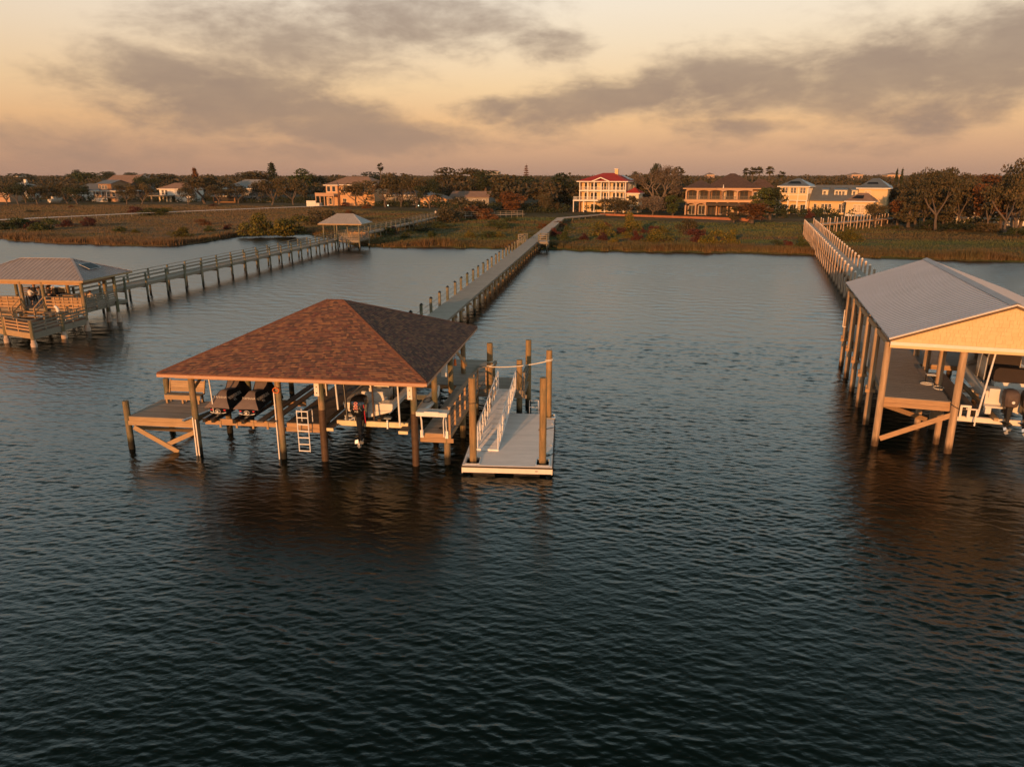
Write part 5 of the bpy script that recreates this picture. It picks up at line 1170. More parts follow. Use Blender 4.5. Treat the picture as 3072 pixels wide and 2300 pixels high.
def gableroof(par, x0, x1, y0, y1, ze, zr, mat, axis='x', over=.4, wall='wall_cream', name='roof', th=.14):
    q = MB(); gw_ = MB()
    if axis == 'x':
        ym = (y0 + y1) / 2
        for s, ya in ((0, y0 - over), (1, y1 + over)):
            q.add([(x0 - over, ya, ze), (x1 + over, ya, ze), (x1 + over, ym, zr), (x0 - over, ym, zr), (x0 - over, ya, ze - th), (x1 + over, ya, ze - th), (x1 + over, ym, zr - th), (x0 - over, ym, zr - th)], [(0, 1, 2, 3), (7, 6, 5, 4), (0, 4, 5, 1), (1, 5, 6, 2), (3, 7, 4, 0)])
        for x in (x0 + .01, x1 - .01): gw_.add([(x, y0, ze), (x, y1, ze), (x, ym, zr - th)], [(0, 1, 2)])
    else:
        xm = (x0 + x1) / 2
        for xa in (x0 - over, x1 + over):
            q.add([(xa, y0 - over, ze), (xa, y1 + over, ze), (xm, y1 + over, zr), (xm, y0 - over, zr), (xa, y0 - over, ze - th), (xa, y1 + over, ze - th), (xm, y1 + over, zr - th), (xm, y0 - over, zr - th)], [(0, 1, 2, 3), (7, 6, 5, 4), (0, 4, 5, 1), (3, 7, 4, 0), (1, 5, 6, 2)])
        for y in (y0 + .01, y1 - .01): gw_.add([(x0, y, ze), (x1, y, ze), (xm, y, zr - th)], [(0, 1, 2)])
    rf = part(name, q, mat, par); part('gable_wall', gw_, wall, par); return rf
def balrail(par, pts, z, h=1.0, mat='trim', step=.5, name='railing'):
    q = MB()
    for a, b_ in zip(pts, pts[1:]):
        A, B = Vector((a[0], a[1], z)), Vector((b_[0], b_[1], z)); L = (B - A).length; n_ = max(1, int(L / step))
        q.beam(A + Vector((0, 0, h)), B + Vector((0, 0, h)), .09, .07).beam(A + Vector((0, 0, .12)), B + Vector((0, 0, .12)), .05, .05)
        for i in range(n_ + 1): c = A.lerp(B, i / n_); q.beam(c, c + Vector((0, 0, h)), .05, .05, (0, 1, 0))
    return part(name, q, mat, par)
# ---------------- red roofed three storey house
H = newframe(1736, 636, 1.5, 24)
rh = thing('house', 'three storey yellow house with a bright red metal hip roof and white balconies', 'house', H, (8, 6, 1.4))
W_, D_ = 16.0, 12.5
part('wall', MB().box(0, W_, 2.2, D_, 1.3, 11.4), 'wall_yellow', rh)
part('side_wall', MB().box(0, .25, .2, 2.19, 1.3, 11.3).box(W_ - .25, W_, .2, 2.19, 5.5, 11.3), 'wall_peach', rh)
rr_ = hiproof(rh, 0, W_, 0, D_, 11.5, 14.1, 'roof_red', .7)
part('chimney', MB().box(10.2, 11.3, 6.2, 7.0, 13.2, 15.3), 'wall_yellow', rr_); part('chimney_cap', MB().box(10.05, 11.45, 6.05, 7.15, 15.302, 15.45), 'trim', rr_)
part('solar_array', MB().add([(16.3, 3.5, 11.8), (16.3, 9.5, 11.8), (12.6, 8.2, 13.45), (12.6, 5.2, 13.45)], [(0, 1, 2, 3)]), 'roof_pale', rr_)
gx = MB(); xm = 7.6
for s in (-1, 1): gx.add([(xm + s * 3.0, -.9, 11.45), (xm, -.9, 12.7), (xm, 3.0, 12.7), (xm + s * 3.0, 3.0, 11.45), (xm + s * 3.0, -.9, 11.25), (xm, -.9, 12.5)], [(0, 1, 2, 3), (0, 4, 5, 1)])
part('porch_gable', gx, 'roof_red', rr_)
g2 = MB()
for s in (-1, 1): g2.beam((xm + s * 3.05, -.95, 11.4), (xm, -.95, 12.62), .1, .3)
part('gable_trim', g2, 'trim', rr_)
for zf, x0 in ((8.55, 0), (5.45, -1.6)):
    part('balcony', MB().box(x0, W_, -.2 if zf > 6 else -1.6, 2.19, zf - .35, zf), 'trim', rh)
    balrail(rh, [(x0 + .1, 2.0), (x0 + .1, (-.1 if zf > 6 else -1.5)), (W_ - .1, (-.1 if zf > 6 else -1.5))], zf + .002, 1.05, 'trim', .35)
cols = [.2, 3.0, 5.2, 7.6, 10.2, 12.6, 15.8]
for x in cols: part('column', MB().box(x - .13, x + .13, -.12, .14, 5.46, 8.19).box(x - .13, x + .13, -.12, .14, 8.56, 11.24), 'trim', rh)
for x in (-1.4, 2.2, 5.8, 9.4, 13.0, 15.8): part('column', MB().box(x - .13, x + .13, -1.5, -1.25, 1.3, 5.09), 'trim', rh)
for zf in (5.55, 8.65):
    for x in (1.2, 3.4, 4.7, 8.0 - 1.2, 7.9, 9.0, 11.0, 12.3, 13.6, 14.7):
        window(rh, 'f', x, x + .8, zf + .1, zf + 2.2, 2.2, 1, 1)
for x in (3.6, 7.2, 9.6, 12.4): window(rh, 'f', x, x + 1.5, 1.7, 4.1, 2.2, 2, 2)
for y, z in ((3.2, 9.0), (5.0, 9.0), (9.0, 9.0), (3.2, 6.0), (9.0, 6.0), (4, 2.4)): window(rh, 'r', y, y + 1.0, z, z + 1.7, W_)
# right low tower with red roof
part('annex_wall', MB().box(W_ + .01, W_ + 4.0, 1.0, 6.0, 1.3, 7.7), 'wall_cream', rh); hiproof(rh, W_, W_ + 4, 1.0, 6.0, 7.8, 9.6, 'roof_red', .5, name='annex_roof')
for x in (W_ + .8, W_ + 2.2): window(rh, 'f', x, x + .8, 5.4, 7.0, 1.0)
part('terrace', MB().box(-6, W_ + 2, -5, 2.19, 1.0, 1.38), 'paving', rh)
# ---------------- brown roofed tan house with arcades
H = newframe(2052, 645, 1.5, 15)
th_ = thing('house', 'two storey tan villa with dark brown hip roofs and arched galleries on both floors', 'house', H, (14, 8, 1.4))
W_, D_ = 22.5, 15
part('wall', MB().box(.0, W_, 2.8, D_, 1.3, 9.4), 'wall_tan', th_)
def arcade(par, x0, x1, y, z0, z1, n, mat, sill=0, rise=.5, pier=.45):
    q = MB(); s = (x1 - x0) / n; dp = .45
    for i in range(n + 1): x = x0 + i * s; q.box(x - pier / 2, x + pier / 2, y, y + dp, z0, z1 - rise - .35)
    for i in range(n):
        a, b_ = x0 + i * s + pier / 2, x0 + (i + 1) * s - pier / 2; m = 10; top = []
        for k in range(m + 1):
            t = k / m; x = a + (b_ - a) * t; top.append((x, z1 - .35 - rise + rise * math.sin(math.pi * t) ** .7))
        pts = [(a - pier / 2, z1), (a - pier / 2, z1 - .35 - rise)] + top + [(b_ + pier / 2, z1 - .35 - rise), (b_ + pier / 2, z1)]
        for (xa, za), (xb, zb) in zip(pts[1:-1], pts[2:-1]):
            q.add([(xa, y, za), (xb, y, zb), (xb, y, z1), (xa, y, z1), (xa, y + dp, za), (xb, y + dp, zb), (xb, y + dp, z1), (xa, y + dp, z1)], [(0, 1, 2, 3), (7, 6, 5, 4), (1, 0, 4, 5)])
    return part('arcade', q, mat, par)
arcade(th_, .3, 7.2, 0, 6.2, 9.3, 2, 'wall_peach', rise=.3); arcade(th_, 7.2, 11.0, 0, 6.2, 9.3, 1, 'wall_peach', rise=.2); arcade(th_, 11.0, 19.8, 0, 6.2, 9.3, 2, 'wall_peach', rise=.35)
arcade(th_, .3, 6.4, .0, 1.3, 5.4, 2, 'wall_peach')
part('balcony', MB().box(-.6, 20.4, -.5, 2.79, 5.45, 6.15), 'wall_orange', th_)
balrail(th_, [(.4, .5), (19.5, .5)], 6.16, 1.0, 'black_plastic', .22)
for x in (9.6, 12.8, 16.0, 19.3): part('column', MB().box(x - .2, x + .2, 0, .4, 1.3, 5.44), 'wall_peach', th_)
part('awning', MB().add([(6.5, -2.6, 4.6), (19.4, -2.6, 4.6), (19.4, 0, 5.2), (6.5, 0, 5.2), (6.5, -2.6, 4.5), (19.4, -2.6, 4.5), (19.4, 0, 5.1), (6.5, 0, 5.1)], [(0, 1, 2, 3), (7, 6, 5, 4), (0, 4, 5, 1), (1, 5, 6, 2), (3, 7, 4, 0)]), 'timber_dark', th_)
for x in (6.7, 10.8, 15, 19.2): part('awning_post', MB().box(x - .08, x + .08, -2.5, -2.35, 1.3, 4.58), 'timber_dark', th_)
for x in (1.0, 4.4, 8.0, 12.0, 16.3): window(th_, 'f', x, x + 2.3, 6.3, 8.7, 2.8, 2, 1, 'wall_tan', 'screen_and_shade_dark')
for x in (3.5, 11.3, 14.7): window(th_, 'f', x, x + .8, 6.3, 8.7, 2.8, 1, 1, 'trim', 'curtain')
for x in (1.2, 4.2): window(th_, 'f', x, x + 1.9, 1.6, 4.3, 2.8, 2, 1, 'trim', 'screen_and_shade_dark')
for x in (7.0, 10.6, 14.9): window(th_, 'f', x, x + 3.0, 1.5, 4.7, 2.8, 3, 1, 'wall_tan', 'screen_and_shade_dark')  # wide dark panes: the shade under the awning is put into their colour
for x in (13.8, 18.2): window(th_, 'f', x, x + .9, 1.6, 4.4, 2.8, 1, 1, 'wall_tan', 'curtain')
for x in (20.3, 21.5): window(th_, 'f', x, x + .9, 6.6, 8.4, 2.8, 1, 2)
hiproof(th_, 6, 21.5, 1, D_, 9.6, 13.9, 'roof_brown', .6, fascia='wall_orange'); hiproof(th_, 0, 8.5, -.1, 10, 9.58, 12.0, 'roof_brown', .7, name='left_roof', fascia='wall_orange')
part('rear_wing_wall', MB().box(W_ + .01, W_ + 5.0, 8, 16, 1.3, 8.4), 'wall_orange', th_); hiproof(th_, W_ - 5, W_ + 5.0, 8, 16, 8.5, 12.2, 'roof_brown', .6, name='rear_roof', fascia='wall_orange')
part('finial', MB().cyl((11.2, .4, 9.6), (11.2, .4, 10.6), .18, .08, 8), 'trim', th_)
part('terrace', MB().box(-4, W_, -8, 2.79, 1.1, 1.38), 'paving', th_)
sw = thing('seawall', 'low rust brown retaining wall in front of the brown roofed villa', 'wall', 'W', (60, 236, 0))
a = at_px(1800, 652, .9); b_ = at_px(2260, 668, .9)
part('wall_face', MB().beam((a[0], a[1], 1.1), (b_[0], b_[1], 1.1), .3, 1.7), 'terracotta', sw); part('wall_cap', MB().beam((a[0], a[1], 2.0), (b_[0], b_[1], 2.0), .5, .09), 'terracotta', sw)
# ---------------- yellow house with blue grey roofs
H = newframe(2334, 642, 1.5, 32)
yh = thing('house', 'long pale yellow house with blue grey metal roofs, dormers and two hip roofed towers', 'house', H, (18, 6, 1.4))
part('tower_wall', MB().box(0, 10.2, 2.4, 9, 1.3, 10.0).box(0, 10.2, 0, 2.39, 5.6, 10.0), 'wall_yellow', yh)
part('porch_column', MB().box(0, .5, 0, .4, 1.3, 5.59), 'trim', yh)
for x in (3.3, 6.6, 9.9): part('porch_column', MB().box(x - .22, x + .22, 0, .4, 1.3, 5.59), 'trim', yh)
part('corner_board', MB().box(-.04, .3, -.04, -.002, 5.6, 10.0).box(3.2, 3.45, -.04, -.002, 5.6, 10.0).box(6.6, 6.85, -.04, -.002, 5.6, 10.0).box(9.95, 10.24, -.04, -.002, 5.6, 10.0).box(.31, 9.94, -.03, -.002, 7.4, 7.55).box(.31, 9.94, -.03, -.002, 5.6, 5.85), 'trim', yh)
for x in (.9, 1.95, 4.0, 5.05, 7.4, 8.45): window(yh, 'f', x, x + .75, 8.0, 9.6, 0)
for y in (.6, 1.7, 3.4, 4.6, 6.6): window(yh, 'r', y, y + .8, 7.9, 9.6, 10.2)
for x in (.8, 4.0, 7.4): window(yh, 'f', x, x + 1.7, 1.6, 4.4, 2.4, 2, 2)
r1_ = hiproof(yh, 0, 10.2, 0, 9, 10.1, 12.4, 'roof_bluegrey', .8)
part('solar_array', MB().add([(2.2, .8, 10.80), (7.4, .8, 10.80), (6.4, 2.2, 11.52), (3.2, 2.2, 11.52)], [(0, 1, 2, 3)]), 'solar_cells', r1_)
part('wall', MB().box(10.21, 27.5, 4.5, 12, 1.3, 6.0), 'wall_yellow', yh)
gableroof(yh, 10.6, 27.4, 3.0, 13.0, 5.9, 10.4, 'roof_bluegrey', 'x', .3, 'wall_cream', 'middle_roof')
for x0, n_ in ((14.4, 1), (18.8, 3), (25.0, 1)):
    wd = .5 + n_ * 1.2
    dm = part('dormer', MB().box(x0, x0 + wd + .4, 4.6, 8, 6.4, 9.1), 'wall_cream', yh)
    part('dormer_roof', MB().add([(x0 - .3, 4.2, 9.12), (x0 + wd + .7, 4.2, 9.12), (x0 + wd + .7, 8.4, 9.9), (x0 - .3, 8.4, 9.9), (x0 - .3, 4.2, 8.95), (x0 + wd + .7, 4.2, 8.95), (x0 + wd + .7, 8.4, 9.7), (x0 - .3, 8.4, 9.7)], [(0, 1, 2, 3), (7, 6, 5, 4), (0, 4, 5, 1), (1, 5, 6, 2), (3, 7, 4, 0)]), 'roof_bluegrey', dm)
    for k in range(n_): window(yh, 'f', x0 + .45 + k * 1.2, x0 + 1.25 + k * 1.2, 6.9, 8.6, 4.6)
for x in (11.8, 14.6, 15.9, 17.2, 21.0, 22.2): window(yh, 'f', x, x + .95, 2.2, 4.7, 4.5)
part('right_tower_wall', MB().box(27.6, 39, 3.0, 12, 1.3, 9.6), 'wall_yellow', yh); r2_ = hiproof(yh, 27.6, 39, 3, 12, 9.7, 12.5, 'roof_bluegrey', .8, name='tower_roof')
part('solar_array', MB().add([(30.0, 3.7, 10.45), (35.4, 3.7, 10.45), (34.6, 5.2, 11.35), (30.8, 5.2, 11.35)], [(0, 1, 2, 3)]), 'solar_cells', r2_)
for x in (30.2, 31.6): window(yh, 'f', x, x + 1.0, 7.0, 8.8, 3.0, 2, 2, 'trim', 'curtain')
part('front_wing_wall', MB().box(25.0, 35.5, -3.5, 2.99, 1.3, 5.9), 'wall_yellow', yh); r3_ = hiproof(yh, 25.0, 35.5, -3.5, 3.6, 6.0, 8.3, 'roof_tan', .6, name='wing_roof')
part('solar_array', MB().add([(26.5, -3.0, 6.72), (31, -3.0, 6.72), (31, -1.4, 7.62), (28, -1.4, 7.62)], [(0, 1, 2, 3)]), 'solar_cells', r3_)
for x in (27.6, 29.2, 30.8): window(yh, 'f', x, x + 1.2, 2.6, 4.9, -3.5, 2, 3, 'trim', 'curtain')
part('base_course', MB().box(24.95, 35.55, -3.55, -3.502, 1.2, 2.2), 'trim', yh)
part('terrace', MB().box(1, 25, -5, 2.39, 1.1, 1.38), 'paving', yh)
# proportions of the long house read off the photograph
KX, KV = [-5, 0, 10.2, 25, 27.6, 35.5, 39, 45], [-5, 0, 8.4, 20.3, 22.4, 27.8, 30.4, 36]
def remap(o):
    for ch in o.children:
        ox_ = ORG.get(ch.name, (0, 0, 0))[0]
        for v_ in ch.data.vertices: v_.co.x = float(np.interp(v_.co.x + ox_, KX, KV)) - ox_
        remap(ch)
remap(yh)
# ---------------- right end house seen through the oaks
H = newframe(2868, 674, 1.5, 34)
eh = thing('house', 'white house half hidden behind the oaks at the right edge', 'house', H, (8, 6, 1.4))
part('wall', MB().box(0, 15, 3, 12, 1.3, 6.5), 'wall_white', eh); hiproof(eh, 0, 15, 1, 12, 6.6, 9.3, 'roof_grey', .6)
part('balcony', MB().box(-.5, 12, .5, 2.99, 3.0, 3.3), 'trim', eh)
for x in (0, 3.5, 8, 12): part('column', MB().box(x - .2, x + .2, .6, 1, 1.3, 6.3), 'trim', eh)
window(eh, 'f', 1.0, 3.0, 3.5, 5.8, 3.0); window(eh, 'f', 4.5, 7.5, 3.4, 5.9, 3.0, 3, 1, 'trim', 'curtain'); window(eh, 'f', 8.6, 11.5, 3.4, 5.9, 3.0, 3, 1)
# ---------------- left houses
def simple(u, v, az, W_, D_, ze, zr, wall, roof, label, roofk='hip', wins=3, axis='x', cols=2, z0=1.3, zb=1.5, chimney=False, floor2=True, name='house'):
    H = newframe(u, v, zb, az); h_ = thing(name, label, 'house', H, (W_ / 2, D_ / 2, 1.4))
    part('wall', MB().box(0, W_, 0, D_, z0, ze), wall, h_)
    rf = hiproof(h_, 0, W_, 0, D_, ze + .05, zr, roof, .6, axis=axis) if roofk == 'hip' else gableroof(h_, 0, W_, 0, D_, ze + .02, zr, roof, axis, .5, wall)
    s = W_ / wins
    for fz in ([ze - 2.3, 2.2] if floor2 and ze > 6 else [2.2 if ze < 5 else ze - 2.4]):
        for i in range(wins): window(h_, 'f', s * (i + .5) - .55, s * (i + .5) + .55, fz, fz + 1.5, 0)
    if chimney: part('chimney', MB().box(W_ * .6, W_ * .6 + 1.2, D_ * .4, D_ * .4 + 1, ze, zr + 1.4), wall, rf)
    return h_
H = newframe(962, 617, 1.4, 20)
oh = thing('house', 'orange yellow house with a tan hip roof and a left balcony among oaks', 'house', H, (12, 8, 1.4))
part('wall', MB().box(3.0, 24, 2, 13, 1.3, 9.6), 'wall_orange', oh); hiproof(oh, 3, 24, 2, 13, 9.7, 12.8, 'roof_tan', .9); hiproof(oh, 2.6, 8, .6, 8, 9.6, 11.3, 'roof_tan', .7, name='bay_roof')
part('bay_wall', MB().box(2.6, 8, .6, 1.99, 1.3, 9.5), 'wall_orange', oh)
part('balcony', MB().box(-.6, 8.2, -2.6, .59, 5.2, 5.6), 'wall_peach', oh); part('parapet', MB().box(-.6, 8.2, -2.6, -2.4, 5.602, 6.5).box(-.6, -.4, -2.39, .59, 5.602, 6.5), 'wall_peach', oh)
for x in (-.4, 1.6, 3.6, 5.6, 8.0): part('column', MB().box(x - .2, x + .2, -2.5, -2.2, 1.3, 5.19), 'wall_peach', oh)
part('stair', MB().box(-3.4, 2.5, -4.6, -2.7, 1.2, 2.6).box(-3.4, 1, -4.8, -4.62, 1.2, 3.5), 'wall_white', oh)
window(oh, 'f', 3.2, 4.6, 7.0, 9.0, .6, 1, 1); window(oh, 'f', 5.6, 7.0, 7.0, 9.0, .6, 1, 1); window(oh, 'f', 3.2, 5.0, 2.0, 4.4, .6); window(oh, 'f', 10, 11.5, 7, 8.8, 2.0); window(oh, 'f', 14, 15.5, 7, 8.8, 2.0); window(oh, 'f', 18, 19.5, 7, 8.8, 2.0); window(oh, 'f', 9.5, 11.0, 2, 4.2, 2.0)
H = newframe(474, 607, 1.3, 10)
sh_ = thing('house', 'pale cream stilt house with brown hip roof and a raised side deck', 'house', H, (8, 6, 1.4))
part('wall', MB().box(0, 16, 2, 12, 4.4, 7.2).box(7, 16, 3, 12, 1.3, 4.39), 'wall_white', sh_); hiproof(sh_, 0, 16, 2, 12, 7.3, 9.9, 'roof_tan', .7)
part('deck', MB().box(-4, 7, -1.5, 1.99, 4.0, 4.38), 'timber_grey', sh_); balrail(sh_, [(-4, 2), (-4, -1.4), (7, -1.4)], 4.38, 1.0, 'timber_grey', .6)
for x in (-3.8, .4, 2.2, 4.0, 5.8): part('stilt', MB().box(x - .35, x + .35, 1.0, 1.6, 1.2, 3.99), 'wall_cream' if x > 0 else 'timber_grey', sh_)
window(sh_, 'f', 1.2, 2.2, 4.6, 6.7, 2.0); window(sh_, 'f', 3.0, 4.0, 4.6, 6.7, 2.0); window(sh_, 'f', 9, 10.5, 5, 6.6, 2.0)
H = newframe(274, 607, 1.3, 14)
g3 = thing('house', 'tall grey and pink house with stacked gables and a white lattice porch', 'house', H, (7, 7, 1.4))
part('wall', MB().box(0, 13, 2, 16, 1.3, 6.4), 'wall_peach', g3); part('upper_wall', MB().box(3, 10, 2.3, 14, 6.41, 9.6), 'wall_tan', g3)
gableroof(g3, 2.6, 10, 2.2, 14, 9.6, 11.2, 'roof_grey', 'x', .5, 'wall_tan'); hiproof(g3, 0, 15, .8, 16, 6.45, 8.4, 'roof_grey', .5, name='porch_roof')
part('lattice', MB().box(0, 9, 0, .12, 1.3, 3.2), 'wall_white', g3); part('porch_floor', MB().box(-.3, 12, 0, 1.99, 3.25, 3.5), 'timber_grey', g3); balrail(g3, [(0, .1), (9, .1)], 3.5, 1.0, 'timber', .6)
for x in (.2, 3, 6, 8.8): part('column', MB().box(x - .1, x + .1, .1, .3, 3.5, 6.2), 'trim', g3)
for x in (3.4, 5.0, 6.6): window(g3, 'f', x, x + 1.1, 7.2, 8.8, 2.3)
for x in (1.5, 4.5, 7.5, 10.3): window(g3, 'f', x, x + 1.4, 3.8, 5.8, 2.0)
simple(315, 600, 18, 17, 16, 9.0, 13.4, 'wall_grey', 'roof_tan', 'big dark house with a broad grey brown gable roof behind the stacked gable house', 'gable', 3, 'x')
simple(213, 602, 12, 20, 12, 6.2, 9.4, 'wall_white', 'roof_grey', 'white house with a dark blue grey hip roof behind the left oaks')
simple(676, 605, 12, 24, 14, 7.4, 11.4, 'wall_grey', 'roof_pale', 'grey house with a large pale green grey metal roof left of the middle oaks', 'hip', 4)
hs = simple(640, 608, 12, 11, 7, 4.4, 5.6, 'wall_tan', 'roof_grey', 'low screened porch building with dark openings beside the pale roofed grey house', 'hip', 3)
part('screen', MB().box(.5, 10.4, -.12, -.10, 2.0, 4.2), 'screen_and_shade_dark', hs)
simple(30, 597, 10, 11, 9, 7.4, 9.8, 'wall_white', 'roof_pale', 'white house with a square chimney at the far left edge', 'hip', 3, chimney=True)
simple(-20, 606, 10, 9, 9, 5.8, 8.0, 'wall_peach', 'roof_tan', 'peach house cut by the left edge of the view', 'hip', 2)
H = newframe(140, 611, 1.3, 20); bt = thing('beached_boat', 'small white boat parked on land between the left oaks', 'boat', H, (4, 2, 1.3))
boat_hull(bt, 2, 0, 6.5, 2.4, 1.6, 3.2); part('cabin', MB().box(1.3, 2.7, 1.5, 3.8, 2.9, 4.2), 'gelcoat', bt)
simple(1262, 620, 15, 11, 8, 4.3, 6.2, 'wall_orange', 'roof_tan', 'small orange cottage glowing behind the middle oaks', 'gable', 3, 'y')
simple(1352, 618, 15, 16, 9, 5.0, 7.2, 'wall_grey', 'roof_tan', 'low grey shed like house right of the orange cottage', 'gable', 4)
simple(1135, 616, 15, 22, 10, 5.6, 8.4, 'wall_grey', 'roof_grey', 'dark low house mostly hidden behind the central oaks', 'hip', 4)
# distant buildings on the skyline
def distant(u, w_px, y, z0, z1, lb, wall='wall_peach', n=6):
    x = at_px(u, 526, -y * .0 + 13.5 - y * .0005)[0]
    f = 2240; x = (u - 1536) / f * y * 1.04; W_ = w_px / f * y * 1.04
    NF[0] += 1; H = 'H%d' % NF[0]; FR[H] = ((x, y), 5)
    t_ = thing('distant_building', lb, 'building', H, (W_ / 2, 5, 1.5)); part('wall', MB().box(0, W_, 0, 18, 1.5, z1 - 1.5), wall, t_); hiproof(t_, 0, W_, 0, 18, z1 - 1.4, z1 + 1, 'roof_tan', .8)
    rows = max(1, int((z1 - 8) / 4))
    for k in range(n):
        for r_ in range(rows): window(t_, 'f', W_ * (k + .3) / n, W_ * (k + .7) / n, z1 - 5.5 - r_ * 4, z1 - 3.2 - r_ * 4, 0, 1, 1)
distant(1440, 62, 1400, 2, 20.5, 'distant grey apartment block just above the central treeline', 'wall_grey', 9)
distant(2690, 75, 900, 2, 15.5, 'distant peach building strip behind the right oaks', 'wall_peach', 8)
distant(2955, 80, 800, 2, 15, 'distant pink lit building at the right end of the skyline', 'wall_peach', 8)
distant(2480, 30, 1000, 2, 15.2, 'small distant peach roof above the yellow house', 'wall_peach', 3)
distant(2078, 20, 900, 2, 15.0, 'tiny distant house on the skyline left of the brown roofed villa', 'wall_peach', 3)
distant(150, 16, 800, 2, 14.2, 'tiny pale house on the far left skyline', 'wall_white', 2)
distant(498, 12, 820, 2, 14.2, 'tiny pale house on the skyline above the stilt house', 'wall_white', 2)
distant(2580, 40, 950, 2, 15.0, 'small distant orange house over the right treeline', 'wall_orange', 4)
# patio furniture and small garden things
m = bpy.data.materials.new('lamp_glow'); m.use_nodes = True; MATS['lamp_glow'] = m; m.node_tree.nodes.clear(); g = G(m.node_tree); e_ = g.n('ShaderNodeEmission'); e_.inputs[0].default_value = (.9, 1, .75, 1); e_.inputs[1].default_value = 3; ow = g.n('ShaderNodeOutputMaterial'); g.l(e_.outputs[0], ow.inputs[0])
def small(u, v, fn, lb, nm, cat, group=None, z=1.4):
    x, y = at_px(u, v, z); t_ = thing(nm, lb, cat, 'W', (x, y, z), group); fn(t_, x, y, z); return t_
def urn(t_, x, y, z): part('urn', MB().loft([[(x + r_ * math.cos(k * .628), y + r_ * math.sin(k * .628), z + h) for k in range(10)] for h, r_ in ((0, .35), (.5, .6), (1.1, .62), (1.6, .4), (1.75, .5))], closed=True).smooth(), 'terracotta', t_); part('plant', MB().cyl((x, y, z + 1.7), (x, y, z + 2.3), .4, .1, 7), 'timber_dark', t_)
def pot(t_, x, y, z): part('pot', MB().loft([[(x + r_ * math.cos(k * .628), y + r_ * math.sin(k * .628), z + h) for k in range(10)] for h, r_ in ((0, .3), (.35, .55), (.7, .5))], closed=True).smooth(), 'black_plastic', t_); part('soil', MB().cyl((x, y, z + .701), (x, y, z + .74), .45, .3, 10), 'timber_dark', t_)
def lounge(t_, x, y, z):
    part('seat', MB().box(x - .35, x + .35, y - .9, y + .5, z + .3, z + .42), 'white_trim', t_); part('backrest', MB().beam((x, y + .5, z + .42), (x, y + .95, z + 1.0), .7, .08), 'white_trim', t_)
    for a, b_ in ((-.3, -.8), (.3, -.8), (-.3, .4), (.3, .4)): part('leg', MB().box(x + a - .04, x + a + .04, y + b_ - .04, y + b_ + .04, z, z + .3), 'alu_white', t_)
def lamp(t_, x, y, z): part('post', MB().cyl((x, y, z), (x, y, z + .9), .05, n=6), 'black_plastic', t_); part('globe', MB().loft([[(x + .17 * math.sin(p) * math.cos(k * .785), y + .17 * math.sin(p) * math.sin(k * .785), z + 1.05 - .17 * math.cos(p)) for k in range(8)] for p in (.1, .8, 1.57, 2.3, 3.04)], closed=True), 'lamp_glow', t_)
small(1500 + 550 * .3165, 480 + 486 * .3165, urn, 'left clay urn on the terrace left of the red roofed house', 'clay_urn', 'urn'); small(1500 + 576 * .3165, 480 + 484 * .3165, urn, 'right clay urn on the terrace left of the red roofed house', 'clay_urn', 'urn')
small(1500 + 716 * .3165, 480 + 496 * .3165, pot, 'left black pot at the front edge of the red roofed house terrace', 'planter', 'planter'); small(1500 + 800 * .3165, 480 + 497 * .3165, pot, 'right black pot at the front edge of the red roofed house terrace', 'planter', 'planter')
for u, v, lb in ((425, 452, 'left white lounger on the terrace of the pale yellow house'), (505, 455, 'middle white lounger on the terrace of the pale yellow house'), (580, 452, 'right white lounger on the terrace of the pale yellow house')): small(2300 + u * .349, 480 + v * .349, lounge, lb, 'lounger', 'lounger')
for u, v, lb in ((2106, 634, 'left seat on the lower patio of the brown roofed villa'), (2135, 635, 'middle seat on the lower patio of the brown roofed villa'), (2158, 636, 'right seat on the lower patio of the brown roofed villa')): small(u, v + 10, lounge, lb, 'patio_seat', 'seat')
for u, v, lb in ((1145, 401, 'lit garden lamp under the largest lawn oak'), (1398, 403, 'lit garden lamp under the third lawn oak'), (1855, 352, 'lit lamp at the right end of the grey shed like house'), (1762, 392, 'lit garden lamp in front of the grey shed like house')): small(750 + u * .3617, 480 + v * .3617, lamp, lb, 'garden_lamp', 'lamp', z=1.2)
a = at_px(2300 + 985 * .349, 480 + 556 * .349, 1.2); b_ = at_px(2300 + 1180 * .349, 480 + 517 * .349, 1.2)
df = thing('fence', 'dark brown board fence running back to the right of the pale yellow house', 'fence', 'W', (a[0], a[1], 1.1))
part('board_panel', MB().beam((a[0], a[1], 2.0), (b_[0], b_[1], 2.0), .08, 1.8), 'timber_dark', df)
for k in range(7): q = k / 6; part('post', MB().beam((a[0] + (b_[0] - a[0]) * q, a[1] + (b_[1] - a[1]) * q - .08, 1.0), (a[0] + (b_[0] - a[0]) * q, a[1] + (b_[1] - a[1]) * q - .08, 3.0), .14, .14, (0, 1, 0)), 'timber_dark', df)
# ================================================================== VEGETATION
def leafmat(name, cols, tr=.0):
    m, g, p = newmat(name); ge = g.n('ShaderNodeNewGeometry'); oi = g.n('ShaderNodeObjectInfo')
    n = len(cols); r_ = g.m('ADD', g.m('MULTIPLY', ge.outputs['Random Per Island'], .72), g.m('MULTIPLY', g.noise(ge.outputs['Position'], .55, 2, .5), .40))
    c = g.ramp(r_, [(.12 + .76 * i / max(1, n - 1), k) for i, k in enumerate(cols)])
    v = g.ramp(oi.outputs['Random'], [(0, (.78, .80, .80)), (.5, (1, 1, 1)), (1, (1.22, 1.12, 1.0))])
    c = g.mix(1.0, c, v, 'MULTIPLY')
    g.l(c, p.inputs['Base Color']); p.inputs['Roughness'].default_value = .75; p.inputs['Specular IOR Level'].default_value = .2
    return m
leafmat('leaf_oak', [(.030, .032, .014), (.055, .050, .022), (.085, .066, .030), (.12, .085, .042)])
leafmat('leaf_dark', [(.016, .024, .010), (.028, .038, .015), (.045, .052, .020)])
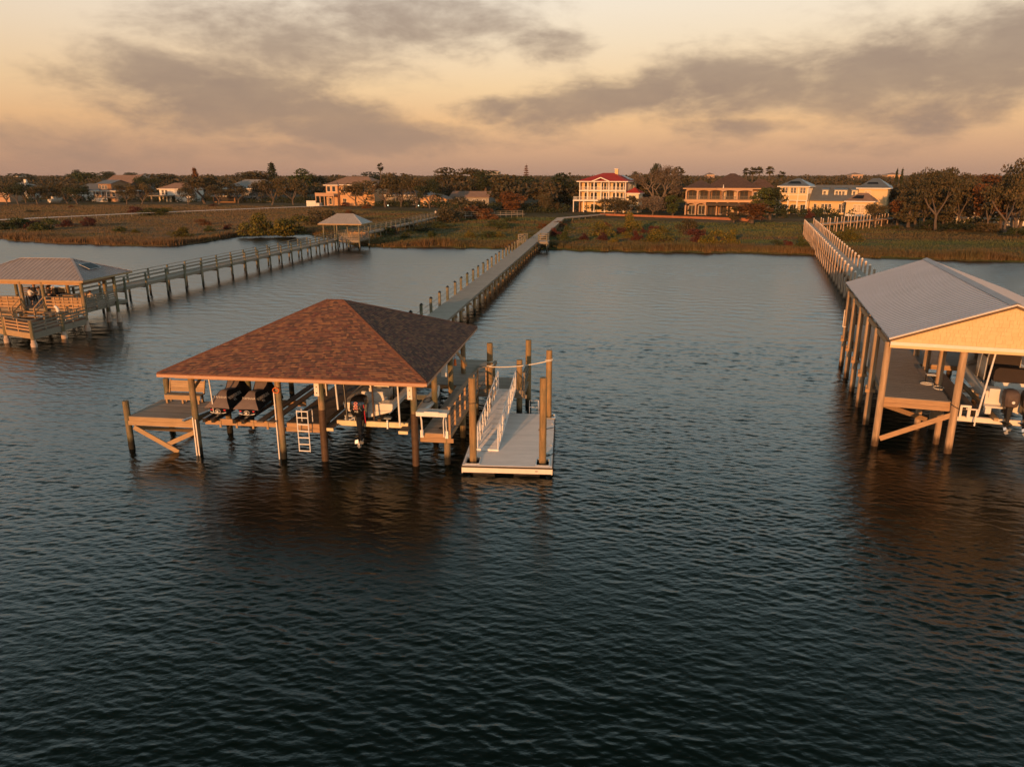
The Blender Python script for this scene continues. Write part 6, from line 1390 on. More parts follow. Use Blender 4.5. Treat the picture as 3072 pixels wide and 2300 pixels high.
leafmat('leaf_bare', [(.10, .075, .055), (.14, .105, .075), (.18, .135, .10)])
leafmat('leaf_yellow', [(.035, .045, .012), (.065, .068, .014), (.12, .10, .018), (.18, .13, .020)])
leafmat('leaf_green', [(.024, .036, .012), (.045, .060, .016), (.08, .085, .020)])
leafmat('leaf_maroon', [(.040, .014, .012), (.070, .020, .017), (.10, .032, .022)])
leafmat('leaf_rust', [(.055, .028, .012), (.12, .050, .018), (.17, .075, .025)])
leafmat('leaf_palm', [(.030, .038, .016), (.060, .062, .024), (.10, .085, .04)])
plain('bark', (.115, .085, .065), .9, 0, .3, 2); plain('bark_dark', (.10, .07, .05), .9, 0, .3, 2); plain('bark_pale', (.17, .13, .10), .9, 0, .25, 2)
def quads(rg, P, size, flat=0.0):
    n = len(P); a = rg.normal(size=(n, 3)); a[:, 2] *= (1 - flat); a /= np.linalg.norm(a, axis=1)[:, None]
    b = rg.normal(size=(n, 3)); b -= (b * a).sum(1)[:, None] * a; b /= np.linalg.norm(b, axis=1)[:, None]
    s1 = size * rg.uniform(.55, 1.35, (n, 1)); s2 = size * rg.uniform(.35, .9, (n, 1))
    return np.stack([P - a * s1 - b * s2 * .3, P - b * s2 + a * s1 * .1, P + a * s1 + b * s2 * .3, P + b * s2 - a * s1 * .1], 1)
def qmesh(name, V, mat, k=4):
    V = V.reshape(-1, 3).astype(np.float32); nf = len(V) // k
    me = bpy.data.meshes.new(name); me.vertices.add(len(V)); me.vertices.foreach_set('co', V.ravel())
    me.loops.add(nf * k); me.loops.foreach_set('vertex_index', np.arange(nf * k, dtype=np.int32))
    me.polygons.add(nf); me.polygons.foreach_set('loop_start', np.arange(0, nf * k, k, dtype=np.int32)); me.polygons.foreach_set('loop_total', np.full(nf, k, dtype=np.int32))
    me.update(calc_edges=True); me.materials.append(MATS[mat]); return me
def clump_pts(rg, clumps, n):
    """points through irregular clumps; clumps = (x,y,z,rx,rz)"""
    w_ = np.array([c[3] ** 2 for c in clumps]); w_ = w_ / w_.sum(); idx = rg.choice(len(clumps), n, p=w_)
    C = np.array(clumps)[idx]; d = rg.normal(size=(n, 3)); d /= np.linalg.norm(d, axis=1)[:, None]
    d[:, 2] = np.where(d[:, 2] < -.35, d[:, 2] * .4, d[:, 2]); rr2 = rg.uniform(.45, 1.08, (n, 1)) ** .6
    return C[:, :3] + d * rr2 * np.stack([C[:, 3], C[:, 3], C[:, 4]], 1)
def oak_proto(seed, kind='oak'):
    """unit tree: height 1, crown width about 1 (scaled later)"""
    rg = np.random.default_rng(seed); tk = MB(); clumps = []
    H = 9.0; n_l = rg.integers(3, 6); base = Vector((rg.uniform(-.3, .3), 0, 0)); fork = Vector((rg.uniform(-.5, .5), rg.uniform(-.3, .3), rg.uniform(1.1, 2.2)))
    tk.tube([base, base.lerp(fork, .5) + Vector((.15, 0, 0)), fork], [.30, .24, .20], 7)
    for i in range(n_l):
        a = 6.283 * i / n_l + rg.uniform(-.5, .5); R_ = rg.uniform(2.0, 3.6); top = Vector((fork.x + R_ * math.cos(a), fork.y + R_ * math.sin(a), rg.uniform(4.8, 6.8)))
        mid = fork.lerp(top, .5) + Vector((rg.uniform(-.5, .5), rg.uniform(-.5, .5), rg.uniform(-.6, .3)))
        tk.tube([fork, mid, top], [.17, .12, .06], 6)
        for j in range(3):
            e = mid.lerp(top, rg.uniform(.2, 1)) + Vector((rg.uniform(-1.4, 1.4), rg.uniform(-1.4, 1.4), rg.uniform(.5, 2.0)))
            tk.tube([mid.lerp(top, .3 + .2 * j), e], [.09, .03], 5)
            clumps.append((e.x, e.y, min(e.z, 8.0), rg.uniform(1.0, 1.7), rg.uniform(.8, 1.3)))
        clumps.append((top.x, top.y, top.z + .2, rg.uniform(1.2, 2.0), rg.uniform(1.0, 1.6))); clumps.append((top.x * 1.1, top.y * 1.1, top.z - 1.3, rg.uniform(.8, 1.4), rg.uniform(.7, 1.2)))
    for i in range(7 if seed % 2 else 3):
        a = rg.uniform(0, 6.28); clumps.append((3.4 * math.cos(a), 3.0 * math.sin(a), rg.uniform(2.6, 4.6), rg.uniform(.9, 1.4), rg.uniform(.8, 1.3)))
    for i in range(4): clumps.append((rg.uniform(-2, 2), rg.uniform(-2, 2), rg.uniform(6.3, 7.8), rg.uniform(1.0, 1.7), rg.uniform(.6, 1.1)))
    V = quads(rg, clump_pts(rg, clumps, 3000), .21)
    return tk, V
def bare_proto(seed):
    rg = np.random.default_rng(seed); tk = MB(); tw = []
    def grow(p, d, L, r, dep):
        e = p + d * L; tk.tube([p, p.lerp(e, .5) + Vector(rg.normal(size=3)) * L * .05, e], [r, r * .8, r * .6], 5)
        if dep == 0:
            for k in range(14): q = p.lerp(e, rg.random()) ; v = (d + Vector(rg.normal(size=3)) * .9).normalized() * rg.uniform(.4, 1.0); tw.append((q, q + v))
            return
        for k in range(rg.integers(2, 4)): grow(e, (d + Vector((rg.normal() * .6, rg.normal() * .6, rg.normal() * .25 + .12))).normalized(), L * rg.uniform(.62, .85), r * .62, dep - 1)
    for k in range(3): grow(Vector((rg.uniform(-.2, .2), 0, 0)), Vector((rg.normal() * .3, rg.normal() * .3, 1)).normalized(), 2.6, .26, 4)
    V = []
    for a, b_ in tw:
        s = Vector((.05, 0, .0)) if rg.random() < .5 else Vector((0, .05, .02)); V.append([a - s, a + s, b_ + s * .4, b_ - s * .4])
        m_ = a.lerp(b_, .7); 
    tips = np.array([list(b_) for a, b_ in tw])
    V = np.concatenate([np.array([[list(q) for q in f] for f in V]), quads(rg, tips + rg.normal(size=tips.shape) * .15, .10)])
    return tk, V
def dense_proto(seed, shape='round'):
    rg = np.random.default_rng(seed); tk = MB().tube([(0, 0, 0), (.1, 0, 3), (0, .1, 5.5)], [.35, .26, .12], 7); cl_ = []
    for i in range(22):
        z = rg.uniform(1.6, 8); q = math.sin(math.pi * min(1, max(.08, (z - .6) / 8.6))) ** .6; a = rg.uniform(0, 6.28); R_ = rg.uniform(.2, 2.5) * q
        cl_.append((R_ * math.cos(a), R_ * math.sin(a), z, rg.uniform(.9, 1.7), rg.uniform(.7, 1.2)))
    return tk, quads(rg, clump_pts(rg, cl_, 2200), .25)
def conifer_proto(seed, layered=False):
    rg = np.random.default_rng(seed); tk = MB().tube([(0, 0, 0), (0, 0, 9)], [.22, .04], 6); P = []
    lv = 11
    for i in range(lv):
        z = 1.5 + 7.3 * i / lv; R_ = (2.3 * (1 - i / lv) + .25) * (1 if not layered else 1.15)
        for k in range(8):
            a = 6.283 * k / 8 + i * .5 + rg.uniform(-.2, .2); L = R_ * rg.uniform(.7, 1.1); tk.tube([(0, 0, z), (L * math.cos(a), L * math.sin(a), z - .15)], [.05, .02], 4)
            for j in range(18 if not layered else 10): t = rg.uniform(.2, 1); P.append((L * t * math.cos(a) + rg.normal() * .12, L * t * math.sin(a) + rg.normal() * .12, z - .15 * t + rg.normal() * (.22 if not layered else .08)))
    return tk, quads(rg, np.array(P), .2)
def palm_proto(seed):
    rg = np.random.default_rng(seed); tk = MB().tube([(0, 0, 0), (.15, 0, 4), (.05, 0, 8)], [.24, .2, .2], 8); V = []
    for k in range(44):
        a = rg.uniform(0, 6.28); e = rg.uniform(-.9, 1.35); L = rg.uniform(1.1, 1.6); d = Vector((math.cos(a) * math.cos(e), math.sin(a) * math.cos(e), math.sin(e))); c = Vector((.05, 0, 8.1)); st = c + d * L * .45
        s = d.cross(Vector((0, 0, 1))).normalized(); up_ = s.cross(d)
        for j in range(9):
            t = (j - 4) / 4; v = (d * math.cos(t * 1.1) + s * math.sin(t * 1.1)).normalized(); tip = st + v * L * .62 * (1 - .15 * abs(t)) - Vector((0, 0, .18 * (1 - e * .4)))
            n_ = up_ * .02 + s * .0; wv = v.cross(up_).normalized() * .055; V.append([list(st), list(st + v * L * .3 + wv), list(tip), list(st + v * L * .3 - wv)])
    return tk, np.array(V)
def bush_proto(seed):
    rg = np.random.default_rng(seed); tk = MB(); cl_ = []
    for i in range(17):
        a = rg.uniform(0, 6.28); R_ = rg.uniform(.1, .66); z = (rg.uniform(.25, .85) if i < 9 else rg.uniform(.08, .3)) * (1.05 - R_ * .6); cl_.append((R_ * math.cos(a), R_ * math.sin(a), z, rg.uniform(.2, .36), rg.uniform(.16, .3)))
        tk.tube([(rg.uniform(-.1, .1), rg.uniform(-.1, .1), 0), (R_ * math.cos(a), R_ * math.sin(a), z)], [.03, .012], 4)
    P = clump_pts(rg, cl_, 2600); P[:, 2] = np.maximum(P[:, 2], .02)
    return tk, quads(rg, P, .045)
PRO = {}
def proto(kind, mat, seed):
    key = (kind, mat, seed)
    if key not in PRO:
        f = {'oak': oak_proto, 'bare': bare_proto, 'dense': dense_proto, 'conifer': conifer_proto, 'norfolk': lambda s: conifer_proto(s, True), 'palm': palm_proto, 'bush': bush_proto}[kind]
        tk, V = f(seed * 7 + len(kind)); P = V.reshape(-1, 3); ctr = (np.percentile(P[:, 0], 2) + np.percentile(P[:, 0], 98)) / 2
        wd = np.percentile(P[:, 0], 98) - np.percentile(P[:, 0], 2); ht = np.percentile(P[:, 2], 99.3)
        V = V.copy(); V[..., 0] = (V[..., 0] - ctr) / wd; V[..., 1] /= wd; V[..., 2] /= ht
        tk.v = [((x - ctr) / wd, y / wd, z / ht) for x, y, z in tk.v]
        bark = 'bark_dark' if kind in ('dense', 'conifer', 'bush') else 'bark_pale' if kind in ('bare',) else 'bark'
        PRO[key] = (tk.smooth().mesh('trunk', bark), qmesh('crown', V, mat))
    return PRO[key]
def plant(kind, mat, seed, x, y, z, wd, ht, label, group, rz=None, cat=None, name=None):
    tm, cm = proto(kind, mat, seed)
    nm_ = name or {'oak': 'oak_tree', 'bare': 'bare_tree', 'dense': 'dense_tree', 'conifer': 'conifer', 'norfolk': 'norfolk_pine', 'palm': 'palm_tree', 'bush': 'bush'}[kind]
    o = bpy.data.objects.new(nm_, None); COL.objects.link(o); o.location = (x, y, z); o.scale = (wd, wd, ht)
    o.rotation_euler = (0, 0, random.uniform(-.7, .7) + (math.pi if random.random() < .5 else 0) if rz is None else rz)
    t_ = bpy.data.objects.new('stem' if kind == 'bush' else 'trunk', tm); COL.objects.link(t_); t_.parent = o
    c_ = bpy.data.objects.new('foliage' if kind == 'bush' else 'crown', cm); COL.objects.link(c_); c_.parent = o
    tag(o, label, cat or ('bush' if kind == 'bush' else 'tree'), group); return o
def px_plant(kind, mat, u, vb, vt, wpx, label, group, zb=1.4, **kw):
    x, y = at_px(u, vb, zb); k = math.hypot(1, 0) * (y * math.cos(R(15.6)) + (13.5 - zb) * math.sin(R(15.6))) / 2240
    return plant(kind, mat, kw.pop('seed', random.randint(0, 4)), x, y, zb - .1, wpx * k, (vb - vt) * k * 1.02, label, group, **kw)
Z = dict(z7=(0, 480, .3617), z8=(750, 480, .3617), y1=(1500, 480, .3165), y2=(2000, 480, .226), y3=(2300, 480, .349), z6=(2300, 620, .349))
ALLT = []
def T(zm, lst, group):
    ox, oy, s = Z[zm]
    for kind, mat, x, yb, yt, wd, lb in lst: px_plant(kind, mat, ox + x * s, oy + yb * s, oy + yt * s, wd * s, lb, group, seed=random.randint(0, 5 if kind in ('oak', 'bush') else 2))
GO = 'trees along the far shore'
T('z7', [
 ('oak', 'leaf_oak', 60, 362, 200, 200, 'spreading oak with pale forked trunk at the left edge of the shore'),
 ('oak', 'leaf_dark', 215, 358, 195, 190, 'dark green oak second from the left edge of the shore'),
 ('oak', 'leaf_oak', 400, 352, 212, 240, 'wide oak above the small white boat parked on land'),
 ('oak', 'leaf_oak', 560, 360, 205, 220, 'oak with slanting trunk right of the small white boat'),
 ('oak', 'leaf_dark', 690, 350, 218, 150, 'dark oak left of the lattice porch house'),
 ('bare', 'leaf_bare', 1120, 330, 160, 170, 'grey half bare tree right of the stacked gable house'),
 ('oak', 'leaf_dark', 1240, 335, 150, 190, 'dark oak between the stacked gable house and the stilt house'),
 ('conifer', 'leaf_rust', 1640, 330, 85, 90, 'rust red pointed tree rising above the big oak beside the stilt house'),
 ('oak', 'leaf_oak', 1690, 362, 140, 330, 'very broad oak with many pale trunks right of the stilt house'),
 ('oak', 'leaf_oak', 1985, 362, 205, 200, 'thin crowned oak in front of the pale roofed grey house'),
 ('oak', 'leaf_oak', 2170, 352, 180, 170, 'oak at the right end of the pale roofed grey house'),
 ('oak', 'leaf_dark', 150, 370, 215, 170, 'low dark oak between the first two shore oaks'),
 ('oak', 'leaf_oak', 310, 366, 225, 190, 'low oak left of the one above the small white boat'),
 ('oak', 'leaf_dark', 640, 366, 235, 170, 'low dark oak just left of the lattice porch'),
 ('oak', 'leaf_oak', 1060, 366, 215, 170, 'small oak hiding the right end of the lattice porch'),
 ('oak', 'leaf_oak', 1180, 366, 200, 190, 'oak between the lattice porch and the raised side deck'),
 ('oak', 'leaf_oak', 1830, 366, 215, 200, 'thin oak before the low screened porch building'),
 ('oak', 'leaf_oak', 1560, 366, 230, 130, 'small oak by the stilt house corner'),
 ('dense', 'leaf_dark', 225, 240, 122, 190, 'dark rounded tree behind the left oaks under the skyline'),
 ('oak', 'leaf_dark', 620, 240, 92, 110, 'umbrella topped pine standing above the left treeline'),
 ('dense', 'leaf_green', 735, 260, 112, 170, 'bright green rounded tree behind the stacked gable house'),
 ('dense', 'leaf_dark', 905, 230, 104, 100, 'dark round topped tree on the skyline left of the broad gable roof'),
 ('dense', 'leaf_dark', 1100, 240, 112, 90, 'dark tree on the skyline right of the broad gable roof'),
 ('dense', 'leaf_oak', 1350, 300, 125, 200, 'brown green tree behind the stilt house roof'),
 ('dense', 'leaf_oak', 2010, 260, 112, 200, 'brownish tree above the pale green grey roof')], GO)
T('z8', [
 ('conifer', 'leaf_dark', 200, 300, 45, 120, 'tall dark conifer standing clear above the left centre treeline'),
 ('oak', 'leaf_oak', 190, 372, 165, 200, 'oak with leaning pale trunk below the tall dark conifer'),
 ('oak', 'leaf_oak', 345, 372, 170, 210, 'oak with crossing pale trunks left of the orange yellow house'),
 ('dense', 'leaf_green', 445, 330, 92, 170, 'tall bright green tree left of the orange yellow house'),
 ('oak', 'leaf_dark', 560, 320, 130, 180, 'dark tree touching the left side of the orange yellow house'),
 ('oak', 'leaf_oak', 880, 388, 195, 230, 'oak with two pale trunks in front of the orange yellow house'),
 ('oak', 'leaf_oak', 1105, 395, 125, 290, 'largest oak of the central lawn with a wide crown'),
 ('oak', 'leaf_oak', 1255, 396, 140, 210, 'single trunk oak right of the largest lawn oak'),
 ('oak', 'leaf_oak', 1385, 400, 165, 190, 'oak third from the largest lawn oak'),
 ('oak', 'leaf_dark', 1480, 405, 175, 200, 'oak shading the small orange cottage'),
 ('dense', 'leaf_oak', 1640, 340, 85, 250, 'big brownish tree behind the grey shed like house'),
 ('dense', 'leaf_oak', 1800, 360, 90, 260, 'broad tree over the right end of the grey shed like house'),
 ('dense', 'leaf_dark', 1990, 370, 110, 250, 'dark broad tree left of the rusty grove'),
 ('dense', 'leaf_rust', 2160, 430, 270, 160, 'rusty brown tree at the shore in front of the dark grove'),
 ('palm', 'leaf_palm', 1092, 300, 38, 44, 'lone tall palm rising far above the central treeline'),
 ('dense', 'leaf_dark', 1050, 260, 112, 200, 'dark crown behind the largest lawn oak'),
 ('dense', 'leaf_oak', 60, 300, 105, 200, 'brown green tree left of the tall dark conifer')], GO)
T('y1', [
 ('norfolk', 'leaf_rust', 248, 300, 68, 70, 'reddish layered norfolk pine poking above the grove'),
 ('dense', 'leaf_oak', 60, 470, 160, 260, 'brown green tree at the left end of the dark grove'),
 ('dense', 'leaf_dark', 200, 420, 170, 250, 'dark green tree in the middle of the dark grove'),
 ('dense', 'leaf_rust', 140, 505, 330, 210, 'rusty round tree at the marsh edge left of the red roofed house'),
 ('dense', 'leaf_oak', 400, 480, 260, 240, 'olive round tree behind the terrace left of the red roofed house'),
 ('dense', 'leaf_dark', 560, 470, 150, 260, 'dark tree just left of the red roofed house'),
 ('dense', 'leaf_dark', 640, 470, 250, 170, 'deep green tree touching the left wall of the red roofed house'),
 ('oak', 'leaf_oak', 430, 500, 330, 120, 'small single trunk tree on the terrace left of the red roofed house'),
 ('oak', 'leaf_oak', 500, 495, 400, 110, 'low leaning tree on the terrace beside the clay pots'),
 ('oak', 'leaf_oak', 1080, 525, 365, 260, 'low spreading oak in front of the right half of the red roofed house'),
 ('oak', 'leaf_oak', 1215, 530, 350, 190, 'oak in front of the red roofed annex'),
 ('palm', 'leaf_palm', 1135, 480, 305, 110, 'palm in front of the red roofed house'),
 ('bare', 'leaf_bare', 1480, 500, 85, 370, 'large bare grey tree between the red roofed house and the brown roofed villa'),
 ('oak', 'leaf_dark', 1495, 400, 60, 180, 'dark umbrella crowned tree behind the large bare tree'),
 ('dense', 'leaf_oak', 1340, 480, 150, 200, 'olive tree right of the red roofed annex'),
 ('dense', 'leaf_dark', 1600, 470, 250, 190, 'dark tree left of the brown roofed villa'),
 ('oak', 'leaf_bare', 1440, 535, 350, 210, 'greyish brown bushy tree at the retaining wall'),
 ('dense', 'leaf_green', 1642, 535, 345, 150, 'compact green tree at the left corner of the brown roofed villa'),
 ('dense', 'leaf_oak', 1660, 430, 95, 200, 'brown crown on the skyline left of the brown roofed villa'),
 ('palm', 'leaf_palm', 1275, 350, 120, 60, 'small palm top over the treeline right of the red roof')], GO)
T('y2', [
 ('palm', 'leaf_palm', 1030, 520, 122, 90, 'leftmost of the five fan palms behind the brown roofed villa'),
 ('palm', 'leaf_palm', 1115, 520, 113, 90, 'second fan palm from the left behind the brown roofed villa'),
 ('palm', 'leaf_palm', 1198, 520, 108, 95, 'middle fan palm of the five behind the brown roofed villa'),
 ('palm', 'leaf_palm', 1338, 520, 106, 100, 'fourth fan palm standing apart behind the brown roofed villa'),
 ('palm', 'leaf_palm', 1495, 520, 165, 90, 'shortest fan palm left of the yellow house tower'),
 ('dense', 'leaf_green', 1250, 800, 400, 250, 'feathery green tree in front of the right half of the villa'),
 ('dense', 'leaf_dark', 1385, 790, 390, 260, 'dark green tree left of the yellow house'),
 ('dense', 'leaf_rust', 1150, 835, 585, 330, 'large red brown shrubby tree at the villa seawall'),
 ('dense', 'leaf_oak', 880, 825, 630, 220, 'olive brown shrub tree left of the red brown one at the villa'),
 ('bush', 'leaf_dark', 1530, 770, 600, 110, 'dark shrub at the left corner of the yellow house'),
 ('bush', 'leaf_maroon', 1900, 775, 650, 110, 'maroon shrub on the terrace of the yellow house')], GO)
T('y3', [
 ('oak', 'leaf_oak', 925, 560, 385, 170, 'small oak in front of the right wing of the yellow house'),
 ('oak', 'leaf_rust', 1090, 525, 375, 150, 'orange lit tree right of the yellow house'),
 ('oak', 'leaf_oak', 1270, 560, 150, 310, 'very large oak right of the yellow house'),
 ('conifer', 'leaf_dark', 1082, 400, 98, 46, 'left of the pair of slim dark conifers on the right skyline'),
 ('conifer', 'leaf_dark', 1126, 400, 98, 42, 'right of the pair of slim dark conifers on the right skyline'),
 ('oak', 'leaf_oak', 1300, 540, 110, 260, 'tall thin crowned oak at the right of the very large oak'),
 ('oak', 'leaf_oak', 1440, 595, 130, 340, 'broad oak at the marsh edge with a thick trunk'),
 ('oak', 'leaf_oak', 1590, 520, 95, 240, 'umbrella crowned oak on the right skyline'),
 ('oak', 'leaf_oak', 1720, 560, 190, 300, 'oak in front of the white house balcony'),
 ('bare', 'leaf_bare', 1560, 560, 260, 260, 'grey twiggy tree between the broad oaks on the right'),
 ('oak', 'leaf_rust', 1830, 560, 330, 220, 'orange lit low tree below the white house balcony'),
 ('oak', 'leaf_oak', 2020, 620, 150, 330, 'oak with an orange lit trunk near the right edge'),
 ('oak', 'leaf_oak', 2140, 610, 40, 330, 'tallest oak at the right edge of the shore'),
 ('bare', 'leaf_bare', 2080, 600, 200, 260, 'twiggy bare tree beside the tallest right edge oak'),
 ('oak', 'leaf_oak', 1700, 400, 130, 260, 'oak crown behind the white house'),
 ('palm', 'leaf_palm', 1900, 420, 130, 26, 'tiny left palm of a pair on the far right skyline'),
 ('palm', 'leaf_palm', 1930, 420, 132, 24, 'tiny middle palm on the far right skyline'),
 ('oak', 'leaf_oak', 1640, 585, 200, 300, 'wide oak standing at the left end of the white house'),
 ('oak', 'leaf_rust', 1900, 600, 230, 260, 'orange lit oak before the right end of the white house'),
 ('oak', 'leaf_oak', 1350, 570, 240, 280, 'lower oak crown between the very large and the broad oak'),
 ('dense', 'leaf_oak', 1500, 480, 120, 300, 'round crown behind the right oaks below the umbrella crowns'),
 ('dense', 'leaf_rust', 1820, 460, 150, 280, 'reddish crown behind the white house'),
 ('dense', 'leaf_dark', 1330, 470, 165, 260, 'dark crown behind the very large oak'),
 ('dense', 'leaf_oak', 1230, 575, 300, 200, 'low full olive tree left of the broad marsh edge oak'),
 ('dense', 'leaf_oak', 1540, 575, 270, 220, 'low full olive tree right of the broad marsh edge oak'),
 ('dense', 'leaf_dark', 1985, 590, 280, 200, 'low dark tree before the right edge oaks'),
 ('dense', 'leaf_oak', 2190, 600, 230, 200, 'full olive tree cut by the right edge of the view'),
 ('dense', 'leaf_rust', 1130, 560, 350, 130, 'small rusty tree beside the dark board fence'),
 ('bush', 'leaf_dark', 1400, 590, 520, 170, 'dark shrub at the foot of the broad marsh edge oak'),
 ('bush', 'leaf_dark', 1640, 600, 520, 240, 'dark shrub mass below the twiggy grey tree'),
 ('bush', 'leaf_green', 2150, 640, 580, 160, 'green shrub at the right edge below the tallest oak'),
 ('bush', 'leaf_oak', 1880, 610, 540, 200, 'olive shrub below the white house')], GO)
# marsh bushes
GB = 'bushes in the marsh'
CW = {'leaf_yellow': 'yellow green', 'leaf_green': 'green', 'leaf_maroon': 'maroon', 'leaf_rust': 'rust brown', 'leaf_oak': 'olive', 'leaf_dark': 'dark green'}
SZ = lambda w_: 'large' if w_ > 60 else 'medium' if w_ > 33 else 'small'
def B(zm, lst):
    ox, oy, s = Z[zm]
    for x, yb, w_, h_, mat, where in lst:
        m_ = 'leaf_' + mat
        px_plant('bush', m_, ox + x * s, oy + yb * s, oy + (yb - h_) * s, w_ * s, '%s %s marsh bush %s' % (SZ(w_ * s), CW[m_], where), GB, zb=.5, seed=random.randint(0, 5), cat='bush')
B('z7', [(395, 577, 200, 90, 'green', 'below the thin pale boardwalk, with maroon bushes on both sides'), (235, 562, 150, 65, 'maroon', 'between two green ones near the left edge'), (120, 568, 190, 85, 'green', 'second from the left edge above the water'), (20, 575, 130, 65, 'dark', 'cut by the left edge of the view'), (545, 547, 140, 52, 'maroon', 'right of the big green one below the thin boardwalk'),
 (730, 547, 80, 70, 'maroon', 'alone just under the thin pale boardwalk'), (1115, 440, 120, 52, 'maroon', 'behind the thin boardwalk below the stacked gable house'), (1255, 464, 160, 66, 'green', 'touching the thin boardwalk below the stilt house'), (1390, 430, 100, 36, 'yellow', 'behind the thin boardwalk right below the stilt house'), (985, 595, 100, 45, 'green', 'in the rusty grass left of centre'),
 (1500, 632, 170, 75, 'yellow', 'near the water left of the creek mouth'), (1690, 540, 110, 50, 'rust', 'above the creek mouth'), (1735, 592, 90, 45, 'green', 'beside the creek mouth'), (1885, 575, 60, 42, 'maroon', 'at the left foot of the biggest yellow bush'), (280, 436, 110, 20, 'dark', 'low in the far left meadow'), (600, 400, 60, 26, 'rust', 'in the far meadow below the lattice porch'), (1760, 392, 70, 24, 'maroon', 'below the very broad oak'), (1130, 600, 70, 30, 'yellow', 'small tuft in the rusty grass')])
B('z8', [(70, 622, 270, 175, 'yellow', 'biggest of all, on the creek bank'), (320, 620, 250, 155, 'yellow', 'rounded, right of the biggest one by the creek'), (590, 535, 230, 115, 'oak', 'on the meadow left of the far pavilion roof'), (830, 466, 80, 52, 'rust', 'just above the far pavilion roof'), (800, 402, 80, 48, 'maroon', 'at the lawn edge below the oak with two pale trunks'), (980, 420, 90, 50, 'rust', 'at the lawn edge right of the two trunk oak'),
 (1110, 622, 170, 65, 'green', 'right of the far pavilion under the walkway'), (1260, 565, 210, 75, 'dark', 'under the left walkway where it meets the meadow'), (1310, 645, 95, 62, 'green', 'between the far pavilion and the long boardwalk'), (1510, 642, 75, 54, 'green', 'in the middle of the front marsh'), (1450, 592, 180, 50, 'dark', 'low along the left walkway piles'), (1655, 520, 210, 135, 'oak', 'at the end of the left walkway'), (1830, 485, 290, 160, 'oak', 'in front of the grey shed like house'), (1930, 500, 220, 110, 'rust', 'beside the dark railing'),
 (1600, 560, 240, 50, 'green', 'long and low in the meadow middle'), (1820, 642, 90, 64, 'yellow', 'near the long boardwalk end'), (1960, 645, 120, 56, 'green', 'just left of the long boardwalk'), (2070, 640, 90, 46, 'yellow', 'beside the small left platform'), (2060, 555, 180, 52, 'green', 'meadow patch behind the long boardwalk platforms'), (620, 640, 70, 60, 'yellow', 'under the left posts of the far pavilion'), (1180, 610, 90, 60, 'maroon', 'dark patch under the left walkway right of the pavilion'), (740, 420, 60, 22, 'rust', 'low below the orange yellow house')])
B('y1', [(280, 502, 100, 55, 'yellow', 'at the foot of the rusty round tree'), (185, 735, 60, 62, 'yellow', 'left of the small left platform'), (400, 650, 100, 50, 'rust', 'left of the boardwalk bend'), (560, 640, 110, 60, 'rust', 'right below the boardwalk bend'), (640, 672, 90, 50, 'green', 'right of the boardwalk bend'), (520, 722, 110, 76, 'maroon', 'beside the railed bench platform'), (600, 748, 110, 76, 'green', 'right of the railed bench platform'), (790, 757, 90, 62, 'maroon', 'standing alone right of the bench platform'),
 (960, 722, 190, 130, 'yellow', 'left one of the red and yellow bush group'), (965, 758, 95, 72, 'maroon', 'at the foot of the left yellow bush'), (1080, 782, 85, 56, 'yellow', 'low in front of the red and yellow group'), (1240, 692, 170, 190, 'yellow', 'tallest one below the red roofed house'), (1150, 705, 90, 66, 'maroon', 'left foot of the tallest yellow bush'), (1205, 742, 90, 62, 'yellow', 'front foot of the tallest yellow bush'), (1300, 758, 110, 84, 'maroon', 'in the middle of the bush group'), (1360, 692, 65, 52, 'maroon', 'right behind the tallest yellow bush'),
 (1460, 702, 110, 76, 'maroon', 'above the wide yellow bush'), (1495, 775, 260, 115, 'yellow', 'wide one in front of the brown roofed villa'), (1550, 692, 120, 66, 'yellow', 'behind the wide yellow bush'), (1760, 692, 150, 130, 'oak', 'below the left corner of the villa'), (1845, 773, 190, 115, 'maroon', 'wide one right of the bush group'), (1905, 740, 100, 80, 'maroon', 'behind the wide maroon bush'), (2030, 793, 260, 120, 'yellow', 'left one of the yellow pair toward the tan boathouse'), (2180, 793, 150, 135, 'yellow', 'right one of the yellow pair toward the tan boathouse'), (1455, 812, 60, 40, 'yellow', 'tiny one near the water'), (1200, 800, 50, 36, 'green', 'tiny one near the water below the tallest'), (30, 650, 160, 60, 'green', 'meadow patch left of the boardwalk bend'), (100, 590, 130, 45, 'green', 'meadow patch below the rusty round tree'), (1010, 640, 90, 50, 'rust', 'behind the left yellow bush')])
B('z6', [(700, 292, 190, 115, 'yellow', 'right of the pale posted walkway'), (90, 335, 90, 52, 'dark', 'left of the pale posted walkway near the water'), (300, 352, 110, 90, 'green', 'at the foot of the pale posted walkway'), (180, 330, 70, 40, 'maroon', 'small patch left of the pale posts'), (1080, 200, 150, 40, 'green', 'low, right meadow'), (900, 170, 130, 40, 'oak', 'low under the yellow house wing')])
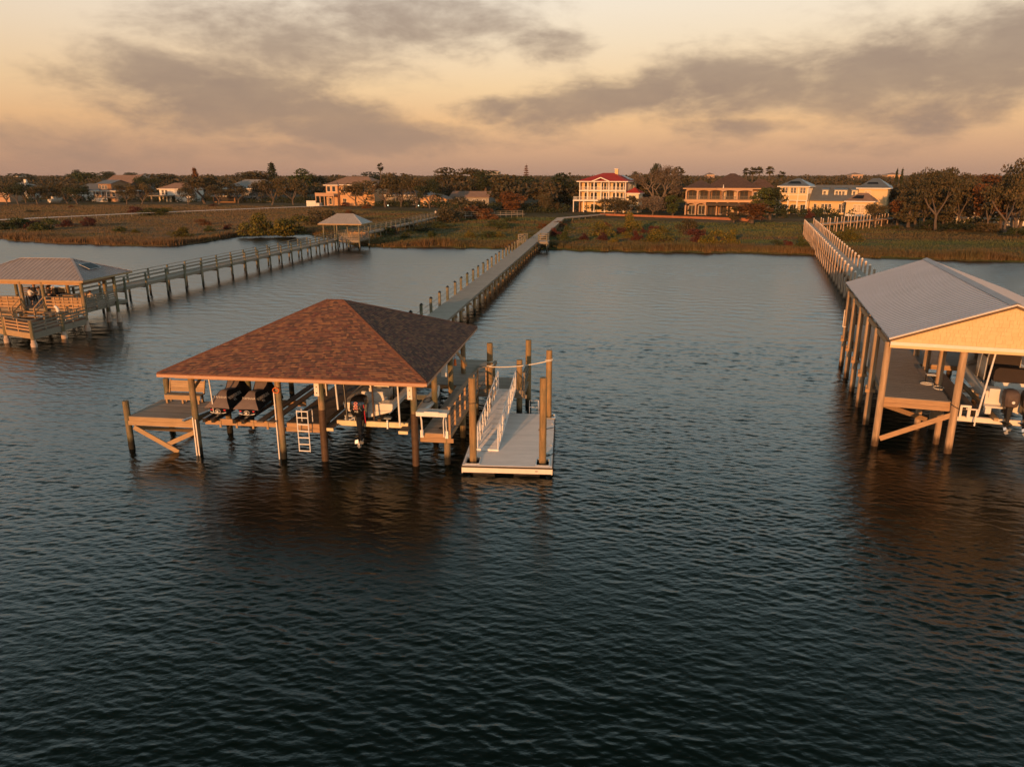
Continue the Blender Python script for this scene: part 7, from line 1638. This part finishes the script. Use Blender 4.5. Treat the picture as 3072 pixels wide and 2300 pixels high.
# far woodland: one mass reaching the horizon
def woodland():
    out = []; rg = np.random.default_rng(5); n = 0; C = []
    tries = 0
    while n < 5200 and tries < 90000:
        tries += 1
        t = rg.random() ** 2.3; y = 235 + 2165 * t; x = rg.uniform(-.8, .8) * y
        if y < interp(UP, max(-600, min(600, x))) + (24 if x < 15 else 34 if x < 90 else 24): continue
        # keep the houses' plots clear
        bad = False
        for k, ((hx, hy), a) in FR.items():
            if k[0] == 'H' and hy < 700 and -7 < x - hx * (1 + .04) < 27 and -22 < y - hy < 15: bad = True; break
        if bad: continue
        C.append((x, y)); n += 1
    for x, y in C:
        far = min(1.0, (y - 250) / 900); h = rg.uniform(6.5, 10.2) * (1 + .12 * far) + (rg.random() < .06) * rg.uniform(1, 3.0); wd = rg.uniform(3.2, 5.6) * (1 + 1.3 * far)
        m_ = int(70 - 34 * far); cl_ = [(x + rg.normal() * wd * .4, y + rg.normal() * wd * .4, 1.4 + h * rg.uniform(.5, .86), wd * rg.uniform(.4, .62), h * .18) for _ in range(6)]
        P = clump_pts(rg, cl_, m_); out.append(quads(rg, P, .62 + .9 * far, .2))
    return np.concatenate(out)
leafmat('leaf_far', [(.022, .026, .013), (.040, .038, .019), (.062, .050, .027), (.088, .062, .036)])
V = woodland(); me = qmesh('far_woodland', V, 'leaf_far'); o = bpy.data.objects.new('far_woodland', me); COL.objects.link(o)
tag(o, 'distant mass of trees reaching back to the horizon behind the houses', 'woodland', kind='stuff')
# understory hedge along the first houses: shrubs that read as one thicket
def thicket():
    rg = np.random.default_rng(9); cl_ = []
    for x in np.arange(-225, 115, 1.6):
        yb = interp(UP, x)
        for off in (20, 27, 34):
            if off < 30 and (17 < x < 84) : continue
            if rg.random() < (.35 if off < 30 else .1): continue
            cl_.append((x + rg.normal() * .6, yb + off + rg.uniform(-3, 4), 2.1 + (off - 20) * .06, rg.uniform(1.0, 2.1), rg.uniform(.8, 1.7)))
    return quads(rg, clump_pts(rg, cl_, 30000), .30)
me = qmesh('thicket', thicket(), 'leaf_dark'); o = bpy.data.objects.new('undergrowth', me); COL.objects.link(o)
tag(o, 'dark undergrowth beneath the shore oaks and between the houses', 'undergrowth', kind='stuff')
# ================================================================== PEOPLE
def skinned(name, pts, edges, rad, mat, parent, sub=1, root=0):
    me = bpy.data.meshes.new(name); me.from_pydata([tuple(p) for p in pts], edges, []); me.update()
    o = bpy.data.objects.new(name, me); COL.objects.link(o)
    sk = o.modifiers.new('s', 'SKIN'); sk.use_smooth_shade = True
    for i, v in enumerate(o.data.skin_vertices[0].data): v.radius = (rad[i], rad[i]) if not isinstance(rad[i], tuple) else rad[i]; v.use_root = (i == root)
    ss = o.modifiers.new('u', 'SUBSURF'); ss.levels = sub; ss.render_levels = sub
    m2 = bpy.data.meshes.new_from_object(o.evaluated_get(bpy.context.evaluated_depsgraph_get())); bpy.data.objects.remove(o)
    m2.materials.clear(); m2.materials.append(MATS[mat]); m2.name = name
    o = bpy.data.objects.new(name, m2); COL.objects.link(o); o.parent = parent; return o
def person(label, fr, r0, w0, z0, face, shirt, legs, hair, height=1.75, armL=None, armR=None, sit=False, cap=None, shorts=False, lean=0):
    """face: heading in degrees in the frame (0 = looking away along +w); arms = (elbow, wrist) offsets in body axes"""
    t_ = thing('person', label, 'person', fr, (r0, w0, z0)); s = height / 1.75; a = R(face)
    def B_(x, y, z): return (s * (x * math.cos(a) + y * math.sin(a)), s * (-x * math.sin(a) + y * math.cos(a)), s * z)
    hip = .92 if not sit else .50; dz = hip - .92
    kn = [(-.10, .02, .48), (.10, .02, .48)] if not sit else [(-.12, .42, .50), (.12, .42, .50)]
    an = [(-.11, -.02, .07), (.11, -.02, .07)] if not sit else [(-.12, .42, .07), (.12, .42, .07)]
    to = [(-.12, .14, .04), (.12, .14, .04)] if not sit else [(-.12, .58, .04), (.12, .58, .04)]
    L = armL or ((-.25, .02, 1.12), (-.24, .14, .90)); Rr2 = armR or ((.25, .02, 1.12), (.24, .14, .90))
    P, E_, rd = [], [], []
    def ad(p, r, par=None):
        P.append(B_(p[0], p[1] + lean * max(0, p[2] - .9) * .5, p[2] + (dz if p[2] > .75 and not p in kn + an + to else 0))); rd.append(r * s)
        if par is not None: E_.append((par, len(P) - 1))
        return len(P) - 1
    pel = ad((0, 0, .95), (.15)); wst = ad((0, 0, 1.10), .125, pel); chs = ad((0, 0, 1.30), .145, wst); nk0 = ad((0, 0, 1.44), .085, chs); nk = ad((0, .01, 1.50), .052, nk0)
    hd0 = ad((0, .02, 1.57), .075, nk); hd1 = ad((0, .015, 1.66), .095, hd0); ad((0, .005, 1.73), .06, hd1); ad((0, .115, 1.625), .018, hd1)
    for sd in (-1, 1): ad((sd * .098, .0, 1.64), .018, hd1)
    for i in (0, 1):
        sx = -.09 if i == 0 else .09; h_ = ad((sx, 0, .88), .095, pel); 
        P.append(B_(*kn[i])); rd.append(.062 * s); E_.append((h_, len(P) - 1)); k_ = len(P) - 1
        P.append(B_(*an[i])); rd.append(.040 * s); E_.append((k_, len(P) - 1)); a_ = len(P) - 1
        P.append(B_(*to[i])); rd.append(.032 * s); E_.append((a_, len(P) - 1))
    ends = []
    for arm, sx in ((L, -.185), (Rr2, .185)):
        sh = ad((sx, 0, 1.40), .062, nk0); e_ = ad(arm[0], .044, sh); w_ = ad(arm[1], .030, e_)
        d = (Vector(arm[1]) - Vector(arm[0])).normalized(); pm = ad(tuple(Vector(arm[1]) + d * .06), .028, w_)
        sd = d.cross(Vector((0, 1, .3))).normalized()
        for k in range(4): 
            b_ = ad(tuple(Vector(arm[1]) + d * .10 + sd * (.024 * (k - 1.5))), .010, pm); ad(tuple(Vector(arm[1]) + d * (.145 + .012 * (k in (1, 2))) + sd * (.026 * (k - 1.5)) + Vector((0, .012, -.01))), .008, b_)
        ad(tuple(Vector(arm[1]) + d * .07 + sd * .055), .010, pm)
        ends.append((sx, arm))
    skinned('body', P, E_, rd, 'skin', t_)
    # shirt
    P, E_, rd = [], [], []
    pel = ad((0, 0, .93), .168); wst = ad((0, 0, 1.10), .150, pel); chs = ad((0, 0, 1.30), .168, wst); nk0 = ad((0, 0, 1.42), .10, chs)
    for sx, arm in ends: sh = ad((sx, 0, 1.40), .078, nk0); e_ = ad(arm[0], .058, sh); 
    skinned('shirt', P, E_, rd, shirt, t_)
    P, E_, rd = [], [], []
    pel = ad((0, 0, .90), .158)
    for i in (0, 1):
        sx = -.09 if i == 0 else .09; h_ = ad((sx, 0, .84), .108, pel); P.append(B_(*kn[i])); rd.append(.08 * s); E_.append((h_, len(P) - 1))
        if not shorts: P.append(B_(an[i][0], an[i][1], an[i][2] + .05)); rd.append(.056 * s); E_.append((len(P) - 2, len(P) - 1))
    skinned('shorts' if shorts else 'trousers', P, E_, rd, legs, t_)
    P, E_, rd = [], [], []
    h_ = ad((0, -.015, 1.67), .104); ad((0, -.02, 1.75), .05, h_); ad((0, -.07, 1.60), .07, h_)
    skinned('cap' if cap else 'hair', P, E_, rd, cap or hair, t_)
    if cap:
        q = MB(); c = Vector(B_(0, .13, 1.70 + dz)); org = ORG[t_.name]; q.cyl(c + Vector(org), c + Vector(org) + Vector((0, 0, .015)), .09, n=10); part('cap_brim', q, cap, t_)
    return t_
DZ = 1.885
person('person in a light grey shirt and dark shorts seen from behind at the bar table', 'L', -6.2, 1.3, DZ, 10, 'shirt_white', 'cloth_navy', 'hair_dark', 1.74, armR=((.30, .12, 1.20), (.22, .34, 1.22)), shorts=True)
person('person in a red cap and dark top reaching an arm across the bar table', 'L', -7.1, 2.9, DZ, 165, 'cloth_navy', 'cloth_navy', 'hair_dark', 1.8, armL=((-.34, .18, 1.28), (-.55, .36, 1.18)), cap='cap_red')
person('person with dark hair in a grey top and pale jeans leaning over the bar table', 'L', -5.75, 1.9, DZ, -60, 'shirt_grey', 'jeans', 'hair_dark', 1.7, armL=((-.22, .2, 1.2), (-.1, .42, 1.12)), lean=.35)
person('person in black with one raised arm waving beside the roof post', 'L', -4.8, 1.9, DZ, 20, 'cloth_navy', 'cloth_navy', 'hair_dark', 1.82, armR=((.42, .0, 1.42), (.62, .05, 1.68)))
person('person in black standing behind the waving one by the roof post', 'L', -5.4, 2.75, DZ, 190, 'black_cloth', 'cloth_navy', 'hair_dark', 1.76)
person('person in a pale tan top sitting at the right end of the pavilion', 'L', -1.4, 2.85, DZ - .02, -20, 'shirt_tan', 'jeans', 'hair_dark', 1.72, sit=True)
p0 = kr(*at_px(750 + 1585 * .3617, 480 + 425 * .3617, 1.95)); 
person('person in a white shirt standing at the far end of the left walkway', 'K', -1.0, KW1 - 3, 1.955, 160, 'shirt_white', 'cloth_navy', 'hair_dark', 1.78)
# ================================================================== HAZE
hz = MB().box(-3200, 3200, -80, 2700, -2.2, 24)
m = bpy.data.materials.new('haze'); m.use_nodes = True; MATS['haze'] = m; m.node_tree.nodes.clear(); g = G(m.node_tree)
pv = g.n('ShaderNodeVolumePrincipled'); pv.inputs['Color'].default_value = (.85, .78, .72, 1); pv.inputs['Density'].default_value = .00005; pv.inputs['Anisotropy'].default_value = .0
ow = g.n('ShaderNodeOutputMaterial'); g.l(pv.outputs[0], ow.inputs['Volume'])
o = bpy.data.objects.new('haze', hz.mesh('haze', 'haze')); COL.objects.link(o); tag(o, 'thin warm evening haze over the water and far trees', 'haze', kind='stuff')
